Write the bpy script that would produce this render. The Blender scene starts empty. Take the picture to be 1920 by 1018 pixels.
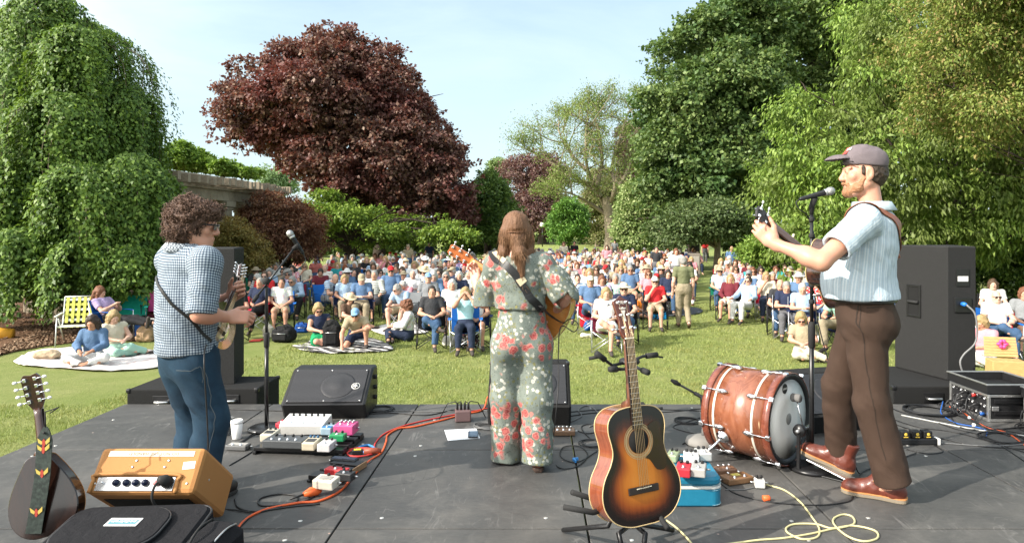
import bpy, bmesh, math, random
import numpy as np
from mathutils import Vector, Matrix, Euler
R = math.radians
random.seed(7)
RNG = np.random.default_rng(11)
SC = bpy.context.scene
COL = SC.collection
# -- camera, sky, sun, exposure
F = 1296.0                       # focal length in photo pixels (photo is 1920 wide)
CX, CY, EYE = 1005.0, 433.0, 1.45
cam_d = bpy.data.cameras.new('camera')
cam_d.sensor_width = 36.0
cam_d.lens = F / 1920 * 36.0
cam_d.shift_x = (960 - CX) / 1920
cam_d.shift_y = -(509 - CY) / 1920
cam_d.clip_start, cam_d.clip_end = 0.05, 3000
cam = bpy.data.objects.new('camera', cam_d)
cam.location = (0, 0, EYE)
cam.rotation_euler = (R(90), 0, 0)
COL.objects.link(cam)
SC.camera = cam
SUN_EL, SUN_AZ = R(33), math.atan2(-0.87, -0.47)
sun_dir = Vector((math.sin(SUN_AZ) * math.cos(SUN_EL), math.cos(SUN_AZ) * math.cos(SUN_EL), math.sin(SUN_EL)))
W = bpy.data.worlds.new('World')
SC.world = W
W.use_nodes = True
wn, wl = W.node_tree.nodes, W.node_tree.links
wn.clear()
sky = wn.new('ShaderNodeTexSky')
sky.sky_type = 'NISHITA'
sky.sun_disc = False
sky.sun_elevation = SUN_EL
sky.sun_rotation = SUN_AZ
sky.altitude = 50
sky.air_density = 1.0
sky.dust_density = 1.6
sky.ozone_density = 1.0
tc = wn.new('ShaderNodeTexCoord')
mp = wn.new('ShaderNodeMapping')
mp.inputs['Scale'].default_value = (1.0, 1.3, 4.5)
mp.inputs['Rotation'].default_value = (0.12, 0.1, 0.4)
nz = wn.new('ShaderNodeTexNoise')
nz.inputs['Scale'].default_value = 2.2
nz.inputs['Detail'].default_value = 7
nz.inputs['Roughness'].default_value = 0.58
nz.inputs['Distortion'].default_value = 0.5
rp = wn.new('ShaderNodeMapRange')
rp.inputs['From Min'].default_value = 0.36
rp.inputs['From Max'].default_value = 0.70
rp.inputs['To Min'].default_value = 0.48
rp.inputs['To Max'].default_value = 0.92
sep = wn.new('ShaderNodeSeparateXYZ')
hz = wn.new('ShaderNodeMapRange')           # thin high cloud closes in towards the horizon
hz.inputs['From Min'].default_value = 0.0
hz.inputs['From Max'].default_value = 0.42
hz.inputs['To Min'].default_value = 0.85
hz.inputs['To Max'].default_value = 0.0
mx = wn.new('ShaderNodeMath'); mx.operation = 'MAXIMUM'
mix = wn.new('ShaderNodeMix'); mix.data_type = 'RGBA'
bg = wn.new('ShaderNodeBackground')
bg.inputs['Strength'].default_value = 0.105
out = wn.new('ShaderNodeOutputWorld')
wl.new(tc.outputs['Generated'], mp.inputs['Vector'])
wl.new(mp.outputs['Vector'], nz.inputs['Vector'])
wl.new(nz.outputs['Fac'], rp.inputs['Value'])
wl.new(tc.outputs['Generated'], sep.inputs[0])
wl.new(sep.outputs['Z'], hz.inputs['Value'])
wl.new(rp.outputs[0], mx.inputs[0]); wl.new(hz.outputs[0], mx.inputs[1])
wl.new(mx.outputs[0], mix.inputs['Factor'])
wl.new(sky.outputs[0], mix.inputs[6])
dp = wn.new('ShaderNodeVectorMath'); dp.operation = 'DOT_PRODUCT'     # cloud brightened towards the off-frame sun, added as fill to open shadows
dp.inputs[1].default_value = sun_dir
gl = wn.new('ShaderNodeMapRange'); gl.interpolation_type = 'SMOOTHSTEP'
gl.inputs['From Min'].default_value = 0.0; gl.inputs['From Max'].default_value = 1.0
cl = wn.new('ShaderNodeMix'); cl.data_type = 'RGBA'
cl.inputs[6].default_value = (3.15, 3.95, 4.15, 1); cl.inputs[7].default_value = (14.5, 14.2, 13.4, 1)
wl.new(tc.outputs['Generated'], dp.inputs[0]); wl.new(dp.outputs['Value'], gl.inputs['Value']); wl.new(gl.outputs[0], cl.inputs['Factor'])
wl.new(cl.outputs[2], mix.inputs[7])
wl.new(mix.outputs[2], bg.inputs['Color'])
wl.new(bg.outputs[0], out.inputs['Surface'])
sl = bpy.data.lights.new('sun', 'SUN')
sl.energy = 3.2
sl.angle = R(0.6)
sl.color = (1.0, 0.93, 0.82)
sun = bpy.data.objects.new('sun', sl)
sun.rotation_euler = sun_dir.to_track_quat('Z', 'Y').to_euler()
sun.location = sun_dir * 60
COL.objects.link(sun)
SC.view_settings.view_transform = 'Standard'
SC.view_settings.look = 'None'
SC.view_settings.exposure = 1.35
SC.view_settings.gamma = 1.0
SC.render.engine = 'CYCLES'
SC.cycles.max_bounces = 5
SC.cycles.diffuse_bounces = 4
SC.cycles.glossy_bounces = 2
SC.cycles.transmission_bounces = 3
SC.cycles.transparent_max_bounces = 6
SC.cycles.caustics_reflective = False
SC.cycles.caustics_refractive = False
# -- placing by the photograph's geometry
LAWN = -0.95                     # the lawn lies below the stage deck (z = 0)
def P(x, y, d):                  # real point seen at photo pixel x, y at distance d
 return Vector(((x - CX) / F * d, d, EYE - (y - CY) / F * d))
def G(x, y, z=0.0):              # real point seen at photo pixel x, y lying on level z
 return P(x, y, F * (EYE - z) / (y - CY))
# -- materials
def hexc(r, g, b):               # sRGB 0..255 -> linear
 f = lambda c: c / 12.92 if c <= 0.04045 else ((c + 0.055) / 1.055) ** 2.4
 return (f(r / 255), f(g / 255), f(b / 255))
MATS = {}
class NT:
 def __init__(s, name):
  s.m = bpy.data.materials.new(name); s.m.use_nodes = True
  s.n, s.l = s.m.node_tree.nodes, s.m.node_tree.links
  s.b = s.n['Principled BSDF']; s.o = s.n['Material Output']
 def new(s, t, **kw):
  n = s.n.new(t)
  for k, v in kw.items():
   if k.startswith('i_'): n.inputs[k[2:].replace('_', ' ')].default_value = v
   else: setattr(n, k, v)
  return n
 def link(s, a, b): s.l.new(a, b)
 def coord(s, scale=(1, 1, 1), which='Object', rot=(0, 0, 0)):
  t = s.new('ShaderNodeTexCoord'); m = s.new('ShaderNodeMapping')
  m.inputs['Scale'].default_value = scale; m.inputs['Rotation'].default_value = rot
  s.link(t.outputs[which], m.inputs['Vector']); return m.outputs['Vector']
 def noise(s, scale, detail=4, rough=0.55, vec=None, dist=0.0):
  n = s.new('ShaderNodeTexNoise', i_Scale=scale, i_Detail=detail, i_Roughness=rough, i_Distortion=dist)
  s.link(vec if vec is not None else s.coord(), n.inputs['Vector']); return n.outputs['Fac']
 def ramp(s, fac, stops, interp='LINEAR'):
  r = s.new('ShaderNodeValToRGB'); e = r.color_ramp; e.interpolation = interp
  while len(e.elements) < len(stops): e.elements.new(0.5)
  for el, (p, c) in zip(e.elements, stops):
   el.position = p; el.color = (*c, 1) if len(c) == 3 else c
  s.link(fac, r.inputs['Fac']); return r.outputs['Color']
 def mix(s, fac, a, b, mode='MIX'):
  m = s.new('ShaderNodeMix', data_type='RGBA', blend_type=mode)
  for sock, v in ((m.inputs['Factor'], fac), (m.inputs[6], a), (m.inputs[7], b)):
   if hasattr(v, 'is_linked'): s.link(v, sock)
   elif isinstance(v, (int, float)): sock.default_value = v
   else: sock.default_value = (*v, 1)
  return m.outputs[2]
 def math(s, op, a, b=0.0):
  m = s.new('ShaderNodeMath', operation=op)
  for sock, v in ((m.inputs[0], a), (m.inputs[1], b)):
   if hasattr(v, 'is_linked'): s.link(v, sock)
   else: sock.default_value = v
  return m.outputs[0]
 def base(s, c):
  i = s.b.inputs['Base Color']
  if hasattr(c, 'is_linked'): s.link(c, i)
  else: i.default_value = (*c, 1)
 def bump(s, h, strength=0.3, dist=0.01):
  b = s.new('ShaderNodeBump', i_Strength=strength, i_Distance=dist)
  s.link(h, b.inputs['Height']); s.link(b.outputs[0], s.b.inputs['Normal'])
 def set(s, rough=0.6, metal=0.0, spec=0.5, coat=0.0, sheen=0.0):
  s.b.inputs['Roughness'].default_value = rough; s.b.inputs['Metallic'].default_value = metal
  s.b.inputs['Specular IOR Level'].default_value = spec; s.b.inputs['Coat Weight'].default_value = coat
  s.b.inputs['Coat Roughness'].default_value = 0.08; s.b.inputs['Sheen Weight'].default_value = sheen
  return s
def mat(name, c, rough=0.6, metal=0.0, spec=0.4, vary=0.15, scale=18.0, bump=0.0, bscale=120.0, coat=0.0, sheen=0.0):
 """plain surface with a little real unevenness in colour, gloss and height"""
 if name in MATS: return MATS[name]
 t = NT(name).set(rough, metal, spec, coat, sheen)
 v = t.noise(scale, 5, 0.6)
 t.base(t.mix(v, tuple(x * (1 - vary) for x in c), tuple(min(1, x * (1 + vary)) for x in c)))
 t.link(t.math('MULTIPLY_ADD', v, 0.25) if False else t.math('ADD', t.math('MULTIPLY', v, 0.24), max(0.02, rough - 0.12)), t.b.inputs['Roughness'])
 if bump: t.bump(t.noise(bscale, 3, 0.6), bump, 0.004)
 MATS[name] = t.m
 return t.m
def fabric(name, c, vary=0.12, weave=700.0, wr=0.25):
 if name in MATS: return MATS[name]
 t = NT(name).set(0.85, 0, 0.2)
 v = t.noise(14, 5, 0.6)
 t.base(t.mix(v, tuple(x * (1 - vary) for x in c), tuple(min(1, x * (1 + vary)) for x in c)))
 h = t.math('ADD', t.math('MULTIPLY', t.noise(weave, 2), 0.15), t.noise(22, 4, 0.55, t.coord((1, 1, 0.55)), 0.6))
 t.bump(h, wr, 0.02)
 MATS[name] = t.m
 return t.m
def leafmat(name, cols, trans=0.35, rough=0.5, patch=None):
 """leaf colour differs leaf by leaf; light passes through the blade"""
 if name in MATS: return MATS[name]
 if trans > .2 and name != 'grass_blade': cols = [tuple(x * 1.36 for x in c) for c in cols]
 t = NT(name).set(rough, 0, 0.3)
 g = t.new('ShaderNodeNewGeometry')
 n = len(cols)
 c = t.ramp(g.outputs['Random Per Island'], [(i / max(1, n - 1), k) for i, k in enumerate(cols)])
 if patch:
  c = t.mix(t.ramp(t.noise(patch[1], 3, 0.6), [(0.45, (0, 0, 0)), (0.62, (1, 1, 1))]), c, t.mix(0.75, c, patch[0]))
 t.base(c)
 tr = t.new('ShaderNodeBsdfTranslucent')
 t.link(t.mix(0.35, c, (0.20, 0.30, 0.02) if cols[0][1] > cols[0][0] else (0.35, 0.05, 0.02)), tr.inputs['Color'])
 ms = t.new('ShaderNodeMixShader'); ms.inputs[0].default_value = trans
 t.link(t.b.outputs[0], ms.inputs[1]); t.link(tr.outputs[0], ms.inputs[2])
 t.link(ms.outputs[0], t.o.inputs['Surface'])
 MATS[name] = t.m
 return t.m
# -- objects
def tag(o, label=None, cat=None, group=None, kind=None):
 if label: o['label'] = label
 if cat: o['category'] = cat
 if group: o['group'] = group
 if kind: o['kind'] = kind
 return o
def thing(name, label, cat, loc=(0, 0, 0), rz=0.0, group=None):
 o = bpy.data.objects.new(name, None); COL.objects.link(o)
 o.empty_display_size = 0.1
 o.location = loc; o.rotation_euler = (0, 0, rz)
 return tag(o, label, cat, group)
def link_mesh(name, me, m=None, parent=None, loc=None, rot=None):
 o = bpy.data.objects.new(name, me); COL.objects.link(o)
 if m is not None:
  for k in (m if isinstance(m, (list, tuple)) else [m]): me.materials.append(k)
 if parent is not None: o.parent = parent
 if loc is not None: o.location = loc
 if rot is not None: o.rotation_euler = rot
 return o
def mesh_np(name, V, Fq, smooth=False, nper=4):
 """numpy verts (n,3), faces (m,nper) -> mesh"""
 me = bpy.data.meshes.new(name)
 V = np.asarray(V, np.float32); Fq = np.asarray(Fq, np.int32)
 me.vertices.add(len(V)); me.vertices.foreach_set('co', V.ravel())
 me.loops.add(Fq.size); me.loops.foreach_set('vertex_index', Fq.ravel())
 me.polygons.add(len(Fq)); me.polygons.foreach_set('loop_start', np.arange(0, Fq.size, nper, dtype=np.int32))
 if smooth: me.polygons.foreach_set('use_smooth', np.ones(len(Fq), bool))
 me.update(calc_edges=True)
 return me
def copy_tree(o, parent=None):
 c = o.copy(); COL.objects.link(c); c.parent = parent
 for ch in o.children: copy_tree(ch, c)
 return c
def frame_of(d):
 d = Vector(d).normalized()
 a = Vector((0, 0, 1)) if abs(d.z) < 0.95 else Vector((1, 0, 0))
 u = d.cross(a).normalized(); return u, d.cross(u).normalized()
class MB:
 """collects simple solids into one mesh"""
 def __init__(s): s.v, s.f, s.s, s.mi, s.cur = [], [], [], [], 0
 def add(s, vs, fs, smooth=False):
  k = len(s.v); s.v += [tuple(v) for v in vs]
  s.f += [tuple(i + k for i in f) for f in fs]; s.s += [smooth] * len(fs); s.mi += [s.cur] * len(fs)
  return s
 def box(s, c, size, rot=None, ch=0.0):
  """box with chamfered edges"""
  hx, hy, hz = [v / 2 for v in size]; ch = min(ch, 0.45 * min(size))
  bm = bmesh.new(); bmesh.ops.create_cube(bm, size=1)
  for v in bm.verts: v.co = Vector((v.co.x * size[0], v.co.y * size[1], v.co.z * size[2]))
  if ch > 0: bmesh.ops.bevel(bm, geom=bm.edges[:], offset=ch, segments=2, affect='EDGES', profile=0.5)
  M = rot if isinstance(rot, Matrix) else (Euler(rot).to_matrix() if rot else Matrix.Identity(3))
  bm.verts.index_update()
  s.add([M @ v.co + Vector(c) for v in bm.verts], [[v.index for v in f.verts] for f in bm.faces], False)
  bm.free(); return s
 def tube(s, pts, r, n=8, cap=True, closed=False, flat=None, smooth=True):
  """round tube along a polyline, r a number or one per point"""
  pts = [Vector(p) for p in pts]; m = len(pts)
  rs = r if isinstance(r, (list, tuple)) else [r] * m
  vs, u = [], None
  for i, p in enumerate(pts):
   t = (pts[(i + 1) % m] - pts[i - 1]) if closed else (pts[min(i + 1, m - 1)] - pts[max(i - 1, 0)])
   if t.length < 1e-9: t = Vector((0, 0, 1))
   t.normalize()
   if u is None: u, w = frame_of(t)
   else:
    u = (u - t * u.dot(t))
    u = u.normalized() if u.length > 1e-6 else frame_of(t)[0]
    w = t.cross(u)
   for k in range(n):
    a = 2 * math.pi * k / n
    vs.append(p + u * (math.cos(a) * rs[i]) + w * (math.sin(a) * rs[i] * (flat or 1)))
  fs = []
  for i in range(m if closed else m - 1):
   j = (i + 1) % m
   for k in range(n):
    l = (k + 1) % n
    fs.append((i * n + k, i * n + l, j * n + l, j * n + k))
  if cap and not closed: fs += [tuple(range(n - 1, -1, -1)), tuple((m - 1) * n + k for k in range(n))]
  return s.add(vs, fs, smooth)
 def cyl(s, a, b, r, r2=None, n=16): return s.tube([a, b], [r, r if r2 is None else r2], n)
 def lathe(s, prof, c=(0, 0, 0), axis=(0, 0, 1), n=24, smooth=True, ring=False):
  """profile of (radius, height) turned round axis"""
  w = Vector(axis).normalized(); u, v = frame_of(w); c = Vector(c); vs = []
  for r, h in prof:
   for k in range(n):
    a = 2 * math.pi * k / n
    vs.append(c + w * h + (u * math.cos(a) + v * math.sin(a)) * max(r, 1e-5))
  fs = []; np_ = len(prof)
  for i in range(np_ if ring else np_ - 1):
   j = (i + 1) % np_
   for k in range(n):
    l = (k + 1) % n
    fs.append((i * n + k, i * n + l, j * n + l, j * n + k))
  if not ring: fs += [tuple(range(n - 1, -1, -1)), tuple((np_ - 1) * n + k for k in range(n))]
  return s.add(vs, fs, smooth)
 def prism(s, poly, a, b, M=None, ch=0.0):
  """flat outline poly (x,y) swept from z=a to z=b, placed by 4x4 M"""
  M = M or Matrix.Identity(4); n = len(poly)
  if ch > 0:
   cx = sum(p[0] for p in poly) / n; cy = sum(p[1] for p in poly) / n
   inn = []
   for x, y in poly:
    L = math.hypot(x - cx, y - cy) or 1
    inn.append((x - (x - cx) / L * ch, y - (y - cy) / L * ch))
   rings = [(inn, a), (poly, a + ch), (poly, b - ch), (inn, b)]
  else: rings = [(poly, a), (poly, b)]
  vs = [M @ Vector((x, y, z)) for pl, z in rings for x, y in pl]
  fs = []
  for i in range(len(rings) - 1):
   for k in range(n):
    l = (k + 1) % n
    fs.append((i * n + k, i * n + l, (i + 1) * n + l, (i + 1) * n + k))
  fs += [tuple(range(n - 1, -1, -1)), tuple((len(rings) - 1) * n + k for k in range(n))]
  return s.add(vs, fs, False)
 def ell(s, c, r, n=12, rot=None):
  c = Vector(c); r = (r, r, r) if isinstance(r, (int, float)) else r
  M = Euler(rot).to_matrix() if rot else Matrix.Identity(3)
  vs, fs, m = [], [], max(4, n // 2)
  for i in range(m + 1):
   t = math.pi * i / m
   for k in range(n):
    a = 2 * math.pi * k / n
    vs.append(c + M @ Vector((r[0] * math.sin(t) * math.cos(a), r[1] * math.sin(t) * math.sin(a), r[2] * math.cos(t))))
  for i in range(m):
   for k in range(n):
    l = (k + 1) % n
    fs.append((i * n + k, (i + 1) * n + k, (i + 1) * n + l, i * n + l))
  return s.add(vs, fs, True)
 def build(s, name, m=None, parent=None, loc=None, rot=None):
  me = bpy.data.meshes.new(name)
  me.from_pydata([tuple(v) for v in s.v], [], s.f); me.update()
  me.polygons.foreach_set('use_smooth', s.s)
  if any(s.mi): me.polygons.foreach_set('material_index', s.mi)
  return link_mesh(name, me, m, parent, loc, rot)
def smooth_path(pts, n=6):
 """Catmull-Rom through the points"""
 p = [Vector(q) for q in pts]; p = [p[0] * 2 - p[1]] + p + [p[-1] * 2 - p[-2]]; o = []
 for i in range(1, len(p) - 2):
  a, b, c, d = p[i - 1:i + 3]
  for k in range(n):
   t = k / n
   o.append(0.5 * ((2 * b) + (c - a) * t + (2 * a - 5 * b + 4 * c - d) * t * t + (3 * b - a - 3 * c + d) * t ** 3))
 o.append(p[-2]); return o
def text_mesh(name, s, size, m, parent=None, M=None, depth=0.0006, shear=0.0, align='CENTER', spacing=1.0):
 cu = bpy.data.curves.new(name, 'FONT')
 cu.body = s; cu.size = size; cu.extrude = depth; cu.align_x = align; cu.align_y = 'CENTER'; cu.shear = shear; cu.resolution_u = 3
 cu.space_character = spacing
 tmp = bpy.data.objects.new(name, cu); COL.objects.link(tmp)
 me = bpy.data.meshes.new_from_object(tmp.evaluated_get(bpy.context.evaluated_depsgraph_get()))
 bpy.data.objects.remove(tmp); bpy.data.curves.remove(cu)
 o = link_mesh(name, me, m, parent)
 if M is not None: o.matrix_local = M
 return o
# -- value noise and sculpting (signed distance fields -> surface nets)
def vnoise(p, seed=0):
 p = np.asarray(p, np.float32); i = np.floor(p).astype(np.int64); f = p - i; f = f * f * (3 - 2 * f)
 def h(a, b, c):
  n = (a * 374761393 + b * 668265263 + c * 2147483647 + seed * 974634) & 0x7fffffff
  n = ((n ^ (n >> 13)) * 1274126177) & 0x7fffffff
  return ((n ^ (n >> 16)) & 0xffff) / 32767.5 - 1
 o = 0
 for a in (0, 1):
  for b in (0, 1):
   for c in (0, 1):
    w = (f[:, 0] if a else 1 - f[:, 0]) * (f[:, 1] if b else 1 - f[:, 1]) * (f[:, 2] if c else 1 - f[:, 2])
    o = o + w * h(i[:, 0] + a, i[:, 1] + b, i[:, 2] + c)
 return o
class Sdf:
 def __init__(s, lo, hi, h):
  s.lo = np.array(lo, np.float32); s.h = h
  s.n = np.ceil((np.array(hi) - s.lo) / h).astype(int) + 1
  s.v = np.full(s.n, 0.3, np.float32)
 def _blk(s, lo, hi):
  a = np.maximum(0, np.floor((np.asarray(lo) - s.lo) / s.h).astype(int))
  b = np.minimum(s.n, np.ceil((np.asarray(hi) - s.lo) / s.h).astype(int) + 2)
  if (b <= a).any(): return None, None
  g = [(s.lo[k] + s.h * np.arange(a[k], b[k])).astype(np.float32) for k in range(3)]
  return (slice(a[0], b[0]), slice(a[1], b[1]), slice(a[2], b[2])), (g[0][:, None, None], g[1][None, :, None], g[2][None, None, :])
 def _op(s, blk, d, k, op):
  c = s.v[blk]
  if op == 'u':
   if k > 0:
    q = np.maximum(k - np.abs(c - d), 0) / k; s.v[blk] = np.minimum(c, d) - q * q * k * 0.25
   else: s.v[blk] = np.minimum(c, d)
  elif op == 's':
   d = -d; q = np.maximum(k - np.abs(c - d), 0) / max(k, 1e-6); s.v[blk] = np.maximum(c, d) + q * q * k * 0.25
 def cone(s, a, b, ra, rb=None, k=0.02, op='u', n=None, f=1.0):
  """tapered limb a-b; n,f squash its section along direction n"""
  rb = ra if rb is None else rb
  a = np.array(a, np.float32); b = np.array(b, np.float32); m = max(ra, rb) + k + 2 * s.h
  blk, g = s._blk(np.minimum(a, b) - m, np.maximum(a, b) + m)
  if blk is None: return s
  px, py, pz = g[0] - a[0], g[1] - a[1], g[2] - a[2]
  if n is not None:
   n = np.array(n, np.float32); n /= np.linalg.norm(n); q = (px * n[0] + py * n[1] + pz * n[2]) * (1 / f - 1)
   px, py, pz = px + q * n[0], py + q * n[1], pz + q * n[2]
  e = b - a
  if n is not None: e = e + n * float(e @ n) * (1 / f - 1)
  t = np.clip((px * e[0] + py * e[1] + pz * e[2]) / max(float(e @ e), 1e-9), 0, 1)
  d = np.sqrt((px - t * e[0]) ** 2 + (py - t * e[1]) ** 2 + (pz - t * e[2]) ** 2) - (ra + (rb - ra) * t)
  if n is not None: d = d * min(1.0, f)
  s._op(blk, d, k, op); return s
 def ell(s, c, r, rot=None, k=0.02, op='u'):
  c = np.array(c, np.float32); r = np.array((r, r, r) if isinstance(r, (int, float)) else r, np.float32)
  m = r.max() + k + 2 * s.h; blk, g = s._blk(c - m, c + m)
  if blk is None: return s
  x, y, z = g[0] - c[0], g[1] - c[1], g[2] - c[2]
  if rot is not None:
   M = np.array(rot); x, y, z = (M[0][i] * x + M[1][i] * y + M[2][i] * z for i in range(3))
  k0 = np.sqrt((x / r[0]) ** 2 + (y / r[1]) ** 2 + (z / r[2]) ** 2)
  k1 = np.sqrt((x / r[0] ** 2) ** 2 + (y / r[1] ** 2) ** 2 + (z / r[2] ** 2) ** 2) + 1e-9
  s._op(blk, np.where(k0 < 1e-3, -r.min(), k0 * (k0 - 1) / k1), k, op); return s
 def box(s, c, hs, rot=None, rd=0.01, k=0.01, op='u'):
  c = np.array(c, np.float32); hs = np.array(hs, np.float32)
  m = np.linalg.norm(hs) + k + 2 * s.h; blk, g = s._blk(c - m, c + m)
  if blk is None: return s
  x, y, z = g[0] - c[0], g[1] - c[1], g[2] - c[2]
  if rot is not None:
   M = np.array(rot); x, y, z = (M[0][i] * x + M[1][i] * y + M[2][i] * z for i in range(3))
  qx, qy, qz = np.abs(x) - hs[0] + rd, np.abs(y) - hs[1] + rd, np.abs(z) - hs[2] + rd
  d = np.sqrt(np.maximum(qx, 0) ** 2 + np.maximum(qy, 0) ** 2 + np.maximum(qz, 0) ** 2) + np.minimum(np.maximum(qx, np.maximum(qy, qz)), 0) - rd
  s._op(blk, d, k, op); return s
 def cut(s, p, n):
  """remove everything on the side n points to"""
  p = np.array(p); n = np.array(n, np.float32); n = n / np.linalg.norm(n)
  g = [s.lo[k] + s.h * np.arange(s.n[k]) for k in range(3)]
  d = (g[0][:, None, None] - p[0]) * n[0] + (g[1][None, :, None] - p[1]) * n[1] + (g[2][None, None, :] - p[2]) * n[2]
  s.v = np.maximum(s.v, d.astype(np.float32)); return s
 def mesh(s, name, disp=None, m=None, parent=None, bones=None, loc=None, relax=1, keep=None):
  v = np.pad(s.v, 1, constant_values=0.3); lo = s.lo - s.h; b = v < 0
  act = np.zeros(tuple(k - 1 for k in v.shape), np.int8)
  for i in (0, 1):
   for j in (0, 1):
    for l in (0, 1): act += b[i:b.shape[0] - 1 + i, j:b.shape[1] - 1 + j, l:b.shape[2] - 1 + l]
  cells = np.argwhere((act > 0) & (act < 8)); del act
  idx = np.full(tuple(k - 1 for k in v.shape), -1, np.int32); idx[tuple(cells.T)] = np.arange(len(cells))
  acc = np.zeros((len(cells), 3), np.float32); cnt = np.zeros(len(cells), np.float32)
  for ax in range(3):
   o1, o2 = [k for k in range(3) if k != ax]
   for i in (0, 1):
    for j in (0, 1):
     p0 = cells.copy(); p0[:, o1] += i; p0[:, o2] += j; p1 = p0.copy(); p1[:, ax] += 1
     a, c = v[tuple(p0.T)], v[tuple(p1.T)]; x = (a < 0) != (c < 0)
     t = np.where(x, a / np.where(np.abs(a - c) < 1e-9, 1, a - c), 0)
     pt = p0.astype(np.float32); pt[:, ax] += t
     acc += pt * x[:, None]; cnt += x
  V = lo + s.h * acc / np.maximum(cnt, 1)[:, None]
  Fs = []
  for ax in range(3):
   o1, o2 = [(1, 2), (2, 0), (0, 1)][ax]
   sl0 = [slice(None)] * 3; sl1 = [slice(None)] * 3; sl0[ax] = slice(0, -1); sl1[ax] = slice(1, None)
   e = np.argwhere(b[tuple(sl0)] != b[tuple(sl1)])
   e = e[(e[:, o1] > 0) & (e[:, o2] > 0)]
   q = []
   for i, j in ((1, 1), (0, 1), (0, 0), (1, 0)):
    c = e.copy(); c[:, o1] -= i; c[:, o2] -= j; q.append(idx[tuple(c.T)])
   q = np.stack(q, 1); fl = b[tuple(e.T)]
   q = np.where(fl[:, None], q, q[:, ::-1]); Fs.append(q)
  Fq = np.concatenate(Fs); Fq = Fq[(Fq >= 0).all(1)]
  for _ in range(relax):
   a = np.zeros_like(V); n = np.zeros(len(V), np.float32)
   for i in range(4):
    j = (i + 1) % 4
    np.add.at(a, Fq[:, i], V[Fq[:, j]]); np.add.at(n, Fq[:, i], 1)
    np.add.at(a, Fq[:, j], V[Fq[:, i]]); np.add.at(n, Fq[:, j], 1)
   V = V * 0.5 + 0.5 * a / np.maximum(n, 1)[:, None]
  if disp is not None:
   fn = np.cross(V[Fq[:, 2]] - V[Fq[:, 0]], V[Fq[:, 3]] - V[Fq[:, 1]]); N = np.zeros_like(V)
   for i in range(4): np.add.at(N, Fq[:, i], fn)
   N /= np.linalg.norm(N, axis=1)[:, None] + 1e-9
   V = V + N * disp(V)[:, None]
  if keep is not None:
   kp = keep(V)[Fq].all(1); Fq = Fq[kp]
   used = np.unique(Fq); remap = np.full(len(V), -1); remap[used] = np.arange(len(used)); V = V[used]; Fq = remap[Fq]
  me = mesh_np(name, V, Fq, True)
  if bones:
   best = np.full(len(V), 9e9); uv = np.zeros((len(V), 3), np.float32)
   for ib, (a, c, ref, *rad0) in enumerate(bones):
    rad0 = rad0[0] if rad0 else 0.0; a = np.array(a, np.float32); c = np.array(c, np.float32); e = c - a; L = np.linalg.norm(e); e = e / L
    r = np.array(ref, np.float32); r = r - e * (r @ e); r /= np.linalg.norm(r); w = np.cross(e, r)
    q = V - a; t = q @ e; tt = np.clip(t, 0, L); dd = np.linalg.norm(q - tt[:, None] * e, axis=1) - rad0
    x, y = q @ r, q @ w; rad = np.hypot(x, y)
    g = dd < best; best[g] = dd[g]
    uv[g] = np.stack([np.arctan2(y, x) * np.median(rad[g]) if g.any() else x, t, np.full(len(V), ib)], 1)[g]
   at = me.attributes.new('puv', 'FLOAT_VECTOR', 'POINT'); at.data.foreach_set('vector', uv.astype(np.float32).ravel())
  return link_mesh(name, me, m, parent, loc)
# == the setting
# ---- lawn
def lawn_mat():
 t = NT('lawn').set(0.9, 0, 0.15)
 big = t.noise(0.35, 4, 0.6); mid = t.noise(2.6, 5, 0.65); fine = t.noise(45, 4, 0.7, t.coord((1, 0.6, 1)))
 c = t.ramp(fine, [(0.25, (0.16, 0.20, 0.053)), (0.5, (0.235, 0.28, 0.083)), (0.8, (0.34, 0.37, 0.135))])
 c = t.mix(t.ramp(mid, [(0.4, (0, 0, 0)), (0.7, (1, 1, 1))]), c, t.mix(0.45, c, (0.36, 0.36, 0.15)))
 c = t.mix(t.ramp(big, [(0.45, (0, 0, 0)), (0.62, (1, 1, 1))]), c, t.mix(0.35, c, (0.14, 0.21, 0.035)))
 t.base(c); t.bump(t.math('ADD', fine, t.noise(160, 2)), 0.9, 0.04)
 return t.m
xs = np.concatenate([np.linspace(-600, -60, 10), np.linspace(-50, 50, 81), np.linspace(60, 600, 10)])
ys = np.concatenate([np.linspace(-60, -4, 8), np.linspace(-2, 110, 91), np.linspace(120, 1500, 12)])
gx, gy = np.meshgrid(xs, ys, indexing='ij')
gz = LAWN + 0.03 * vnoise(np.stack([gx.ravel() * 0.15, gy.ravel() * 0.15, gx.ravel() * 0], 1), 3).reshape(gx.shape)
gz += np.where(gy > 55, (gy - 55) * 0.012, 0)
ii = np.arange(gx.size).reshape(gx.shape)
fq = np.stack([ii[:-1, :-1], ii[1:, :-1], ii[1:, 1:], ii[:-1, 1:]], -1).reshape(-1, 4)
def lawn_z(x, y):
 p = np.stack([np.asarray(x, float) * 0.15, np.asarray(y, float) * 0.15, np.zeros_like(np.asarray(x, float))], 1)
 y = np.asarray(y, float)
 return LAWN + 0.03 * vnoise(p, 3) + np.where(y > 55, (y - 55) * 0.012, 0)
tag(link_mesh('lawn_ground', mesh_np('lawn_ground', np.stack([gx, gy, gz], -1).reshape(-1, 3), fq, True), lawn_mat()), kind='structure')
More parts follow.
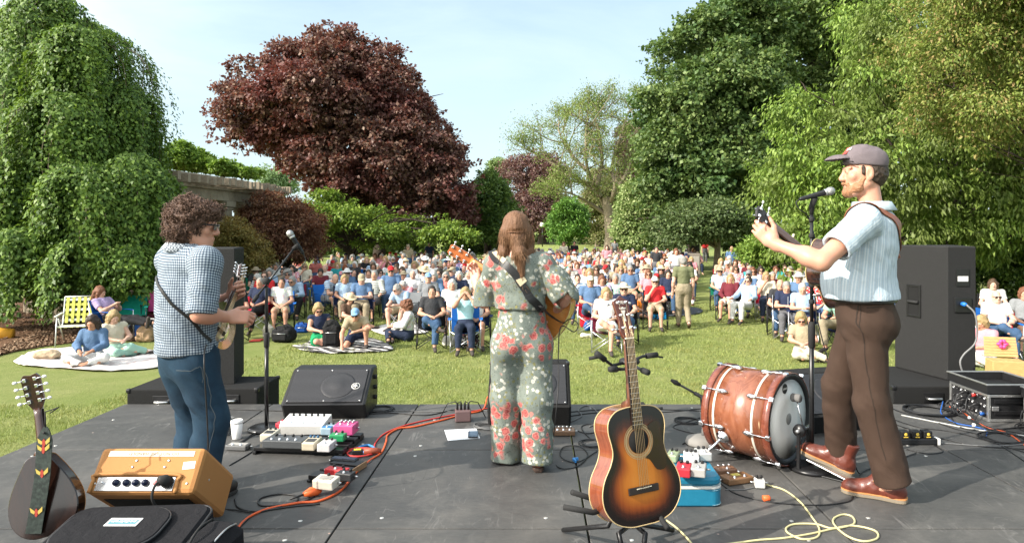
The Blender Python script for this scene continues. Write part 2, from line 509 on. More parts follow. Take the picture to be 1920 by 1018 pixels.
# ---- mown blades of grass where the camera is close enough to see them
def grass_blades():
 Vs = []
 zones = [(-6.6, -3.46, 2.6, 5.9, 3000, .05, .0034), (-8.5, -3.5, 5.9, 8.6, 2300, .048, .0042), (-3.5, 5.6, 6.6, 8.6, 2300, .048, .0042),
   (-9.5, 7, 8.6, 11.5, 1250, .047, .0062), (-11, 8, 11.5, 16, 600, .047, .009), (-11, 11, 16, 23, 260, .047, .015), (5.6, 8.5, 6.2, 8.6, 1500, .048, .005)]
 for x0, x1, y0, y1, dn, h, w in zones:
  n = int((x1 - x0) * (y1 - y0) * dn)
  x = RNG.uniform(x0, x1, n); y = RNG.uniform(y0, y1, n)
  k = vnoise(np.stack([x * 3.5, y * 3.5, x * 0], 1), 9) + 0.5 * vnoise(np.stack([x * 13, y * 13, x * 0], 1), 5)
  g = RNG.uniform(-1.6, 0.9, n) < k
  g &= ~((x < -5.2) & (y > 9.5) & (y < 19) & (x < -5.2 - (13.5 - y) * 0.25))
  g &= np.abs(x - 0.0) / np.maximum(y, 1) < 0.86
  x, y, k = x[g], y[g], k[g]; n = len(x)
  z = lawn_z(x, y) - 0.004
  hh = h * RNG.uniform(0.5, 1.25, n) * (1 + 0.3 * k); a = RNG.uniform(0, 6.283, n); ln = RNG.uniform(0.1, 0.9, n) * hh; b = RNG.uniform(0, 6.283, n)
  p = np.stack([x, y, z], 1); d = np.stack([np.cos(a), np.sin(a), 0 * a], 1) * w
  tip = p + np.stack([np.cos(b) * ln, np.sin(b) * ln, hh], 1)
  Vs.append(np.stack([p - d, p + d, tip], 1).reshape(-1, 3))
 V = np.concatenate(Vs)
 return mesh_np('grass', V, np.arange(len(V)).reshape(-1, 3), False, 3)
gm = leafmat('grass_blade', [(0.17, 0.215, 0.055), (0.23, 0.28, 0.075), (0.29, 0.33, 0.10), (0.36, 0.385, 0.145)], 0.3, 0.55, ((0.30, 0.29, 0.10), 1.1))
tag(link_mesh('grass', grass_blades(), gm), 'short mown green grass of the park lawn', 'grass', kind='stuff')
# ---- bark mulch bed under the weeping tree, with loose chips
def mulch():
 t = NT('mulch').set(0.95, 0, 0.1)
 v = t.new('ShaderNodeTexVoronoi', i_Scale=26.0); t.link(t.coord((1, 0.45, 1), rot=(0, 0, 0.5)), v.inputs['Vector'])
 t.base(t.mix(t.noise(4, 4), t.ramp(v.outputs['Color'], [(0.2, (0.06, 0.032, 0.018)), (0.7, (0.17, 0.10, 0.06)), (1, (0.30, 0.20, 0.13))]), (0.13, 0.075, 0.045)))
 t.bump(v.outputs['Distance'], 0.8, 0.04)
 pts = []
 for x, y in ((-60, 690), (0, 668), (60, 655), (130, 645), (200, 640), (290, 640), (330, 612), (340, 590), (300, 566), (150, 560), (-40, 560), (-200, 575), (-250, 640)):
  p = G(x, y, LAWN); pts.append((p.x, p.y))
 mb = MB(); n = len(pts); cx = sum(p[0] for p in pts) / n; cy = sum(p[1] for p in pts) / n
 V, Fs = [], []; rings = 10
 for r in range(rings + 1):
  for x, y in smooth_path([(px, py, 0) for px, py in pts + pts[:1]], 6)[:-1] and [(q.x, q.y) for q in smooth_path([(px, py, 0) for px, py in pts + pts[:1]], 6)[:-1]]:
   f = 1 - r / rings * 0.999
   V.append((cx + (x - cx) * f, cy + (y - cy) * f, 0))
 m = len(V) // (rings + 1); V = np.array(V)
 edge = np.repeat(np.arange(rings + 1), m)
 V[:, 2] = lawn_z(V[:, 0], V[:, 1]) + 0.01 + np.minimum(edge, 3) * 0.02 + 0.025 * vnoise(V * np.array([5, 5, 0]), 4) * (edge > 0)
 for r in range(rings):
  for k in range(m): Fs.append((r * m + k, r * m + (k + 1) % m, (r + 1) * m + (k + 1) % m, (r + 1) * m + k))
 tag(link_mesh('mulch_ground', mesh_np('mulch_ground', V, np.array(Fs), True), t.m), kind='structure')
 n = 26000; f = np.sqrt(RNG.uniform(0, 1, n)); e = RNG.integers(0, m, n)
 q = V[:m][e]; x = cx + (q[:, 0] - cx) * f * 1.01; y = cy + (q[:, 1] - cy) * f * 1.01
 z = lawn_z(x, y) + 0.03 + 0.045 * np.minimum(1, (1 - f) * 3) + RNG.uniform(0, 0.02, n)
 a = RNG.uniform(0, 6.283, n); L = RNG.uniform(0.012, 0.045, n)[:, None]; w = RNG.uniform(0.005, 0.011, n)[:, None]
 u = np.stack([np.cos(a), np.sin(a), RNG.uniform(-0.5, 0.5, n)], 1) * L; v = np.stack([-np.sin(a), np.cos(a), RNG.uniform(-0.6, 0.6, n)], 1) * w
 p = np.stack([x, y, z], 1)
 VV = np.stack([p - u - v, p + u - v, p + u + v, p - u + v], 1).reshape(-1, 3)
 cm = leafmat('bark_chip', [(0.08, 0.04, 0.022), (0.16, 0.09, 0.05), (0.27, 0.17, 0.10), (0.38, 0.27, 0.18)], 0.0, 0.9)
 tag(link_mesh('bark_chips', mesh_np('bark_chips', VV, np.arange(len(VV)).reshape(-1, 4)), cm), 'brown bark chips spread under the weeping tree', 'mulch', kind='stuff')
mulch()
# ---- stage of black plywood decks on legs
SX = [-3.45, -2.21, -0.98, 0.25, 1.48, 2.715, 3.95, 5.18]
SY = [-0.28, 0.93, 2.15, 3.372, 4.585, 5.80]
def deck_mat():
 t = NT('deck_plywood').set(0.55, 0, 0.22)
 blot = t.noise(1.1, 6, 0.62, dist=0.7); fine = t.noise(70, 4, 0.7, t.coord((0.35, 1, 1)))
 c = t.ramp(blot, [(0.3, (0.044, 0.044, 0.045)), (0.52, (0.074, 0.073, 0.071)), (0.72, (0.122, 0.116, 0.108))])
 c = t.mix(0.3, c, t.ramp(fine, [(0.3, (0.028, 0.028, 0.028)), (0.75, (0.09, 0.088, 0.083))]))
 for sc, rz, th, col in ((2.3, 0.4, 0.018, (0.24, 0.23, 0.22)), (3.1, 1.9, 0.014, (0.20, 0.19, 0.18)), (1.4, 2.7, 0.012, (0.022, 0.022, 0.022))):
  n = t.noise(sc, 3, 0.5, t.coord((2.2, 0.5, 1), rot=(0, 0, rz)), 1.6)
  d = t.math('ABSOLUTE', t.math('SUBTRACT', n, 0.5))
  k = t.ramp(d, [(0.0, (1, 1, 1)), (th, (0, 0, 0))])
  msk = t.ramp(t.noise(1.9 + sc, 3), [(0.52, (0, 0, 0)), (0.66, (0.38, 0.38, 0.38))])
  c = t.mix(t.math('MULTIPLY', k, msk), c, col)
 sp = t.new('ShaderNodeTexVoronoi', i_Scale=7.5, feature='F1'); t.link(t.coord((1, 1, 0.01)), sp.inputs['Vector'])
 dot = t.ramp(sp.outputs['Distance'], [(0.035, (1, 1, 1)), (0.055, (0, 0, 0))])
 few = t.ramp(t.noise(3.7, 2), [(0.56, (0, 0, 0)), (0.60, (1, 1, 1))])
 c = t.mix(t.math('MULTIPLY', dot, few), c, t.mix(t.noise(2.2), (0.55, 0.53, 0.50), (0.34, 0.14, 0.08)))
 dust = t.ramp(t.noise(2.4, 7, .72, dist=1.4), [(.52, (0, 0, 0)), (.74, (.32, .32, .32))])
 c = t.mix(dust, c, (.19, .18, .165))
 t.base(c)
 t.link(t.ramp(blot, [(0.3, (0.42, 0.42, 0.42)), (0.8, (0.66, 0.66, 0.66))]), t.b.inputs['Roughness'])
 t.bump(t.math('ADD', fine, t.math('MULTIPLY', blot, 0.6)), 0.12, 0.01)
 return t.m
stage = thing('stage', 'low outdoor stage of black scuffed plywood deck panels', 'stage', (0, 0, LAWN))
dm = deck_mat(); alu = mat('dull_aluminium', (0.42, 0.42, 0.43), 0.4, 0.9)
scr = mat('screw_steel', (0.62, 0.61, 0.58), 0.35, 0.6)
for i in range(len(SX) - 1):
 for j in range(len(SY) - 1):
  x0, x1, y0, y1 = SX[i] + 0.005, SX[i + 1] - 0.005, SY[j] + 0.005, SY[j + 1] - 0.005
  p = MB().box(((x0 + x1) / 2, (y0 + y1) / 2, -LAWN - 0.03), (x1 - x0, y1 - y0, 0.06), ch=0.0035).build('deck_panel', dm, stage)
  for fx in (0.16, 0.84):
   for fy in (0.10, 0.9) if (i + j) % 2 else (0.07, 0.6):
    MB().lathe([(0.011, -0.001), (0.011, 0.0010), (0.009, 0.0014)], (x0 + (x1 - x0) * fx, y0 + (y1 - y0) * fy, -LAWN), n=10).build('screw', scr, p)
lg = MB()
for x in SX:
 for y in SY: lg.cyl((x, min(max(y, -0.22), 5.7), -0.03), (x, min(max(y, -0.22), 5.7), -LAWN - 0.061), 0.024, n=8)
lg.build('support_frame', alu, stage)
# ---- stone pergola behind the lawn
def pergola():
 st = NT('weathered_stone').set(0.9, 0, 0.2)
 n = st.noise(1.6, 6, 0.65); f = st.noise(26, 5, 0.7)
 c = st.ramp(n, [(0.3, (0.19, 0.15, 0.10)), (0.55, (0.36, 0.295, 0.20)), (0.8, (0.46, 0.39, 0.29))])
 st.base(st.mix(0.35, c, st.ramp(f, [(0.35, (0.12, 0.11, 0.09)), (0.7, (0.46, 0.43, 0.36))]))); st.bump(f, 0.4, 0.02)
 wd = NT('weathered_timber').set(0.85, 0, 0.2)
 f2 = wd.noise(9, 6, 0.6, wd.coord((1, 7, 7)))
 wd.base(wd.ramp(f2, [(0.3, (0.19, 0.15, 0.11)), (0.7, (0.42, 0.35, 0.26))])); wd.bump(f2, 0.4, 0.02)
 root = thing('pergola', 'long stone pergola with weathered timber rafters behind the trees', 'pergola', (-11.5, 25, LAWN))
 pts = [Vector((-13.4, 17.5)), Vector((-12.8, 21)), Vector((-12.5, 24.5)), Vector((-12.4, 27)), Vector((-12.3, 29))]
 path = [Vector((p.x, p.y, 0)) for p in smooth_path([(a.x, a.y, 0) for a in pts], 8)]
 off = Vector((-11.5, 25, 0)); H = 3.4
 def side(i):
  t = (path[min(i + 1, len(path) - 1)] - path[max(0, i - 1)]).normalized(); return Vector((-t.y, t.x, 0))
 for w in (-1.25, 1.25):
  ps = [path[i] + side(i) * w - off for i in range(len(path))]
  for a, b in zip(ps[:-1], ps[1:]):
   d = b - a; mb = MB()
   rz = math.atan2(d.y, d.x)
   mb.box((a + b) / 2 + Vector((0, 0, H + 0.24)), (d.length + 0.01, 0.40, 0.36), Euler((0, 0, rz)).to_matrix(), 0.02)
   mb.box((a + b) / 2 + Vector((0, 0, H + 0.47)), (d.length + 0.01, 0.54, 0.10), Euler((0, 0, rz)).to_matrix(), 0.015)
   mb.build('beam', st.m, root)
  for i in range(1, len(path), 4):
   c = ps[i]; mb = MB()
   rz = math.atan2((path[min(i + 1, len(path) - 1)] - path[i - 1]).y, (path[min(i + 1, len(path) - 1)] - path[i - 1]).x)
   E = Euler((0, 0, rz)).to_matrix()
   mb.box(c + Vector((0, 0, 0.2)), (0.62, 0.62, 0.4), E, 0.03)
   if i % 8 == 5: mb.lathe([(0.27, 0.4), (0.25, 0.5), (0.235, 1.6), (0.205, H - 0.32), (0.25, H - 0.3), (0.25, H - 0.25)], c, n=20)
   else: mb.box(c + Vector((0, 0, 0.4 + (H - 0.65) / 2)), (0.46, 0.46, H - 0.65), E, 0.02)
   mb.box(c + Vector((0, 0, H - 0.20)), (0.56, 0.56, 0.08), E, 0.015); mb.box(c + Vector((0, 0, H - 0.05)), (0.66, 0.66, 0.2), E, 0.02)
   mb.build('column', st.m, root)
 k = 0
 full = smooth_path([(p.x, p.y, 0) for p in path], 3)
 for i in range(1, len(full) - 1):
  t = (full[i + 1] - full[i - 1]).normalized(); s = Vector((-t.y, t.x, 0)); rz = math.atan2(s.y, s.x)
  if i % 3: continue
  c = full[i] - off + Vector((0, 0, H + 0.66 + random.uniform(-.015, .015)))
  MB().box(c, (4.3, 0.14, 0.27), Euler((0, random.uniform(-.015, .015), rz + random.uniform(-.03, .03))).to_matrix(), 0.012).build('rafter', wd.m, root)
 for w in np.linspace(-1.6, 1.6, 6):
  mb = MB()
  for i in range(len(path) - 1):
   a, b = path[i] + side(i) * w - off, path[i + 1] + side(i + 1) * w - off; d = b - a
   mb.box((a + b) / 2 + Vector((0, 0, H + 0.83)), (d.length + 0.04, 0.07, 0.055), Euler((0, 0, math.atan2(d.y, d.x))).to_matrix(), 0.006)
  mb.build('batten', wd.m, root)
pergola()
# == trees and shrubs
def nrm(v): return v / (np.linalg.norm(v, axis=1)[:, None] + 1e-9)
def leaf_mesh(p, tip, nor, size, asp=0.5, fold=0.25):
 """one folded rhombic leaf per point: p base, tip direction, blade normal"""
 n = len(p); tip = nrm(tip); s = nrm(np.cross(tip, nor)); nn = np.cross(s, tip)
 L = (size if np.ndim(size) else np.full(n, size))[:, None]
 a, c = p, p + tip * L
 m = p + tip * L * 0.45 + nn * L * fold * 0.5
 b, d = m + s * L * asp * 0.5, m - s * L * asp * 0.5
 return np.stack([a, b, c - nn * L * 0.06, d], 1).reshape(-1, 3)
def rand_dir(n): return nrm(RNG.normal(size=(n, 3)))
def bark(name, c1, c2):
 if name in MATS: return MATS[name]
 t = NT(name).set(0.92, 0, 0.15); f = t.noise(11, 6, 0.65, t.coord((3, 3, 0.6)))
 t.base(t.ramp(f, [(0.3, c1), (0.72, c2)])); t.bump(f, 0.8, 0.05); MATS[name] = t.m; return t.m
BK = bark('bark_grey_brown', (0.06, 0.045, 0.035), (0.19, 0.155, 0.12))
BKP = bark('bark_pale', (0.13, 0.105, 0.075), (0.34, 0.28, 0.20))
BKD = bark('bark_dark', (0.025, 0.02, 0.016), (0.09, 0.07, 0.055))
def limb(mb, a, b, r0, r1, sag=0.0, wob=0.08, n=6, seg=6):
 a, b = Vector(a), Vector(b); L = (b - a).length
 pts = []
 for i in range(seg + 1):
  t = i / seg; p = a.lerp(b, t) + Vector((0, 0, sag * L * math.sin(math.pi * t) * (1 if sag else 0)))
  if 0 < i < seg: p += Vector((random.gauss(0, 1), random.gauss(0, 1), random.gauss(0, 1))) * wob * L / seg
  pts.append(p)
 mb.tube(pts, [r0 + (r1 - r0) * (i / seg) for i in range(seg + 1)], n, cap=False)
 return pts
def crown_from(cl, nleaf, size, up=0.35, droop=0.3, sub=14, subr=0.42, asp=0.62, flat=0.8, fill=0.25, spread=1.0):
 """cl: (n,4) clump centres and radii -> twig clusters on each clump -> leaves in each cluster"""
 cl = np.asarray(cl, float); w = cl[:, 3] ** 2; w /= w.sum()
 ns = int(sub * len(cl)); k = RNG.choice(len(cl), ns, p=w)
 d = rand_dir(ns); d[:, 2] = d[:, 2] * 0.9 + 0.18; d = nrm(d)
 rr = np.where(RNG.uniform(size=ns) < fill, RNG.uniform(0.1, 0.8, ns), RNG.uniform(0.75, 1.08, ns))
 c = cl[k, :3] + d * (cl[k, 3] * rr)[:, None] * np.array([1, 1, flat])
 sr = cl[k, 3] * subr * RNG.uniform(0.6, 1.3, ns)
 j = RNG.choice(ns, nleaf, p=sr ** 2 / (sr ** 2).sum())
 q = RNG.normal(size=(nleaf, 3)) * 0.55
 p = c[j] + q * sr[j][:, None] * np.array([1, 1, 0.55]) * spread
 out = nrm(d[j] * 0.7 + q * 0.5 + 1e-6)
 nor = nrm(out * 0.6 + np.array([0, 0, up]) + RNG.normal(size=(nleaf, 3)) * 0.42)
 tip = nrm(out * 0.8 + RNG.normal(size=(nleaf, 3)) * 0.6 + np.array([0, 0, -droop]))
 sz = size * RNG.uniform(0.6, 1.35, nleaf)
 return leaf_mesh(p, tip, nor, sz, asp)
def inside(poly, x, y):
 r = np.zeros(len(x), bool); n = len(poly)
 for i in range(n):
  x0, y0 = poly[i]; x1, y1 = poly[i - 1]
  c = ((y0 > y) != (y1 > y)) & (x < (x1 - x0) * (y - y0) / ((y1 - y0) or 1e-9) + x0); r ^= c
 return r
def edge_dist(poly, x, y):
 d = np.full(len(x), 1e9)
 for i in range(len(poly)):
  a = np.array(poly[i - 1], float); b = np.array(poly[i], float); e = b - a
  t = np.clip(((x - a[0]) * e[0] + (y - a[1]) * e[1]) / (e @ e + 1e-9), 0, 1)
  d = np.minimum(d, np.hypot(x - a[0] - t * e[0], y - a[1] - t * e[1]))
 return d
def clumps(poly, depth, n, r, thick, front=0.72):
 """clumps filling a rounded crown whose outline, at its own distance, is poly (photo pixels)"""
 P_ = np.array(poly, float); x0, y0 = P_.min(0); x1, y1 = P_.max(0); res = []
 m = depth / F; tries = 0
 while len(res) < n and tries < 60:
  x = RNG.uniform(x0, x1, 400); y = RNG.uniform(y0, y1, 400); g = inside(poly, x, y); x, y = x[g], y[g]
  e = edge_dist(poly, x, y) * m; tries += 1
  for xi, yi, ei in zip(x, y, e):
   rad = r * random.uniform(0.65, 1.3); rad = max(min(rad, ei * 0.95), r * 0.28)
   if ei < rad * 0.72: continue
   T = min(thick, math.sqrt(max(ei, 0.05) * thick) * 1.1)
   s = -1 if random.random() < front else 1
   off = s * T * random.uniform(0.55, 1.0)
   d = depth + off
   p = np.array(((xi - CX) / F * depth, d, EYE - (yi - CY) / F * depth))
   if all(np.linalg.norm(p - q[:3]) > 0.62 * (rad + q[3]) * 0.75 for q in res):
    res.append(np.array([*p, rad]));
    if len(res) >= n: break
 return np.array(res)
def tree(name, label, cat, base, cl, leaves, lm, trunk=(0.3, 3.0), bm=BK, group=None, limbs=24, lean=(0, 0), branch_r=0.09, low=0.0):
 b = Vector(base); root = thing(name, label, cat, b, 0, group)
 off = np.array(b)
 mb = MB(); h = trunk[1]
 top = Vector((lean[0], lean[1], h))
 pts = []
 for i in range(9):
  t = i / 8; p = top * t + Vector((math.sin(t * 5 + b.x) * 0.05, math.cos(t * 4 + b.y) * 0.05, 0)) * h * 0.12
  p.z = h * t - (0.08 if i == 0 else 0); pts.append(p)
 mb.tube(pts, [trunk[0] * (1.45 if i == 0 else 1.12 if i == 1 else 1 - 0.35 * i / 8) for i in range(9)], 12, cap=False)
 mb.build('trunk', bm, root)
 if limbs:
  lb = MB(); idx = list(range(len(cl))); random.shuffle(idx)
  for i in idx[:limbs]:
   c = Vector(cl[i][:3]) - b
   s = pts[random.choice((4, 5, 6, 7, 8))]
   mid = s.lerp(c, 0.5) + Vector((0, 0, 0.12 * (c - s).length * (1 if c.z > s.z else 0.3)))
   r = branch_r * random.uniform(0.7, 1.3)
   path = smooth_path([s, s.lerp(mid, 0.5) + Vector((random.gauss(0, .05), random.gauss(0, .05), 0)) * (c - s).length, mid, c], 3)
   lb.tube(path, [r * (1 - 0.85 * k / (len(path) - 1)) for k in range(len(path))], 6, cap=False)
   for _ in range(3):
    k = random.randrange(len(path) // 2, len(path)); e = path[k] + Vector((random.gauss(0, 1), random.gauss(0, 1), random.gauss(0.3, 1))) * cl[i][3] * 0.7
    lb.tube([path[k], path[k].lerp(e, .5) + Vector((0, 0, .05)), e], [r * 0.35, r * 0.22, r * 0.08], 4, cap=False)
  lb.build('branches', bm, root)
 V = leaves - off
 link_mesh('crown', mesh_np('crown', V, np.arange(len(V)).reshape(-1, 4)), lm, root)
 return root
# ---- the weeping tree: cascades of hanging shoots over a hidden trunk
def weeping():
 mounds = [(95, 6, 92, 330, 19.2, 150), (150, 66, 78, 330, 17.8, 150), (215, 170, 88, 600, 18.4, 210), (55, 140, 85, 430, 18.6, 170), (120, 190, 95, 560, 17.2, 210),
   (25, 300, 85, 600, 17.0, 190), (245, 300, 72, 610, 17.2, 180), (165, 320, 88, 600, 16.6, 190), (292, 330, 44, 600, 18.4, 120), (-70, 90, 120, 600, 19.6, 170),
   (40, 440, 62, 610, 15.6, 110), (150, 462, 66, 592, 15.8, 110), (238, 470, 58, 566, 16.2, 100), (298, 420, 40, 575, 17.4, 90), (-60, 380, 90, 610, 16.2, 130), (140, 60, 150, 590, 20.6, 210)]
 L = []; base = G(130, 578, LAWN); base.y = 19.2; base.x = (140 - CX) / F * 19.2
 wood = MB(); b = Vector((base.x, base.y, LAWN))
 root = thing('weeping_tree', 'tall weeping tree cascading to the ground left of the lawn', 'tree', b)
 for ax, ay, hw, by, d, n in mounds:
  a = np.array(P(ax, ay, d)); Wd = hw / F * d; bot = max(LAWN + 0.05, EYE - (by - CY) / F * d)
  bun = []
  for _ in range(max(9, n // 9)):
   ph = random.uniform(0, 2 * math.pi); bun.append((-ph if math.sin(ph) > 0.3 and random.random() < 0.5 else ph, math.sqrt(random.uniform(0.05, 1)), random.uniform(.35, 1)))
  for _ in range(n):
   ph, r0, l0 = random.choice(bun); ph += random.gauss(0, .10)
   r = Wd * min(1.05, max(.12, r0 + random.gauss(0, .06))); ht = a[2] - bot
   drop = min(ht * 0.6, (r / Wd) ** 2 * Wd * 0.55 + random.uniform(0, .15))
   ln = l0 * random.uniform(0.7, 1.05) * (ht - drop) if random.random() < 0.75 else random.uniform(.15, .5) * ht
   ln = min(ln, ht - drop)
   dirv = np.array([math.cos(ph), math.sin(ph), 0])
   m1 = 8; s = np.linspace(0, 1, m1)
   arc = a + dirv * (r * s)[:, None] + np.array([0, 0, 1]) * (0.12 * Wd * np.sin(s * 2.2) - drop * s ** 2.2)[:, None]
   k = max(3, int(ln / 0.09)); s2 = np.linspace(0, 1, k)
   sw = np.array([random.gauss(0, .05), random.gauss(0, .05), 0])
   fall = arc[-1] + dirv * (0.10 * Wd * np.sqrt(s2))[:, None] + np.array([0, 0, -1]) * (ln * s2)[:, None] + sw * (np.sin(s2 * 3) * ln)[:, None]
   pts = np.concatenate([arc[2:], fall]);
   if random.random() < 0.09: wood.tube([Vector(q) - b for q in pts[::4]], 0.009, 4, cap=False)
   rep = np.repeat(pts, 4, 0); nn = len(rep)
   rep = rep + RNG.normal(size=(nn, 3)) * np.array([0.075, 0.075, 0.05])
   tip = np.tile(dirv * 0.45, (nn, 1)) + np.array([0, 0, -0.75]) + RNG.normal(size=(nn, 3)) * 0.42
   nor = np.tile(dirv * 0.9 + np.array([0, 0, 0.55]), (nn, 1)) + RNG.normal(size=(nn, 3)) * 0.32
   L.append(leaf_mesh(rep, tip, nor, 0.115 * RNG.uniform(0.55, 1.3, nn), 0.58))
 V = np.concatenate(L); V = V.reshape(-1, 4, 3); V = V[V[:, :, 2].min(1) > LAWN].reshape(-1, 3)
 lm = leafmat('weeping_leaf', [(0.029, 0.062, 0.010), (0.058, 0.108, 0.016), (0.092, 0.155, 0.024), (0.145, 0.215, 0.04)], 0.3, 0.5)
 link_mesh('crown', mesh_np('crown', V - np.array(b), np.arange(len(V)).reshape(-1, 4)), lm, root)
 wood.build('hanging_shoots', BKP, root)
 t = MB(); tops = [Vector(P(x, y, d)) - b for x, y, _, _, d, _ in mounds if d > 16.5]
 t.tube([(0, 0, -.1), (0.05, 0, 1.2), (-0.05, 0, 2.6), (0, 0, 4.2), (-.1, 0, 6)], [0.42, 0.33, 0.29, 0.22, 0.12], 12)
 for tp in tops:
  z = max(1.5, min(5.5, tp.z - 1)); s = Vector((0, 0, z)); q = s.lerp(tp, .5) + Vector((0, 0, .35))
  t.tube(smooth_path([s, q, tp - Vector((0, 0, .05))], 4), 0.06, 6)
 t.build('trunk', BKD, root)
weeping()
def px_tree(name, label, poly, d, n, r, thick, nleaf, size, cols, trunk_px=None, trunk=(0.3, 3), bm=BK, limbs=24, trans=0.3, patch=None, group=None, br=0.09, base_d=None, rough=0.5, front=0.72, cat='tree', **kw):
 cl = clumps(poly, d, n, r, thick, front)
 lv = crown_from(cl, nleaf, size, **kw)
 xs_ = [p[0] for p in poly]; tx = trunk_px if trunk_px is not None else sum(xs_) / len(xs_)
 bd = base_d or d; bx = (tx - CX) / F * bd
 g = float(lawn_z(np.array([bx]), np.array([bd]))[0])
 lv = lv.reshape(-1, 4, 3); lv = lv[lv[:, :, 2].min(1) > g + 0.02].reshape(-1, 3)
 return tree(name, label, cat, (bx, bd, g), cl, lv, leafmat(name + '_leaf_' + label.split()[0], cols, trans, rough, patch), trunk, bm, group, limbs, branch_r=br)
px_tree('copper_maple', 'broad copper red maple with a domed crown above the crowd',
  [(392, 250), (425, 205), (440, 150), (465, 118), (520, 112), (560, 88), (620, 56), (690, 62), (735, 88), (775, 112), (800, 175), (838, 215), (860, 262), (905, 305), (908, 360), (897, 425), (840, 440), (760, 436), (680, 430), (622, 408), (585, 352), (520, 302), (470, 292), (440, 296), (400, 266)],
  40, 200, 1.08, 5.2, 180000, 0.19, [(0.042, 0.020, 0.018), (0.084, 0.043, 0.036), (0.132, 0.079, 0.058), (0.185, 0.122, 0.082)], 712, (0.42, 3.6), BKD, 60, 0.28, ((0.14, 0.048, 0.044), 0.35), br=0.13, sub=16, subr=0.34, asp=0.75, droop=0.35)
px_tree('green_maple', 'spreading green maple in layered sprays below the copper maple',
  [(552, 385), (575, 345), (630, 345), (690, 372), (760, 385), (850, 400), (915, 430), (915, 485), (840, 470), (760, 478), (690, 480), (620, 485), (572, 440)],
  34.8, 34, 1.05, 3.0, 34000, 0.15, [(0.04, 0.08, 0.012), (0.08, 0.14, 0.018), (0.14, 0.21, 0.028), (0.22, 0.29, 0.055)], 660, (0.26, 2.2), BKD, 34, 0.35, front=0.8, flat=0.26, up=0.8, sub=14, subr=0.42, asp=0.6)
px_tree('green_tree', 'dark green rounded tree at the right edge of the copper maple',
  [(862, 420), (875, 360), (900, 320), (930, 318), (958, 360), (968, 410), (962, 462), (900, 470)], 44, 50, 1.2, 3.2, 42000, 0.18,
  [(0.022, 0.05, 0.012), (0.045, 0.09, 0.018), (0.08, 0.135, 0.026), (0.12, 0.18, 0.04)], 915, (0.3, 2.5), BKD, 20, 0.3)
px_tree('japanese_maple', 'rust brown cut leaf maple shrub in front of the pergola',
  [(462, 470), (455, 420), (470, 372), (500, 352), (545, 360), (580, 385), (612, 430), (618, 490), (560, 500), (480, 500)], 26.5, 60, 0.62, 1.5, 52000, 0.10,
  [(0.05, 0.022, 0.014), (0.095, 0.042, 0.024), (0.15, 0.075, 0.04), (0.20, 0.12, 0.06)], 540, (0.1, 1.2), BKD, 20, 0.3, br=0.035, asp=0.4, droop=0.7, cat='shrub')
px_tree('yellow_shrub', 'yellow green airy shrub beside the black left speaker',
  [(395, 500), (400, 450), (420, 405), (450, 400), (480, 432), (505, 462), (518, 500), (470, 520), (420, 520)], 23, 45, 0.42, 0.9, 30000, 0.075,
  [(0.085, 0.085, 0.018), (0.14, 0.13, 0.03), (0.21, 0.18, 0.045), (0.28, 0.22, 0.08)], 450, (0.06, 0.7), BK, 24, 0.35, br=0.02, asp=0.5, cat='shrub')
px_tree('wisteria', 'bright green climber spilling over the pergola roof',
  [(305, 340), (318, 282), (350, 265), (372, 280), (392, 300), (430, 300), (455, 318), (480, 312), (500, 330), (470, 338), (380, 322), (330, 318)], 26.5, 50, 0.5, 1.2, 32000, 0.12,
  [(0.055, 0.11, 0.014), (0.10, 0.18, 0.022), (0.16, 0.25, 0.04), (0.22, 0.31, 0.07)], 352, (0.12, 3.4), BK, 16, 0.4, br=0.03, cat='climber')
px_tree('young_tree', 'pale green young tree far beyond the pergola roof', [(478, 345), (490, 308), (520, 305), (548, 318), (560, 350), (520, 380)], 80, 26, 1.0, 2.2, 9000, 0.26,
  [(0.12, 0.19, 0.08), (0.18, 0.26, 0.12), (0.24, 0.32, 0.17)], 520, (0.2, 4), BK, 8, 0.3)
px_tree('copper_beech', 'distant purple brown beech beyond the lawn behind the singer', [(935, 455), (925, 400), (930, 330), (955, 292), (1000, 280), (1045, 286), (1066, 330), (1060, 400), (1040, 450), (985, 440)], 100, 75, 2.2, 5.5, 52000, 0.33,
  [(0.055, 0.030, 0.032), (0.095, 0.054, 0.052), (0.14, 0.085, 0.078), (0.17, 0.13, 0.09)], 1018, (0.65, 5), BK, 34, 0.25, br=0.16)
px_tree('far_maple', 'distant light green tree left of the purple beech', [(908, 330), (918, 298), (940, 294), (958, 312), (955, 350), (920, 360)], 118, 22, 2.0, 4, 9000, 0.4,
  [(0.09, 0.14, 0.05), (0.14, 0.2, 0.075), (0.2, 0.26, 0.11)], 932, (0.4, 6), BK, 8, 0.3)
px_tree('purple_plum', 'distant dark purple tree glimpsed behind the tall sparse tree', [(1150, 330), (1148, 262), (1165, 232), (1198, 225), (1225, 270), (1222, 400), (1160, 420)], 112, 40, 2.0, 4.5, 22000, 0.36,
  [(0.045, 0.028, 0.03), (0.08, 0.05, 0.048), (0.12, 0.085, 0.07)], 1188, (0.5, 5), BK, 14, 0.25, br=0.14)
px_tree('round_tree', 'small round bright green tree far across the lawn', [(1028, 452), (1030, 412), (1048, 375), (1070, 362), (1095, 385), (1104, 425), (1098, 455), (1060, 462)], 62, 45, 0.95, 2.0, 26000, 0.19,
  [(0.03, 0.085, 0.012), (0.06, 0.14, 0.02), (0.10, 0.20, 0.035), (0.14, 0.25, 0.05)], 1066, (0.15, 2), BKD, 14, 0.3, br=0.06)
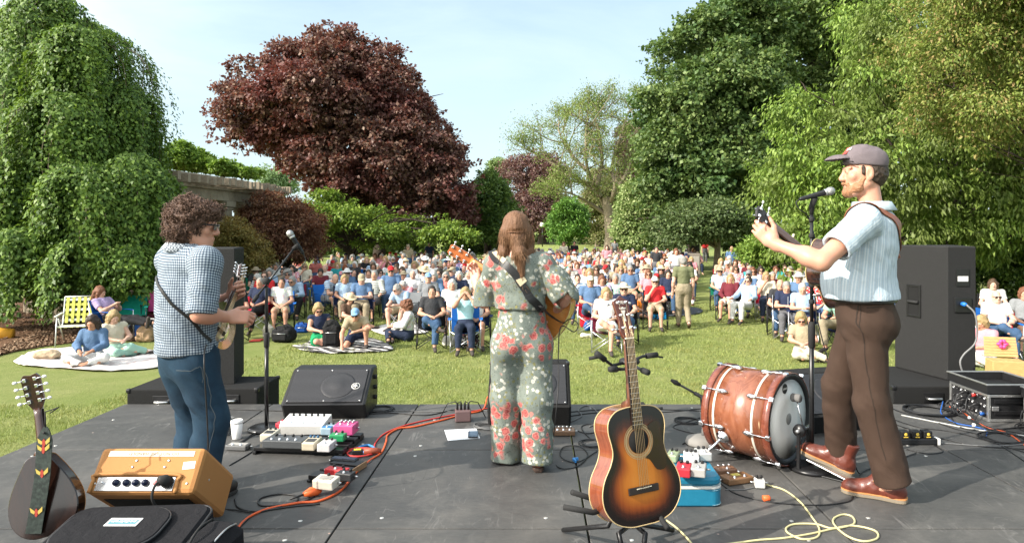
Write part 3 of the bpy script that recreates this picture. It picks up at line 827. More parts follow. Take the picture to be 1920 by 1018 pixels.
px_tree('pale_shrub', 'tall pale green flowering shrub beside the big right maple', [(1150, 470), (1148, 425), (1158, 372), (1180, 326), (1205, 332), (1222, 380), (1228, 440), (1220, 478)], 54, 60, 0.85, 1.8, 32000, 0.2,
  [(0.07, 0.12, 0.03), (0.14, 0.20, 0.06), (0.24, 0.30, 0.11), (0.34, 0.38, 0.18)], 1188, (0.14, 2), BK, 12, 0.3, br=0.05, cat='shrub')
for i, (x0, x1, y0, d, c, lb) in enumerate(((585, 985, 392, 50, 0, 'dark wood edge behind the copper maple and the crowd'), (1215, 1440, 400, 60, 0, 'dark shaded shrubbery under the big right maples'), (1540, 2300, 380, 32, 0, 'dark evergreen hedge far behind the ash tree'), (-40, 330, 395, 40, 0, 'dark hedge closing the garden behind the weeping tree'), (560, 980, 440, 62, 1, 'low clipped hedge far behind the crowd under the maples'), (1085, 1160, 418, 98, 2, 'pale feathery hedge behind the far lawn edge'), (960, 1040, 440, 108, 1, 'low far hedge below the purple beech'))):
 cols = [[(0.012, 0.028, 0.008), (0.03, 0.055, 0.012), (0.05, 0.085, 0.02)], [(0.03, 0.06, 0.012), (0.06, 0.10, 0.02), (0.11, 0.16, 0.03)], [(0.09, 0.12, 0.045), (0.14, 0.17, 0.07), (0.19, 0.22, 0.10)]][c]
 px_tree('hedge', lb, [(x0, y0 + 8), (x0 + 10, y0), (x1 - 10, y0), (x1, y0 + 8), (x1, 478), (x0, 478)], d, int((x1 - x0) / 6) + 12, 0.012 * d, 1.6, int((x1 - x0) * 90), 0.0034 * d + 0.04, cols, None, (0.08, 0.8), BKD, 0, 0.25, cat='hedge')
px_tree('feathery_tree', 'pale yellow green feathery tree behind the trunk of the sparse tree', [(1072, 462), (1080, 390), (1098, 330), (1128, 300), (1165, 305), (1192, 345), (1200, 450), (1150, 465)], 88, 50, 1.5, 3.2, 26000, 0.3,
  [(0.10, 0.115, 0.045), (0.15, 0.165, 0.065), (0.21, 0.215, 0.09), (0.20, 0.15, 0.09)], 1120, (0.3, 4), BKP, 20, 0.4, br=0.1)
# ---- the tall sparse tree: open limbs, thin new leaf
def sparse_tree():
 D = 76.0; root_p = Vector(P(1146, 0, D)); gz_ = float(lawn_z(np.array([root_p.x]), np.array([D]))[0]); b = Vector((root_p.x, D, gz_))
 root = thing('sparse_tree', 'tall open tree with bare limbs and thin new leaves', 'tree', b)
 wood = MB(); tips = []
 def q(x, y, dd=0.0): return Vector(P(x, y, D)) + Vector((0, dd, 0)) - b
 def grow(p, d, L, r, lev):
  pts = [p]; dd = d.copy()
  for i in range(4):
   dd = (dd + Vector((random.gauss(0, .20), random.gauss(0, .22), random.gauss(0.05, .16)))).normalized(); pts.append(pts[-1] + dd * L / 4)
  wood.tube(pts, [r * (1 - 0.11 * i) for i in range(5)], 6 if lev < 2 else 4, cap=False)
  if lev >= 4 or L < 0.7: tips.append(pts[-1]); tips.append(pts[2]); return
  for _ in range(2 if lev else 3):
   k = random.choice((2, 3, 4)); a = (dd + Vector((random.gauss(0, .75), random.gauss(0, .75), random.gauss(0.1, .4)))).normalized()
   grow(pts[k], a, L * random.uniform(.58, .8), r * .55, lev + 1)
  grow(pts[-1], dd, L * .7, r * .6, lev + 1)
 SQ = lambda y: 478 - (478 - y) * .84
 trunk = [q(1146, 478), q(1145, 440), q(1141, 400), q(1137, 370)]
 wood.tube(trunk, [.95, .62, .52, .46], 12, cap=False)
 mains = [[(1137, 372), (1120, 330), (1100, 290), (1096, 235), (1098, 190)], [(1139, 380), (1150, 330), (1148, 280), (1160, 220), (1180, 160)], [(1128, 350), (1100, 318), (1060, 296), (1020, 262)],
   [(1100, 290), (1075, 255), (1052, 205)], [(1118, 325), (1128, 270), (1118, 200), (1112, 160)], [(1150, 340), (1172, 300), (1192, 250)], [(1135, 385), (1105, 362), (1072, 345)], [(1142, 395), (1165, 365), (1185, 340)]]
 for m in mains:
  pts = smooth_path([q(x, SQ(y), random.gauss(0, 1.1)) for x, y in m], 3)
  wood.tube(pts, [0.26 * (1 - .62 * i / (len(pts) - 1)) for i in range(len(pts))], 8, cap=False)
  for k in range(3, len(pts), 1):
   d = (pts[k] - pts[k - 1]).normalized(); a = (d * .5 + Vector((random.gauss(0, .7), random.gauss(0, .7), random.gauss(.25, .35)))).normalized()
   grow(pts[k], a, random.uniform(1.6, 2.9), .10, 2)
  grow(pts[-1], (pts[-1] - pts[-3]).normalized(), 1.8, .12, 1)
 wood.build('trunk', BKP, root)
 T = np.array(tips); n = 36000; j = RNG.integers(0, len(T), n); p = T[j] + RNG.normal(size=(n, 3)) * 0.42
 L = leaf_mesh(p, rand_dir(n) + np.array([0, 0, -.3]), rand_dir(n) + np.array([0, 0, .7]), 0.21 * RNG.uniform(.5, 1.3, n), 0.5)
 link_mesh('crown', mesh_np('crown', L, np.arange(len(L)).reshape(-1, 4)), leafmat('sparse_leaf', [(0.09, 0.135, 0.03), (0.14, 0.195, 0.05), (0.19, 0.24, 0.07), (0.17, 0.16, 0.07)], 0.4), root)
sparse_tree()
MG = [(0.034, 0.064, 0.019), (0.066, 0.108, 0.031), (0.108, 0.155, 0.046), (0.155, 0.20, 0.068)]
px_tree('field_maple', 'huge dense green maple right of the sparse tree',
  [(1212, 478), (1182, 400), (1190, 300), (1178, 190), (1216, 150), (1204, 105), (1240, 62), (1288, 34), (1345, -20), (1410, -40), (1470, 60), (1490, 200), (1470, 300), (1440, 360), (1420, 430), (1330, 420), (1270, 450)],
  46, 165, 1.45, 4.6, 150000, 0.24, MG, 1300, (0.5, 4), BKD, 40, 0.28, ((0.05, 0.11, 0.03), 0.3), br=0.15, sub=16, subr=0.36, asp=0.8)
px_tree('field_maple', 'second tall green maple rising out of the top of the picture',
  [(1335, 20), (1350, -60), (1420, -130), (1560, -130), (1660, -60), (1700, 120), (1660, 300), (1560, 400), (1440, 420), (1390, 300), (1350, 120)],
  50, 130, 1.6, 4.8, 120000, 0.25, [(c[0] * 1.15, c[1] * 1.12, c[2] * 1.1) for c in MG], 1500, (0.55, 5), BKD, 30, 0.28, br=0.15, sub=16, subr=0.36, asp=0.8)
px_tree('leaning_tree', 'small dark spreading tree with a leaning pale trunk behind the crowd',
  [(1232, 470), (1225, 420), (1260, 380), (1330, 365), (1400, 380), (1418, 440), (1400, 468), (1350, 452), (1300, 458), (1262, 480)], 40, 60, 0.95, 2.6, 40000, 0.17,
  [(0.03, 0.055, 0.016), (0.055, 0.085, 0.028), (0.085, 0.12, 0.045), (0.12, 0.155, 0.06)], 1345, (0.22, 2.8), BKP, 20, 0.25)
AG = [(0.06, 0.11, 0.016), (0.105, 0.175, 0.026), (0.16, 0.24, 0.04), (0.22, 0.30, 0.07)]
px_tree('ash_tree', 'large light green tree with drooping leaf sprays behind the bassist',
  [(1398, 500), (1404, 420), (1398, 330), (1422, 250), (1420, 205), (1470, 180), (1530, 130), (1575, 60), (1570, -10), (1620, -80), (1900, -120), (2180, -80), (2180, 420), (2060, 470), (1900, 480), (1760, 500), (1660, 520), (1500, 520)],
  20, 150, 1.05, 3.4, 175000, 0.15, AG, 1800, (0.42, 3.2), BKD, 60, 0.34, ((0.14, 0.17, 0.05), 0.5), br=0.07, sub=20, subr=0.34, asp=0.36, droop=1.5, up=0.1, flat=1.0)
px_tree('seed_tree', 'olive tree with brownish seed clusters arching in from the upper right',
  [(1660, -60), (1650, 60), (1690, 150), (1740, 200), (1760, 280), (1830, 330), (1900, 345), (2100, 380), (2150, 100), (2100, -120), (1800, -140)],
  13.5, 70, 0.62, 1.6, 90000, 0.075, [(0.085, 0.12, 0.026), (0.135, 0.18, 0.038), (0.19, 0.225, 0.052), (0.25, 0.165, 0.075)], 2080, (0.22, 3.2), BKD, 46, 0.34, br=0.035, sub=22, subr=0.36, asp=0.42, droop=0.8)
px_tree('laurel_hedge', 'dark glossy hedge behind the right speaker and seated guests',
  [(1690, 560), (1690, 440), (1760, 415), (1900, 425), (2150, 415), (2200, 560), (1950, 575), (1800, 560)], 21, 80, 0.7, 1.0, 60000, 0.10,
  [(0.022, 0.05, 0.010), (0.045, 0.085, 0.016), (0.08, 0.13, 0.025), (0.13, 0.18, 0.04)], None, (0.1, 0.8), BKD, 0, 0.25, cat='hedge', rough=0.35)
px_tree('lilac_bush', 'rounded green bush at the foot of the ash tree beside the audience',
  [(1392, 500), (1395, 455), (1420, 425), (1470, 420), (1530, 440), (1560, 500), (1480, 520)], 26, 40, 0.6, 1.2, 30000, 0.12, AG, None, (0.08, 0.8), BKD, 8, 0.3, cat='shrub', br=0.03)
# == people: shared sculpting
A3 = lambda *v: np.array(v, float)
def unit(v): v = np.asarray(v, float); return v / (np.linalg.norm(v) + 1e-9)
def basis(fwd, up=(0, 0, 1)):
 """columns right, forward, up"""
 f = unit(fwd); r = unit(np.cross(f, up)); return np.stack([r, f, np.cross(r, f)], 1)
def sdf_head(S, c, M, s=1.0, fine=True, male=True):
 c = np.asarray(c, float); q = lambda *v: c + M @ (np.array(v) * s)
 e = lambda p, r, k=0.02, op='u': S.ell(q(*p), np.array(r) * s, M, k * s, op)
 e((0, -.018, .032), (.074, .094, .086)); e((0, .022, -.03), (.060, .068, .078), .03)
 e((0, .050, -.082), (.046 if male else .038, .036, .030), .03); e((0, .068, -.098), (.024, .018, .018), .02)
 for x in (-1, 1):
  S.cone(q(x * .056, -.005, -.055), q(x * .030, .055, -.098), .018 * s, .014 * s, .03 * s)       # jaw line
  e((x * .040, .062, -.018), (.026, .018, .022), .02)                                             # cheekbone
  if fine:
   e((x * .031, .096, .008), (.017, .012, .011), .012, 's')                                   # eye socket
   e((x * .031, .080, .006), (.0125, .0125, .0125), .004)                                     # eyeball and lids
   S.cone(q(x * .012, .089, .026), q(x * .050, .074, .026), .009 * s, .007 * s, .014 * s)      # brow
   e((x * .076, -.012, -.008), (.010, .021, .033), .008)
   e((x * .084, -.006, -.004), (.005, .010, .018), .006, 's'); e((x * .074, -.004, -.036), (.008, .010, .012), .006)
  else: e((x * .076, -.012, -.008), (.012, .022, .032), .01)
 S.cone(q(0, .086, .018), q(0, .106, -.024), .009 * s, .013 * s, .016 * s)
 e((0, .102, -.030), (.016, .012, .010), .010)
 if fine:
  for x in (-1, 1): e((x * .011, .096, -.032), (.008, .009, .007), .006)
  e((0, .088, -.058), (.022, .010, .0055), .006); e((0, .086, -.069), (.019, .010, .0065), .006); e((0, .100, -.0635), (.020, .007, .0016), .003, 's')
 return q
def sdf_hand(S, w, d, n, side=1, curl=(.5, .6, .4), s=1.0, thumb=None, spread=.10, k=.008):
 """palm and five fingers: w wrist, d towards the knuckles, n palm normal (fingers close that way), side +1/-1 where the thumb leaves"""
 d = unit(d); n = unit(np.asarray(n) - d * np.dot(n, d)); t = unit(np.cross(d, n)) * side
 w = np.asarray(w, float); M = np.stack([t, d, n], 1)
 S.cone(w - d * .02 * s, w + d * .02 * s, .026 * s, .027 * s, .02, n=n, f=.8)
 S.box(w + d * .055 * s, A3(.039, .044, .0135) * s, M, .013 * s, .02)
 S.ell(w + d * .035 * s + t * .024 * s + n * .008 * s, A3(.018, .03, .016) * s, M, .015)
 lens = [(.043, .026, .021), (.047, .030, .022), (.044, .028, .022), (.035, .021, .019)]; offs = [.029, .0095, -.0105, -.030]; adv = [.094, .098, .094, .086]
 for i in range(4):
  p = w + d * adv[i] * s + t * offs[i] * s; a = 0.0; dd = unit(d + t * (offs[i] / .03) * spread); r = (.0095, .0100, .0095, .0082)[i] * s
  S.cone(p - dd * .03 * s, p, r * 1.15, r, k)
  for j in range(3):
   a += curl[j] * (1 + .06 * i); v = dd * math.cos(a) + n * math.sin(a); q = p + v * lens[i][j] * s
   S.cone(p, q, r * (1 - .08 * j), r * (.94 - .10 * j), .003); p = q
 tt = thumb or (.75, .55, .35)
 v = unit(t * tt[0] + d * tt[1] + n * tt[2]); p = w + d * .022 * s + t * .026 * s + n * .006 * s; q = p + v * .046 * s
 S.cone(p, q, .0155 * s, .012 * s, .012); v2 = unit(v + d * .45 - t * .25); S.cone(q, q + v2 * .031 * s, .0115 * s, .0095 * s, .004); S.cone(q + v2 * .031 * s, q + unit(v2 + d * .2 + n * .2) * .054 * s, .0098 * s, .008 * s, .003)
def torso(S, J, g, k=.05, wx=1.0):
 """ribcage, waist, pelvis and shoulder line, g grown outwards"""
 up = unit(J['neck'] - J['pelvis']); rt = J['shR'] - J['shL']; rt = unit(rt - up * (rt @ up)); fw = np.cross(up, rt); M = np.stack([rt, fw, up], 1)
 hp = J['hipR'] - J['hipL']; hp = unit(hp); Mp = np.stack([hp, unit(np.cross((0, 0, 1), hp)), A3(0, 0, 1)], 1)
 b = J.get('bulk', 1.0)
 ch = J['neck'] * .68 + J['pelvis'] * .32
 S.ell(ch, A3(.158 * b + g, .112 * b + g, .205 + g) * A3(wx, 1, 1), M, k)
 S.ell(J['neck'] * .88 + J['pelvis'] * .12 - fw * .01, A3(.15 * b + g, .09 * b + g, .075 + g), M, k)
 S.ell(J['neck'] * .36 + J['pelvis'] * .64 + fw * J.get('belly', 0.0), A3(.140 * b + g, .108 * b + g, .17 + g) * A3(wx, 1, 1), M, k)
 S.ell(J['pelvis'], A3(.162 * b + g, .120 * b + g, .125 + g), Mp, k)
 S.cone(J['shL'] + fw * .0, J['shR'], .058 + g, None, k)
 return M
def sdf_body(S, J, fine=True, hands=None, male=True, tk=1.0, shoes_h=0.0):
 """one continuous skin surface, head to foot"""
 torso(S, J, 0.0)
 hc = J['head']; M = J['headM']; s = J.get('hs', 1.0)
 S.cone(J['neck'] - unit(J['neck'] - J['pelvis']) * .03, hc + M @ (A3(0, -.022, -.055) * s), .062, .053 * s, .04)
 sdf_head(S, hc, M, s, fine, male)
 for q in 'LR':
  S.cone(J['sh' + q], J['el' + q], .054 * tk, .041 * tk, .04); S.cone(J['el' + q], J['wr' + q] , .041 * tk, .0265, .025)
  e = J['el' + q] * .72 + J['wr' + q] * .28; S.ell(e, A3(.044, .044, .06) * tk, basis((1, 0.2, 0), unit(J['wr' + q] - J['el' + q])), .03)
  S.cone(J['hip' + q], J['kn' + q], .088 * tk, .056 * tk, .05); S.cone(J['kn' + q], J['an' + q], .056 * tk, .037, .03)
  c = J['kn' + q] * .7 + J['an' + q] * .3 - unit(np.cross(J['kn' + q] - J['an' + q], (1, 0, 0))) * .0
  S.ell(c, A3(.056, .056, .085) * tk, basis((1, .2, 0), unit(J['kn' + q] - J['an' + q])), .03)
  h = J['an' + q]; t = J['toe' + q]; b_ = S.h < .006; S.cone(h + (h - t) * (.0 if b_ else .12) - A3(0, 0, .06 if b_ else .03), t - A3(0, 0, .015 if b_ else 0), .024 if b_ else .034, .012 if b_ else .026, .02)
  if hands is not None and q in hands: hands[q](S)
  else:
   d = unit(J['wr' + q] - J['el' + q]); S.cone(J['wr' + q], J['wr' + q] + d * .075, .03, .036, .02, n=(0, 0, 1), f=.6); S.cone(J['wr' + q] + d * .07, J['wr' + q] + d * .15 + A3(0, 0, -.02), .03, .018, .02, n=(0, 0, 1), f=.55)
   S.cone(J['wr' + q] + d * .03, J['wr' + q] + d * .07 + A3(-.035 if q == 'R' else .035, 0, .01), .014, .010, .012)
def slit(S, p, d, r, L=.15):
 """flat end of a sleeve or trouser leg at p, the limb leaving along d"""
 d = unit(d); M = basis(unit(np.cross(d, (0.3, 1, .2))), d)
 S.box(np.asarray(p) + d * L * .5, A3(r, r, L * .5), M, .003, .004, 's')
def sdf_top(S, J, g=.014, sleeve=.8, loose=.012, hem=None, collar=True, k=.03, wide=1.0, wx=1.0):
 """shirt: sleeve 0..1 upper arm, 1..2 forearm"""
 for q in 'LR':
  sh, el, wr = J['sh' + q], J['el' + q], J['wr' + q]; f = min(sleeve, 1.0); e = sh + (el - sh) * (f + (.12 if sleeve <= 1 else 0))
  S.cone(sh, e, .062 + loose, (.050 + loose) * wide, .045)
  if sleeve > 1:
   e2 = el + (wr - el) * (sleeve - 1 + .1); S.cone(el, e2, .050 + loose, .040 + loose * .8, .03); slit(S, el + (wr - el) * (sleeve - 1), wr - el, .085)
  else:
   slit(S, sh + (el - sh) * f, el - sh, .105)
   if S.h < .006: d = unit(el - sh); c = sh + (el - sh) * f; S.cone(c - d * .07, c + d * .02, .046 + loose * .6, (.044 + loose) * wide - .008, .003, 's')
 M = torso(S, J, g, k, wx)
 if hem is not None: S.cut(*hem)
 if collar: S.cone(J['neck'], J['neck'] + unit(J['head'] - J['neck']) * .03, .075, .066, .03)
 nk = J['neck'] + unit(J['head'] - J['neck']) * .06
 S.box(nk + unit(J['head'] - J['neck']) * .06, A3(.1, .1, .06), basis((0, 1, 0), unit(J['head'] - J['neck'])), .003, .004, 's')
 return M
def sdf_legs(S, J, g=.012, length=2.0, loose=.014, waist=None, flare=0.0):
 """trousers: length 0..1 thigh, 1..2 shin"""
 hp = unit(J['hipR'] - J['hipL']); Mp = np.stack([hp, unit(np.cross((0, 0, 1), hp)), A3(0, 0, 1)], 1); b = J.get('bulk', 1.0)
 for q in 'LR':
  h, kn, an = J['hip' + q], J['kn' + q], J['an' + q]
  if length <= 1:
   S.cone(h, h + (kn - h) * (length + .1), .093 + g + loose * .5, .072 + loose * 1.3, .05); slit(S, h + (kn - h) * length, kn - h, .105)
  else:
   S.cone(h, kn, .093 + g, .062 + loose, .05); e = kn + (an - kn) * (length - 1 + .08); S.cone(kn, e, .062 + loose, .050 + loose + flare, .04); slit(S, kn + (an - kn) * (length - 1), an - kn, .10, .12)
 S.ell(J['pelvis'], A3(.164 * b + g, .124 * b + g, .13 + g), Mp, .05)
 S.ell(J['pelvis'] + (J['neck'] - J['pelvis']) * .16, A3(.15 * b + g, .114 * b + g, .12), Mp, .05)
 if waist is not None: S.cut(*waist)
def mirror(J):
 for k in list(J):
  if k.endswith('R') and k[:-1] + 'L' not in J: J[k[:-1] + 'L'] = J[k] * A3(-1, 1, 1)
 return J
# ---- materials that take their colour from each object
def objcol(name, kind):
 if name in MATS: return MATS[name]
 t = NT(name).set(0.82 if kind != 'skin' else 0.5, 0, 0.25, 0, 0)
 o = t.new('ShaderNodeObjectInfo'); c = o.outputs['Color']
 n = t.noise(9, 4, .6)
 if kind == 'stripe':
  z = t.new('ShaderNodeSeparateXYZ'); t.link(t.coord(), z.inputs[0])
  w = t.math('GREATER_THAN', t.math('SINE', t.math('MULTIPLY', z.outputs['Z'], 130)), 0.15); c = t.mix(w, c, (.72, .74, .76))
 elif kind == 'check':
  z = t.new('ShaderNodeSeparateXYZ'); t.link(t.coord(), z.inputs[0])
  a = t.math('GREATER_THAN', t.math('SINE', t.math('MULTIPLY', z.outputs['Z'], 150)), 0.1); b = t.math('GREATER_THAN', t.math('SINE', t.math('MULTIPLY', z.outputs['X'], 150)), 0.1)
  c = t.mix(t.math('MULTIPLY', t.math('ADD', a, b), .42), c, (.70, .70, .70))
 elif kind == 'flower':
  v = t.new('ShaderNodeTexVoronoi', i_Scale=24.0); t.link(t.coord(), v.inputs['Vector'])
  c = t.mix(t.ramp(v.outputs['Distance'], [(.35, (1, 1, 1)), (.45, (0, 0, 0))]), c, t.mix(.6, v.outputs['Color'], (.75, .70, .68)))
 elif kind == 'hair':
  f = t.noise(60, 4, .7, t.coord((1, 1, .25))); c = t.mix(f, t.mix(1.0, c, (.45, .45, .45), 'MULTIPLY'), t.mix(.05, c, (.8, .7, .55))); t.set(.5, 0, .3); t.bump(f, .6, .02)
 elif kind == 'skin':
  c = t.mix(t.noise(40, 3), t.mix(1.0, c, (.92, .86, .84), 'MULTIPLY'), c); t.b.inputs['Subsurface Weight'].default_value = 0.0
 if kind not in ('hair', 'skin'):
  c = t.mix(n, t.mix(1.0, c, (.82, .82, .82), 'MULTIPLY'), c); t.bump(t.noise(26, 4, .6), .45, .03)
 t.base(c); MATS[name] = t.m; return t.m
MK = {k: objcol('crowd_' + k, k) for k in ('plain', 'stripe', 'check', 'flower', 'hair', 'skin')}
M_GLASS = mat('dark_lens', (0.008, 0.008, 0.01), 0.12, 0, 0.6)
M_STRAW = fabric('straw', (0.62, 0.50, 0.32), .15, 300, .4)
# == the audience: seated poses, built once, then copied
def pose(kind):
 """joints of a person facing +y, standing on or sitting over the origin"""
 J = dict(pelvis=A3(0, -.03, .50), neck=A3(0, -.17, 1.00), shR=A3(.165, -.165, .965), hipR=A3(.09, 0, .48), knR=A3(.125, .43, .53), anR=A3(.13, .47, .12), toeR=A3(.15, .64, .045),
   head=A3(0, -.135, 1.145), elR=A3(.25, -.05, .71), wrR=A3(.09, .17, .63), hz=1.16); f = (0, 1, -.05)
 if kind == 'armrest': J.update(elR=A3(.275, -.02, .72), wrR=A3(.27, .22, .68), neck=A3(0, -.21, .99), head=A3(0, -.18, 1.135), shR=A3(.17, -.2, .955))
 elif kind == 'crossed':
  J.update(elL=A3(-.26, -.04, .72), wrL=A3(-.05, .16, .64), knL=A3(-.10, .42, .55), anL=A3(-.07, .50, .12), toeL=A3(-.09, .66, .045), knR=A3(.10, .42, .64), anR=A3(-.16, .50, .47), toeR=A3(-.26, .62, .43), wrR=A3(.03, .22, .68))
 elif kind == 'folded': J.update(elR=A3(.23, .0, .74), wrR=A3(-.06, .05, .79), elL=A3(-.23, .0, .73), wrL=A3(.05, .08, .77))
 elif kind == 'chin': J.update(elR=A3(.22, .10, .72), wrR=A3(.06, .06, .97), elL=A3(-.25, -.02, .71), wrL=A3(-.07, .18, .66))
 elif kind == 'lean': J.update(neck=A3(0, .18, .92), head=A3(.02, .30, 1.01), shR=A3(.17, .16, .89), elR=A3(.24, .30, .64), wrR=A3(.12, .52, .66), knR=A3(.2, .42, .52)); f = (.4, 1, -.35)
 elif kind == 'phone': J.update(elR=A3(.23, .02, .72), wrR=A3(.06, .22, .74), head=A3(0, -.10, 1.13)); f = (0, 1, -.45)
 elif kind == 'camera': J.update(elR=A3(.22, .14, .92), wrR=A3(.08, .05, 1.11), shR=A3(.165, -.14, .97)); f = (0, 1, 0)
 elif kind == 'floor':
  J.update(pelvis=A3(0, 0, .12), neck=A3(0, -.02, .60), shR=A3(.155, -.02, .565), head=A3(0, .03, .745), hipR=A3(.09, .03, .10), knR=A3(.30, .30, .17), anR=A3(.02, .42, .07), toeR=A3(-.12, .46, .05), elR=A3(.23, .08, .36), wrR=A3(.1, .30, .29)); f = (.1, 1, -.35); J['hz'] = .75
 elif kind == 'aside':
  J.update(pelvis=A3(0, 0, .12), neck=A3(.03, -.02, .60), shR=A3(.185, -.02, .56), shL=A3(-.13, -.02, .565), head=A3(.05, .03, .745), hipR=A3(.09, .03, .11), hipL=A3(-.08, .04, .12), knR=A3(.16, .40, .13), anR=A3(-.22, .34, .07), toeR=A3(-.36, .34, .05), knL=A3(-.06, .42, .20), anL=A3(-.36, .42, .08), toeL=A3(-.5, .44, .05), elR=A3(.25, .10, .36), wrR=A3(.12, .30, .34), elL=A3(-.2, .1, .36), wrL=A3(-.02, .31, .33)); f = (0, 1, -.5); J['hz'] = .75
 elif kind == 'kneel':
  J.update(pelvis=A3(0, -.10, .30), neck=A3(0, .22, .62), shR=A3(.17, .20, .58), head=A3(0, .34, .71), hipR=A3(.09, -.08, .28), hipL=A3(-.09, -.08, .28), knR=A3(.20, .16, .08), anR=A3(.16, -.26, .06), toeR=A3(.16, -.4, .05), knL=A3(-.20, .26, .47), anL=A3(-.2, .2, .1), toeL=A3(-.22, .36, .045), elR=A3(.26, .34, .34), wrR=A3(.24, .46, .10), elL=A3(-.28, .36, .44), wrL=A3(-.06, .48, .40)); f = (0, 1, -.25); J['hz'] = .75
 elif kind in ('stand', 'walk'):
  J.update(pelvis=A3(0, 0, .95), neck=A3(0, -.02, 1.45), shR=A3(.17, -.02, 1.41), head=A3(0, .02, 1.60), hipR=A3(.09, 0, .92), knR=A3(.10, .03, .5), anR=A3(.10, -.02, .09), toeR=A3(.12, .15, .04), elR=A3(.23, -.02, 1.12), wrR=A3(.22, .1, .88), hz=1.62)
  if kind == 'walk': J.update(knL=A3(-.09, .10, .49), anL=A3(-.09, .16, .09), toeL=A3(-.1, .33, .05), knR=A3(.10, .08, .49), anR=A3(.1, -.24, .14), toeR=A3(.12, -.12, .05), elL=A3(-.24, -.06, 1.12), wrL=A3(-.25, .04, .86), wrR=A3(.24, .06, .86))
 elif kind == 'bend': J.update(pelvis=A3(0, 0, .92), neck=A3(0, .42, 1.13), shR=A3(.17, .40, 1.08), head=A3(.03, .56, 1.12), hipR=A3(.09, 0, .9), knR=A3(.1, .05, .5), anR=A3(.1, -.02, .09), toeR=A3(.12, .15, .04), elR=A3(.2, .52, .82), wrR=A3(.14, .62, .58), hz=1.15); f = (0, 1, -.5)
 elif kind == 'recline': J.update(neck=A3(0, -.30, .90), head=A3(0, -.32, 1.06), shR=A3(.17, -.28, .87), knR=A3(.12, .46, .50), anR=A3(.1, .9, .42), toeR=A3(.13, .95, .56), elR=A3(.24, -.06, .68), wrR=A3(.07, .06, .80)); f = (-.25, 1, -.35); J['hz'] = 1.08
 J = mirror(J); J['headM'] = basis(f)
 return J
KINDS_P = ('lap', 'armrest', 'crossed', 'folded', 'chin', 'lean', 'phone', 'camera', 'floor', 'aside', 'kneel', 'stand', 'walk', 'bend', 'recline')
LOSE = bpy.data.collections.new('prototypes')       # never linked to the scene
def box_of(J, m=.16):
 p = np.array([v for k, v in J.items() if isinstance(v, np.ndarray) and v.shape == (3,)]); return p.min(0) - m, p.max(0) + m
PROTO = {}
def wrinkle(a, f=9.0, seed=1): return lambda V: a * vnoise(V * np.array([f, f, f * .55]), seed) + a * .5 * vnoise(V * f * 2.3, seed + 1)
def proto(kind, part, h):
 key = (kind, part, h)
 if key in PROTO: return PROTO[key]
 J = pose(kind); lo, hi = box_of(J); S = Sdf(lo, hi, h); W_ = wrinkle(.008)
 if part == 'body': sdf_body(S, J, h < .012); W_ = None
 elif part in ('short', 'long', 'tank'):
  Jt = dict(J); sdf_top(S, Jt, .016, {'short': .62, 'long': 1.9, 'tank': .12}[part], .014, collar=part == 'long')
 elif part in ('trousers', 'shorts'): sdf_legs(S, J, .016, 1.93 if part == 'trousers' else .8, .012)
 elif part == 'skirt':
  sdf_legs(S, J, .02, .9, .02); S.cone(J['hipL'] * .4 + J['knL'] * .6, J['hipR'] * .4 + J['knR'] * .6, .10, None, .08)
 elif part[:4] == 'shoe':
  for q in part[4]:
   a, t = J['an' + q], J['toe' + q]; S.cone(a + (a - t) * .16 - A3(0, 0, .035), t, .042, .036, .03, n=(0, 0, 1), f=.9)
  W_ = None
 o = S.mesh(part, W_, relax=1); me = o.data; bpy.data.objects.remove(o); PROTO[key] = me
 return me
def head_mesh(part, h=.009):
 key = ('head', part, h)
 if key in PROTO: return PROTO[key]
 S = Sdf((-.24, -.26, -.42), (.24, .26, .24), h); D = None
 if part in ('short_hair', 'bob', 'long_hair', 'curly_hair', 'balding'):
  D = (lambda V: .010 * vnoise(V * 28, 3)) if part != 'curly_hair' else (lambda V: .026 * vnoise(V * 30, 3) + .01 * vnoise(V * 60, 4))
  if part == 'balding': S.ell((0, -.035, -.005), (.084, .085, .055), None, .01); S.ell((0, -.02, .075), (.10, .12, .05), None, .01, 's')
  else:
   g = {'short_hair': 0, 'bob': .012, 'long_hair': .010, 'curly_hair': .03}[part]
   S.ell((0, -.025, .042), (.084 + g, .100 + g, .092 + g), None, .01); S.ell((0, -.045, -.01), (.082 + g, .075 + g, .075), None, .03)
  if part in ('bob', 'curly_hair'):
   for x in (-1, 1): S.cone((x * .075, .0, .02), (x * .082, -.005, -.075), .034, .03, .04)
   S.cone((-.05, -.07, -.05), (.05, -.07, -.05), .05, None, .04)
  if part == 'long_hair':
   for x in (-1, 1): S.cone((x * .078, .005, .02), (x * .095, .02, -.23), .034, .026, .04)
   S.cone((-.05, -.075, -.02), (-.06, -.075, -.25), .055, .04, .04); S.cone((.05, -.075, -.02), (.06, -.075, -.25), .055, .04, .04)
  S.ell((0, .085, -.035), (.066, .075, .095), None, .012, 's')
 elif part == 'sun_hat':
  S.ell((0, -.015, .085), (.088, .1, .075), None, .01); S.ell((0, -.012, .058), (.165, .178, .016), None, .02); S.ell((0, -.02, .0), (.078, .09, .075), None, .004, 's')
 elif part == 'cap':
  S.ell((0, -.018, .058), (.084, .102, .082), None, .01); S.ell((0, .10, .052), (.07, .085, .012), None, .015); S.ell((0, -.02, .0), (.09, .11, .055), None, .004, 's')
 elif part == 'sunglasses':
  for x in (-1, 1): S.box((x * .033, .094, .006), (.027, .010, .019), None, .008, .004); S.cone((x * .062, .085, .012), (x * .079, -.01, .008), .0055, None, .004)
  S.cone((-.03, .1, .012), (.03, .1, .012), .006, None, .004)
 o = S.mesh(part, D, relax=1); me = o.data; bpy.data.objects.remove(o); PROTO[key] = me
 return me
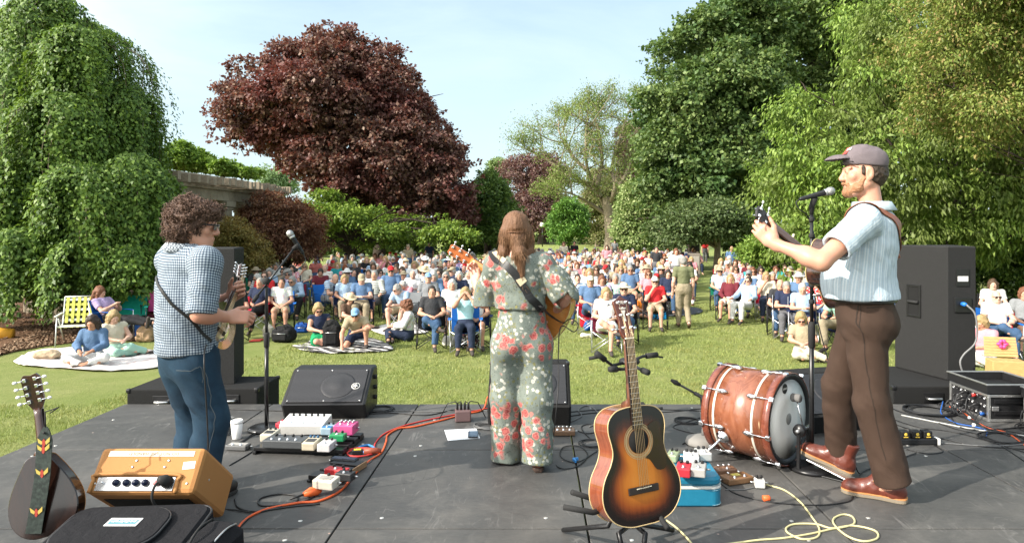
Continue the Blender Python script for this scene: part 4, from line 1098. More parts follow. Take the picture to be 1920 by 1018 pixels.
TOPC = {'white': (.72, .72, .70), 'cream': (.62, .56, .44), 'pale blue': (.33, .45, .60), 'sky blue': (.20, .36, .58), 'navy': (.018, .026, .06), 'denim blue': (.09, .16, .28), 'grey': (.22, .23, .24), 'charcoal': (.035, .036, .04),
  'pink': (.62, .26, .30), 'coral': (.66, .20, .17), 'red': (.55, .025, .03), 'maroon': (.14, .02, .03), 'teal': (.03, .28, .30), 'mint': (.34, .56, .46), 'olive': (.16, .17, .09), 'khaki': (.36, .30, .20), 'lilac': (.36, .28, .46), 'orange': (.75, .22, .03), 'black': (.012, .012, .014), 'yellow': (.66, .50, .14), 'aqua': (.38, .62, .66), 'brown': (.10, .06, .04)}
LEGC = {'blue jeans': (.05, .10, .19), 'khaki trousers': (.30, .25, .17), 'black trousers': (.012, .012, .014), 'grey trousers': (.12, .12, .13), 'white trousers': (.6, .6, .58), 'navy trousers': (.02, .03, .06)}
HAIRC = {'grey': (.34, .33, .31), 'white': (.62, .60, .56), 'blond': (.42, .29, .13), 'dark': (.022, .015, .012), 'brown': (.085, .045, .022), 'auburn': (.20, .07, .03)}
SKINS = [(.56, .33, .24), (.60, .37, .28), (.50, .28, .19), (.46, .25, .17), (.58, .31, .22)]
LABELS = set()
def add(name, me, parent, m=None, col=None, M=None):
 o = bpy.data.objects.new(name, me); COL.objects.link(o); o.parent = parent
 if not me.materials: me.materials.append(None)
 if m is not None: o.material_slots[0].link = 'OBJECT'; o.material_slots[0].material = m
 if col is not None: o.color = (*col, 1)
 if M is not None: o.matrix_local = M
 return o
FAR = {}
def far_mesh(kind, sl, legs, hair):
 """one light mesh for people too small to show parts: material slots skin, top, legs, hair"""
 key = (kind, sl, legs, hair)
 if key in FAR: return FAR[key]
 J = pose(kind); Vs, Fs, mi, k = [], [], [], 0
 hm = Matrix([[*J['headM'][i], J['head'][i]] for i in range(3)] + [[0, 0, 0, 1]])
 for i, me in enumerate((proto(kind, 'body', .017), proto(kind, sl, .017), proto(kind, legs, .017), head_mesh(hair, .014))):
  v = np.zeros(len(me.vertices) * 3, np.float32); me.vertices.foreach_get('co', v); v = v.reshape(-1, 3)
  f = np.zeros(len(me.loops), np.int32); me.loops.foreach_get('vertex_index', f); f = f.reshape(-1, 4)
  if i == 3: v = v @ J['headM'].T + J['head']
  Vs.append(v); Fs.append(f + k); mi.append(np.full(len(f), i, np.int32)); k += len(v)
 me = mesh_np('seated_person', np.concatenate(Vs), np.concatenate(Fs), True); me.polygons.foreach_set('material_index', np.concatenate(mi))
 for _ in range(4): me.materials.append(None)
 FAR[key] = me; return me
FLAT = {}
def flatc(c, kind='plain'):
 k = (tuple(round(x, 3) for x in c), kind)
 if k not in FLAT:
  t = NT('cloth_' + str(len(FLAT))).set(.8 if kind != 'skin' else .55, 0, .2); n = t.noise(9, 4)
  t.base(t.mix(n, tuple(x * .8 for x in c), tuple(min(1, x * 1.1) for x in c)))
  FLAT[k] = t.m
 return FLAT[k]
HAIRW = {'short_hair': 'short {c} hair', 'bob': '{c} bobbed hair', 'long_hair': 'long {c} hair', 'curly_hair': 'curly {c} hair', 'balding': 'a balding {c} head', 'sun_hat': 'a {c} sun hat', 'cap': 'a {c} cap'}
POSEW = {'lap': 'hands in lap', 'armrest': 'arms on the armrests', 'crossed': 'legs crossed', 'folded': 'arms folded', 'chin': 'hand at chin', 'lean': 'leaning forward', 'phone': 'looking down at hands', 'camera': 'hands raised to the eyes', 'floor': 'cross-legged on the lawn', 'aside': 'legs aside on the lawn', 'kneel': 'kneeling on the lawn', 'stand': 'standing', 'walk': 'walking away', 'bend': 'bending over', 'recline': 'reclining'}
PEOPLE_XY = []
def person(px, py, kind, top, sl='short', legs='blue jeans', lk='trousers', hair=('short_hair', 'grey'), glasses=False, pat='plain', yaw=0.0, scale=1.0, label=None, where='', far=False, group=None, skin=None, d=None, bald=False, shoe=(.06, .05, .045), hairc=None):
 J = pose(kind); hz = J['head'][2] * scale + LAWN
 if d is None: d = F * (EYE - hz) / (py - CY)
 p = P(px, py, d); off = Vector((J['head'][0], J['head'][1], 0)) * scale
 rz = math.pi + math.atan2(p.x, -p.y) * 0 - math.atan2(p.x, p.y) * 0.9 + yaw          # turned towards the stage
 rz = math.pi - math.atan2(p.x, p.y) * 0.8 + yaw
 c = Vector((p.x, p.y, 0)) - Matrix.Rotation(rz, 3, 'Z') @ off
 z = float(lawn_z(np.array([c.x]), np.array([c.y]))[0])
 hk, hcn = hair; hc = hairc or (HAIRC.get(hcn) if hk not in ('sun_hat', 'cap') else TOPC.get(hcn)) or HAIRC['grey']
 hw = HAIRW[hk].format(c=hcn)
 core = f"person in {top} {'top' if pat == 'plain' else {'stripe': 'striped top', 'check': 'checked shirt', 'flower': 'patterned top'}[pat]} with {hw}"
 opts = [core + ', ' + where, core + ', sunglasses, ' + where if glasses else core + ', ' + where, core + ', ' + POSEW[kind] + ', ' + where, core + ', ' + POSEW[kind]]
 lb = label or next((x for x in opts if x not in LABELS and len(x.split()) <= 16), opts[-1])
 if lb in LABELS: return None
 LABELS.add(lb); PEOPLE_XY.append((c.x, c.y))
 sk = skin or random.choice(SKINS); tcol = TOPC[top]; lcol = sk if lk == 'shorts' and legs is None else LEGC.get(legs) or TOPC.get(legs)
 if far:
  me = far_mesh(kind, sl, lk, hk); o = bpy.data.objects.new('person', me); COL.objects.link(o)
  for s_, m_ in zip(o.material_slots, (flatc(sk, 'skin'), flatc(tcol), flatc(lcol), flatc(hc))): s_.link = 'OBJECT'; s_.material = m_
 else:
  h = .0105 if d < 20 else .014
  o = add('person', proto(kind, 'body', h), None, MK['skin'], sk)
  add('top', proto(kind, sl, h), o, MK[pat], tcol)
  add('skirt' if lk == 'skirt' else 'shorts' if lk == 'shorts' else 'trousers', proto(kind, lk, h), o, MK['plain'], lcol)
  for q in 'LR': add('shoe', proto(kind, 'shoe' + q, h), o, MK['plain'], shoe)
  hm = Matrix([[*J['headM'][i], J['head'][i]] for i in range(3)] + [[0, 0, 0, 1]])
  if hk in ('sun_hat', 'cap'):
   add('hair', head_mesh('short_hair' if hcn != 'straw' else 'bob'), o, MK['hair'], random.choice(list(HAIRC.values())), hm); add(hk, head_mesh(hk), o, M_STRAW if hcn == 'straw' else MK['plain'], hc, hm)
  elif not bald: add('hair', head_mesh(hk), o, MK['hair'], hc, hm)
  if glasses: add('sunglasses', head_mesh('sunglasses', .006), o, M_GLASS, None, hm)
 o.location = (c.x, c.y, z); o.rotation_euler = (0, 0, rz); o.scale = (scale,) * 3
 tag(o, lb, 'person', group); return o
# ---- folding camp chair
CH_METAL = mat('chair_tube_black', (.02, .02, .022), .4, .3); CH_STEEL = mat('chair_tube_steel', (.55, .56, .58), .3, .8)
def chair_cols(n, c): return fabric('chair_cloth_' + n.replace(' ', '_'), c, .15, 300, .3)
CHC = {'blue': (.015, .12, .42), 'red': (.36, .012, .03), 'green': (.01, .17, .10), 'black': (.014, .014, .016), 'navy': (.012, .022, .07), 'teal': (.01, .27, .19), 'maroon': (.13, .012, .03), 'grey': (.14, .15, .16)}
CH_ME = {}
def chair_meshes():
 if CH_ME: return CH_ME
 def cloth(pts):
  V, Fs = [], []; n = len(pts[0])
  for r in pts: V += [tuple(p) for p in r]
  for i in range(len(pts) - 1):
   for j in range(n - 1): Fs.append((i * n + j, i * n + j + 1, (i + 1) * n + j + 1, (i + 1) * n + j))
  k = len(V); V += [(x, y - .006, z - .006) for x, y, z in V]
  Fs += [tuple(a + k for a in f[::-1]) for f in Fs]
  return mesh_np('cloth', V, np.array(Fs), True)
 u = np.linspace(-1, 1, 9); v = np.linspace(0, 1, 7)
 CH_ME['seat'] = cloth([[(x * .27, -.20 + .46 * t, .42 - .06 * (1 - x * x) + .03 * t) for x in u] for t in v])
 CH_ME['backrest'] = cloth([[(x * .28, -.19 - .15 * t - .05 * (1 - x * x), .42 + .50 * t - .03 * (1 - x * x) * t) for x in u] for t in v])
 for s, nm in ((-1, 'L'), (1, 'R')): CH_ME['arm' + nm] = cloth([[(s * .31 + x * .035, -.22 + .44 * t, .66 + .02 * math.sin(t * 3) - .008 * (1 - x * x)) for x in u[::2]] for t in v])
 def fr(segs):
  mb = MB()
  for a, b in segs: mb.tube([a, b], .0095, 6)
  me = bpy.data.meshes.new('leg'); me.from_pydata([tuple(p) for p in mb.v], [], mb.f); me.polygons.foreach_set('use_smooth', mb.s); me.update(); return me
 A = (-.30, .24, .02), (.30, .24, .02), (.30, -.22, .02), (-.30, -.22, .02)
 T = (-.28, .25, .43), (.28, .25, .43), (.28, -.20, .42), (-.28, -.20, .42)
 CH_ME['legs'] = [fr([(A[0], T[1])]), fr([(A[1], T[0])]), fr([(A[2], T[3])]), fr([(A[3], T[2])]), fr([(A[0], T[3]), (A[3], T[0])]), fr([(A[1], T[2]), (A[2], T[1])])]
 CH_ME['posts'] = [fr([((s * .30, -.22, .02), (s * .285, -.355, .93)), ((s * .30, .24, .02), (s * .31, .22, .66))]) for s in (-1, 1)]
 return CH_ME
CHAIRS = []
def chair(loc, rz, cn, label, parts=True, steel=False, group='folding camp chairs'):
 m = chair_meshes(); cl = chair_cols(cn, CHC[cn]); fm = CH_STEEL if steel else CH_METAL
 if label in LABELS: return
 LABELS.add(label)
 o = thing('camp_chair', label, 'camp chair', loc, rz, group)
 add('seat', m['seat'], o, cl); add('backrest', m['backrest'], o, cl)
 if parts:
  for k in ('armL', 'armR'): add('armrest', m[k], o, cl)
  for me in m['legs']: add('leg', me, o, fm)
  for me in m['posts']: add('post', me, o, fm)
 CHAIRS.append(loc); return o
def seated(px, py, kind, top, chairc=None, steel=False, clabel=None, **kw):
 o = person(px, py, kind, top, **kw)
 if o and chairc:
  cl = f"{chairc} camp chair under {top} top and {HAIRW[kw.get('hair', ('short_hair', 'grey'))[0]].format(c=kw.get('hair', ('short_hair', 'grey'))[1])}"
  if cl in LABELS: cl += ', ' + kw.get('where', '')
  chair(o.location, o.rotation_euler.z, chairc, clabel or cl, steel=steel)
 return o
# ---- people and chairs one can make out in the photograph
LB, CB, RB = 'left of the singer', 'beyond the sunburst guitar', 'right of the aisle'
S_ = seated
def near_people():
 s = 'short_hair'
 S_(466, 488, 'lap', 'white', 'black', hair=('bob', 'dark'), glasses=True, where='beside the left speaker')
 S_(494, 503, 'lean', 'cream', None, hair=('sun_hat', 'straw'), yaw=.9, where='near the left speaker')
 S_(505, 510, 'lap', 'pale blue', 'black', hair=('bob', 'grey'), where=LB)
 S_(516, 484, 'folded', 'charcoal', None, hair=(s, 'dark'), where=LB)
 S_(517, 499, 'lap', 'white', None, hair=('bob', 'grey'), where='behind the man in the navy shirt')
 S_(487, 531, 'crossed', 'navy', 'red', True, legs='black trousers', hair=(s, 'grey'), yaw=-.35, where='on a red chair', clabel='red folding camp chair with steel legs behind the left microphone stand')
 S_(528, 530, 'lap', 'white', 'blue', pat='flower', legs='khaki', lk='shorts', hair=(s, 'dark'), where='beside the man in the navy shirt')
 S_(547, 503, 'folded', 'pink', 'black', 'long', pat='flower', legs='black trousers', hair=('long_hair', 'dark'), where=LB)
 S_(571, 499, 'chin', 'cream', None, hair=('bob', 'blond'), glasses=True, where=LB)
 S_(559, 480, 'lap', 'coral', None, hair=('bob', 'blond'), glasses=True, where='under the microphone')
 S_(533, 480, 'lap', 'grey', None, hair=(s, 'grey'), where=LB)
 S_(595, 473, 'armrest', 'navy', None, hair=(s, 'grey'), where='in front of the rust brown shrub')
 S_(592, 489, 'armrest', 'coral', 'black', hair=('balding', 'grey'), glasses=True, bald=True, where=LB)
 S_(601, 510, 'phone', 'maroon', 'blue', hair=(s, 'dark'), where=LB)
 S_(629, 521, 'lean', 'sky blue', 'blue', pat='stripe', legs='grey', lk='shorts', hair=('balding', 'grey'), yaw=.75, where='bending towards his neighbour', scale=1.08)
 S_(651, 511, 'lap', 'denim blue', 'blue', hair=('sun_hat', 'white'), glasses=True, where=LB)
 S_(626, 489, 'lap', 'pink', 'red', hair=('bob', 'grey'), where=LB)
 S_(647, 490, 'lap', 'grey', 'red', hair=('bob', 'auburn'), where=LB)
 S_(634, 477, 'lap', 'charcoal', None, hair=('bob', 'blond'), glasses=True, where=LB)
 S_(655, 472, 'armrest', 'navy', None, hair=('balding', 'brown'), where='under the copper maple')
 S_(661, 484, 'lap', 'olive', None, hair=('curly_hair', 'grey'), where=LB)
 S_(682, 478, 'armrest', 'mint', 'green', hair=('cap', 'black'), glasses=True, where='under the copper maple')
 S_(678, 523, 'phone', 'denim blue', 'navy', legs='khaki trousers', hair=('cap', 'khaki'), where=LB, scale=1.05)
 S_(691, 512, 'lap', 'white', 'blue', hair=(s, 'brown'), where=LB)
 person(656, 560, 'aside', 'brown', legs='khaki', lk='shorts', hair=('sun_hat', 'straw'), yaw=.5, label='person in brown shirt and straw hat with black band sitting on the lawn')
 person(666, 580, 'kneel', 'khaki', legs='navy', lk='shorts', hair=('cap', 'sky blue'), glasses=True, yaw=-.1, d=13.9, label='man in khaki polo and bright blue cap kneeling on the striped blanket', skin=(.52, .28, .19))
 person(597, 580, 'aside', 'navy', 'tank', legs='green', lk='skirt', hair=('bob', 'blond'), glasses=True, yaw=.25, d=14.5, label='blonde person in navy sleeveless top and green skirt on the striped blanket') if 'green' in LEGC else None
 S_(733, 507, 'armrest', 'denim blue', 'black', hair=('cap', 'red'), glasses=True, where='with a grey goatee', scale=1.12)
 S_(744, 531, 'lean', 'pale blue', 'grey', True, legs='khaki', lk='shorts', hair=(s, 'grey'), glasses=True, yaw=-.55, d=16.6, where='turning towards his neighbour', clabel='grey folding chair under the man in the pale blue polo shirt')
 S_(737, 487, 'armrest', 'navy', 'red', hair=(s, 'white'), glasses=True, where=LB)
 S_(716, 479, 'armrest', 'maroon', None, pat='check', hair=('balding', 'brown'), where=LB)
 S_(703, 481, 'lap', 'coral', 'red', hair=('bob', 'auburn'), where=LB)
 S_(700, 498, 'lap', 'white', 'red', 'tank', hair=('long_hair', 'brown'), where=LB)
 S_(760, 490, 'lap', 'white', 'navy', hair=('sun_hat', 'straw'), glasses=True, where=LB)
 person(765, 466, 'stand', 'khaki', hair=('cap', 'khaki'), d=33, label='standing person in khaki shirt and khaki cap under the copper maple')
 S_(774, 514, 'phone', 'white', 'black', pat='check', hair=('balding', 'grey'), where=LB)
 S_(793, 506, 'chin', 'cream', None, hair=('balding', 'brown'), where=LB)
 S_(792, 493, 'lap', 'yellow', None, hair=(s, 'brown'), where=LB)
 S_(803, 520, 'lap', 'grey', 'black', legs='khaki trousers', hair=('cap', 'sky blue'), where='with a grey beard', scale=1.05)
 S_(807, 490, 'armrest', 'pale blue', None, pat='check', hair=(s, 'grey'), glasses=True, where=LB)
 S_(822, 481, 'armrest', 'white', 'teal', hair=('balding', 'grey'), where=LB)
 S_(790, 478, 'lap', 'lilac', None, hair=('bob', 'brown'), where=LB)
 S_(810, 546, 'crossed', 'charcoal', 'black', hair=(s, 'dark'), where='in the front row beside the singer', clabel='black folding camp chair under the man in the charcoal tee', skin=(.50, .28, .19), label='man in charcoal tee and blue jeans with crossed legs in the front row')
 S_(836, 517, 'lap', 'coral', 'navy', 'long', hair=('bob', 'grey'), glasses=True, where=LB)
 S_(848, 533, 'lap', 'white', 'blue', legs='grey', lk='shorts', hair=('bob', 'white'), where='left of the singer, behind the camera user')
 S_(861, 516, 'lap', 'navy', 'navy', 'long', hair=('bob', 'white'), where='close by the singer')
 S_(873, 549, 'camera', 'aqua', 'blue', 'tank', legs='navy trousers', hair=('bob', 'blond'), clabel='blue folding camp chair under the person holding a camera', label='blonde person in aqua top holding a black camera to the eyes')
 S_(826, 500, 'lap', 'olive', None, hair=('sun_hat', 'khaki'), where=LB)
 S_(845, 503, 'phone', 'cream', None, hair=('curly_hair', 'auburn'), where=LB)
 S_(884, 498, 'lap', 'pale blue', None, hair=(s, 'grey'), where=LB)
 S_(893, 545, 'lap', 'white', 'navy', legs='navy', lk='shorts', hair=(s, 'brown'), where='half hidden by the singer')
 person(762, 568, 'aside', 'white', 'long', pat='flower', legs='navy trousers', hair=('curly_hair', 'auburn'), yaw=-1.5, d=15.2, label='auburn haired person in white floral blouse sitting on a pale blanket')
 S_(1066, 509, 'lap', 'white', None, hair=(s, 'white'), where='close by the singer')
 S_(1082, 498, 'lap', 'pink', None, hair=('bob', 'auburn'), where=CB)
 S_(1083, 521, 'chin', 'sky blue', None, pat='stripe', hair=(s, 'dark'), where=CB)
 S_(1107, 526, 'crossed', 'denim blue', 'red', 'long', hair=('cap', 'cream'), where=CB, scale=1.06, label='man with grey beard and cream cap in denim blue sweater, legs crossed')
 S_(1129, 525, 'lap', 'lilac', 'black', pat='flower', hair=('bob', 'auburn'), where=CB)
 S_(1118, 505, 'lap', 'brown', None, hair=('long_hair', 'brown'), glasses=True, where=CB)
 S_(1137, 552, 'crossed', 'white', 'maroon', True, legs='white', lk='skirt', hair=('bob', 'blond'), d=14.0, clabel='maroon folding chair with steel legs at the front of the crowd', label='blonde person in white dress with crossed bare legs in the front row')
 S_(1154, 522, 'lap', 'mint', None, pat='flower', hair=(s, 'grey'), where=CB)
 S_(1170, 541, 'lap', 'navy', 'black', hair=('sun_hat', 'cream'), glasses=True, where='behind the guitar headstock')
 S_(1182, 506, 'lap', 'denim blue', 'green', legs='khaki', lk='shorts', hair=(s, 'grey'), glasses=True, where=CB, scale=1.08)
 S_(1164, 506, 'lap', 'grey', None, 'tank', hair=('bob', 'blond'), glasses=True, where=CB)
 person(1201, 541, 'floor', 'orange', legs='black', lk='shorts', hair=(s, 'brown'), scale=.78, yaw=.9, d=19, label='child in bright orange tee shirt sitting on the lawn')
 S_(1228, 531, 'chin', 'red', 'black', legs='khaki', lk='shorts', hair=('cap', 'white'), glasses=True, d=17.2, label='man in bright red tee shirt and white cap behind the blue cooler')
 S_(1216, 514, 'lap', 'pink', None, 'tank', hair=('long_hair', 'auburn'), glasses=True, where=CB)
 S_(1240, 506, 'lap', 'charcoal', None, hair=('sun_hat', 'straw'), glasses=True, where=CB)
 S_(1253, 514, 'lap', 'navy', 'black', 'long', hair=('bob', 'dark'), where=CB)
 person(1281, 491, 'walk', 'olive', legs='khaki trousers', hair=(s, 'grey'), yaw=math.pi + .1, d=17.1, label='grey haired man in olive shirt walking away across the grass aisle', shoe=(.09, .06, .035), scale=1.03)
 S_(1293, 500, 'lap', 'white', None, hair=('bob', 'dark'), where='just right of the walking man')
 S_(1350, 510, 'lap', 'pale blue', 'green', pat='check', hair=('sun_hat', 'khaki'), glasses=True, where='at the aisle edge')
 S_(1404, 516, 'chin', 'denim blue', 'maroon', 'long', legs='blue jeans', hair=('cap', 'grey'), glasses=True, where='at the aisle edge', yaw=-.3)
 S_(1437, 520, 'chin', 'cream', 'red', 'long', legs='navy trousers', hair=('bob', 'blond'), where=RB)
 S_(1463, 534, 'lap', 'charcoal', 'black', hair=('balding', 'grey'), where=RB)
 S_(1475, 539, 'phone', 'navy', 'black', True, legs='grey trousers', hair=(s, 'grey'), where=RB, clabel='black folding chair with steel legs under the man in the navy polo')
 S_(1505, 542, 'phone', 'pale blue', 'navy', True, legs='navy', lk='shorts', hair=(s, 'white'), where='behind the right microphone stand', clabel='navy folding chair with steel legs behind the right microphone stand')
 person(1502, 596, 'aside', 'khaki', legs='cream', lk='trousers', hair=('bob', 'blond'), glasses=True, d=13.0, label='blonde person in sage tee with sunglasses sitting on the lawn with a phone')
 person(1495, 508, 'bend', 'grey', hair=(s, 'grey'), yaw=-1.2, d=19.5, legs='grey trousers', label='grey haired person bending over in grey tee right of the aisle')
 S_(1472, 504, 'lap', 'teal', None, hair=(s, 'brown'), glasses=True, where=RB)
 S_(1380, 506, 'lap', 'pink', None, pat='flower', hair=('bob', 'brown'), glasses=True, where=RB)
 S_(1412, 510, 'lap', 'white', None, hair=('long_hair', 'auburn'), glasses=True, where=RB)
 S_(1427, 508, 'lap', 'lilac', None, hair=('long_hair', 'dark'), glasses=True, where=RB)
 S_(1434, 491, 'lap', 'pale blue', None, hair=('cap', 'navy'), glasses=True, where=RB)
 S_(1403, 496, 'lap', 'maroon', None, hair=('bob', 'dark'), glasses=True, where=RB)
 S_(1426, 495, 'lap', 'navy', None, hair=('cap', 'orange'), where=RB)
 S_(1380, 483, 'armrest', 'sky blue', None, hair=('cap', 'red'), where=RB)
 S_(1388, 489, 'lap', 'white', None, hair=('cap', 'black'), glasses=True, where=RB)
 person(1372, 470, 'stand', 'denim blue', hair=('balding', 'grey'), d=31, label='standing man in denim blue shirt at the back right of the crowd')
 S_(1530, 531, 'lap', 'red', 'teal', pat='flower', hair=(s, 'brown'), where='partly behind the bassist')
 S_(1567, 556, 'lean', 'mint', 'navy', legs='khaki trousers', hair=(s, 'grey'), yaw=-.5, where='partly behind the bassist', scale=1.1)
 S_(1868, 556, 'crossed', 'white', 'blue', 'long', legs='blue jeans', hair=('balding', 'grey'), glasses=True, bald=True, yaw=.25, d=13.1, clabel='blue folding camp chair right of the speaker', label='man in white shirt and sunglasses reclining right of the big speaker')
 S_(1862, 535, 'lap', 'white', 'black', hair=('bob', 'brown'), where='behind the man in the white shirt')
 S_(1921, 552, 'lap', 'grey', 'red', legs='black', lk='shorts', hair=('bob', 'auburn'), where='at the right edge')
 person(1840, 588, 'aside', 'pink', legs='white trousers', hair=('bob', 'blond'), yaw=-.6, d=12.4, label='blonde person on the lawn beside the picnic basket, pale trousers showing')
 S_(188, 541, 'recline', 'lilac', 'blue', 'long', legs='black trousers', hair=('long_hair', 'auburn'), d=14.9, yaw=.95, label='auburn haired person in purple top holding a bundle, feet up on a cooler', clabel='blue folding chair under the auburn haired person')
 person(173, 604, 'floor', 'denim blue', 'long', legs='white trousers', hair=('long_hair', 'dark'), d=12.3, yaw=-.25, label='dark haired person in denim jacket sitting on the white blanket', skin=(.42, .22, .14), hairc=(.03, .012, .01))
 person(214, 606, 'aside', 'cream', 'tank', legs='mint', lk='trousers', hair=('long_hair', 'blond'), d=13.1, yaw=.5, label='blonde person in cream top and mint trousers on the white blanket', skin=(.58, .36, .27))
 S_(441, 540, 'lap', 'black', 'red', legs='black trousers', hair=(s, 'brown'), where='mostly hidden by the left speaker', label='person in black clothes mostly hidden by the left speaker')
 for px, py, k, t, hr, lb in ((1153, 452, 'stand', 'grey', ('cap', 'black'), 'standing person in grey top and black cap at the back of the crowd'), (1138, 463, 'stand', 'pink', ('long_hair', 'brown'), 'standing person in pink top at the back of the crowd'), (1077, 456, 'stand', 'black', (s, 'dark'), 'standing person in black tee on the far grass'), (1057, 458, 'stand', 'cream', ('bob', 'auburn'), 'standing person in cream top on the far grass'),
       (1231, 467, 'stand', 'charcoal', (s, 'dark'), 'standing person in charcoal top at the back near the dark tree'), (1322, 452, 'stand', 'red', (s, 'dark'), 'standing person in red top in the shade of the leaning tree'), (1268, 471, 'stand', 'white', ('bob', 'auburn'), 'standing person in white top behind the crowd'), (805, 458, 'stand', 'navy', (s, 'grey'), 'standing person in navy top behind the left crowd')):
  person(px, py, k, t, hair=hr, d=min(52, F * .78 / (py - CY)), legs='grey trousers', label=lb)
for _k in ('green', 'khaki', 'white', 'grey', 'mint', 'cream', 'black', 'navy'): LEGC.setdefault(_k, {'green': (.01, .26, .10), 'black': (.015, .015, .016)}.get(_k) or TOPC[_k])
near_people()
# ---- the rest of the crowd, row behind row
def far_people():
 kinds = ['lap'] * 4 + ['armrest'] * 3 + ['folded', 'chin', 'chin', 'phone', 'crossed', 'crossed', 'lean']
 hairs = [('short_hair', 'grey')] * 3 + [('short_hair', 'white'), ('short_hair', 'dark'), ('short_hair', 'brown'), ('bob', 'grey'), ('bob', 'blond'), ('bob', 'white'), ('bob', 'auburn'), ('bob', 'dark'), ('long_hair', 'brown'), ('long_hair', 'blond'), ('balding', 'grey'), ('sun_hat', 'straw'), ('sun_hat', 'white'), ('sun_hat', 'khaki'), ('cap', 'white'), ('cap', 'navy'), ('cap', 'red'), ('cap', 'khaki'), ('curly_hair', 'grey')]
 tops = ['white'] * 5 + ['cream'] * 2 + ['pale blue'] * 3 + ['sky blue', 'navy', 'navy', 'denim blue', 'denim blue', 'grey', 'grey', 'charcoal', 'pink', 'pink', 'coral', 'red', 'maroon', 'teal', 'mint', 'olive', 'khaki', 'khaki', 'lilac', 'aqua', 'brown', 'black']
 n = 0; d = 17.8; row = 1
 while d < 47:
  px = 430 + random.uniform(0, 12)
  while px < 1690:
   step = 0.68 * F / d * random.uniform(.88, 1.35)
   px += step
   X = (px - CX) / F * d
   z = ('left' if px < 925 else 'mid' if px < 1310 else 'right')
   if z == 'left' and (d < 18.4 or d > 38 or px < 452 + max(0, d - 20) * 7 or (px < 622 and d > 23.5)): continue
   if z == 'left' and px > 915 and d < 24: continue
   if 925 <= px < 1040 and d < 23: continue
   if z == 'mid' and d < 18.8: continue
   if z == 'mid' and px > 1262 - max(0, (26 - d)) * 5 and d < 27: continue
   if 1302 < px < 1345 + max(0, 24 - d) * 4 and d < 38: continue
   if z == 'right' and (d > 34 or (px > 1545 and d > 20)): continue
   if random.random() < .06 + (.12 if d > 36 else 0): continue
   dd = d + random.uniform(-.35, .35); Xp = (px - CX) / F * dd
   if any((Xp - a) ** 2 + (dd - b) ** 2 < .40 for a, b in PEOPLE_XY): continue
   wh = {'left': LB, 'mid': CB, 'right': RB}[z]
   depth = 'front rows' if d < 23 else 'middle rows' if d < 31 else 'back rows'
   kd = random.choice(kinds)
   for _ in range(14):
    t = random.choice(tops); hr = random.choice(hairs)
    hw = HAIRW[hr[0]].format(c=hr[1])
    pt = random.choice(('plain', 'plain', 'stripe', 'check', 'flower')) if d <= 25 and ' ' not in t else 'plain'
    lb = f"person in {dict(plain='', stripe='striped ', check='checked ', flower='patterned ')[pt]}{t} top with {hw}, {wh}, {depth}"
    if lb not in LABELS: break
   else: continue
   if len(PEOPLE_XY) >= 296:
    REST.append((Xp, dd, kd, t, hr)); PEOPLE_XY.append((Xp, dd)); continue
   o = person(px, 0, kd, t, random.choice(('short', 'short', 'long')), random.choice(list(LEGC)[:6]), random.choice(('trousers', 'trousers', 'shorts')), hr, random.random() < .4, pt, random.gauss(0, .34), random.uniform(.92, 1.07), lb, far=d > 25, group='people seated in the audience', d=dd)
   if o is None: continue
   n += 1
   if d < 31 and random.random() < .75:
    cn = random.choice(['blue', 'blue', 'red', 'green', 'black', 'navy', 'maroon', 'grey'])
    chair(o.location, o.rotation_euler.z, cn, f"{cn} camp chair under {t} top and {hw}, {wh}", d < 22, random.random() < .3)
  d += 1.05 if d < 30 else 1.3; row += 1
 print('crowd', n, 'people', len(PEOPLE_XY), 'chairs', len(CHAIRS))
REST = []
far_people()
def back_rows():
 Vs, Fs, mi, k, ms = [], [], [], 0, []
 def mid(m):
  if m not in ms: ms.append(m)
  return ms.index(m)
 for X, d, kd, t, hr in REST:
  me = far_mesh(kd, 'short', 'trousers', hr[0]); v = np.zeros(len(me.vertices) * 3, np.float32); me.vertices.foreach_get('co', v); v = v.reshape(-1, 3); f = np.zeros(len(me.loops), np.int32); me.loops.foreach_get('vertex_index', f); i = np.zeros(len(me.polygons), np.int32); me.polygons.foreach_get('material_index', i)
  a = math.pi - math.atan2(X, d) * .8 + random.gauss(0, .2); c, s = math.cos(a), math.sin(a); v = v @ np.array([[c, s, 0], [-s, c, 0], [0, 0, 1]]) + np.array([X, d, float(lawn_z(np.array([X]), np.array([d]))[0])])
  hc = (HAIRC.get(hr[1]) if hr[0] not in ('sun_hat', 'cap') else TOPC.get(hr[1])) or HAIRC['grey']; sl = [mid(flatc(random.choice(SKINS), 'skin')), mid(flatc(TOPC[t])), mid(flatc(random.choice(list(LEGC.values())))), mid(flatc(hc))]
  Vs.append(v); Fs.append(f.reshape(-1, 4) + k); mi.append(np.array(sl)[i]); k += len(v)
 if Vs:
  me = mesh_np('distant_crowd', np.concatenate(Vs), np.concatenate(Fs), True); me.polygons.foreach_set('material_index', np.concatenate(mi).astype(np.int32))
  tag(link_mesh('distant_crowd', me, ms), 'farthest rows of the seated crowd at the back of the lawn', 'crowd', kind='stuff')
 print('rest', len(REST))
back_rows()
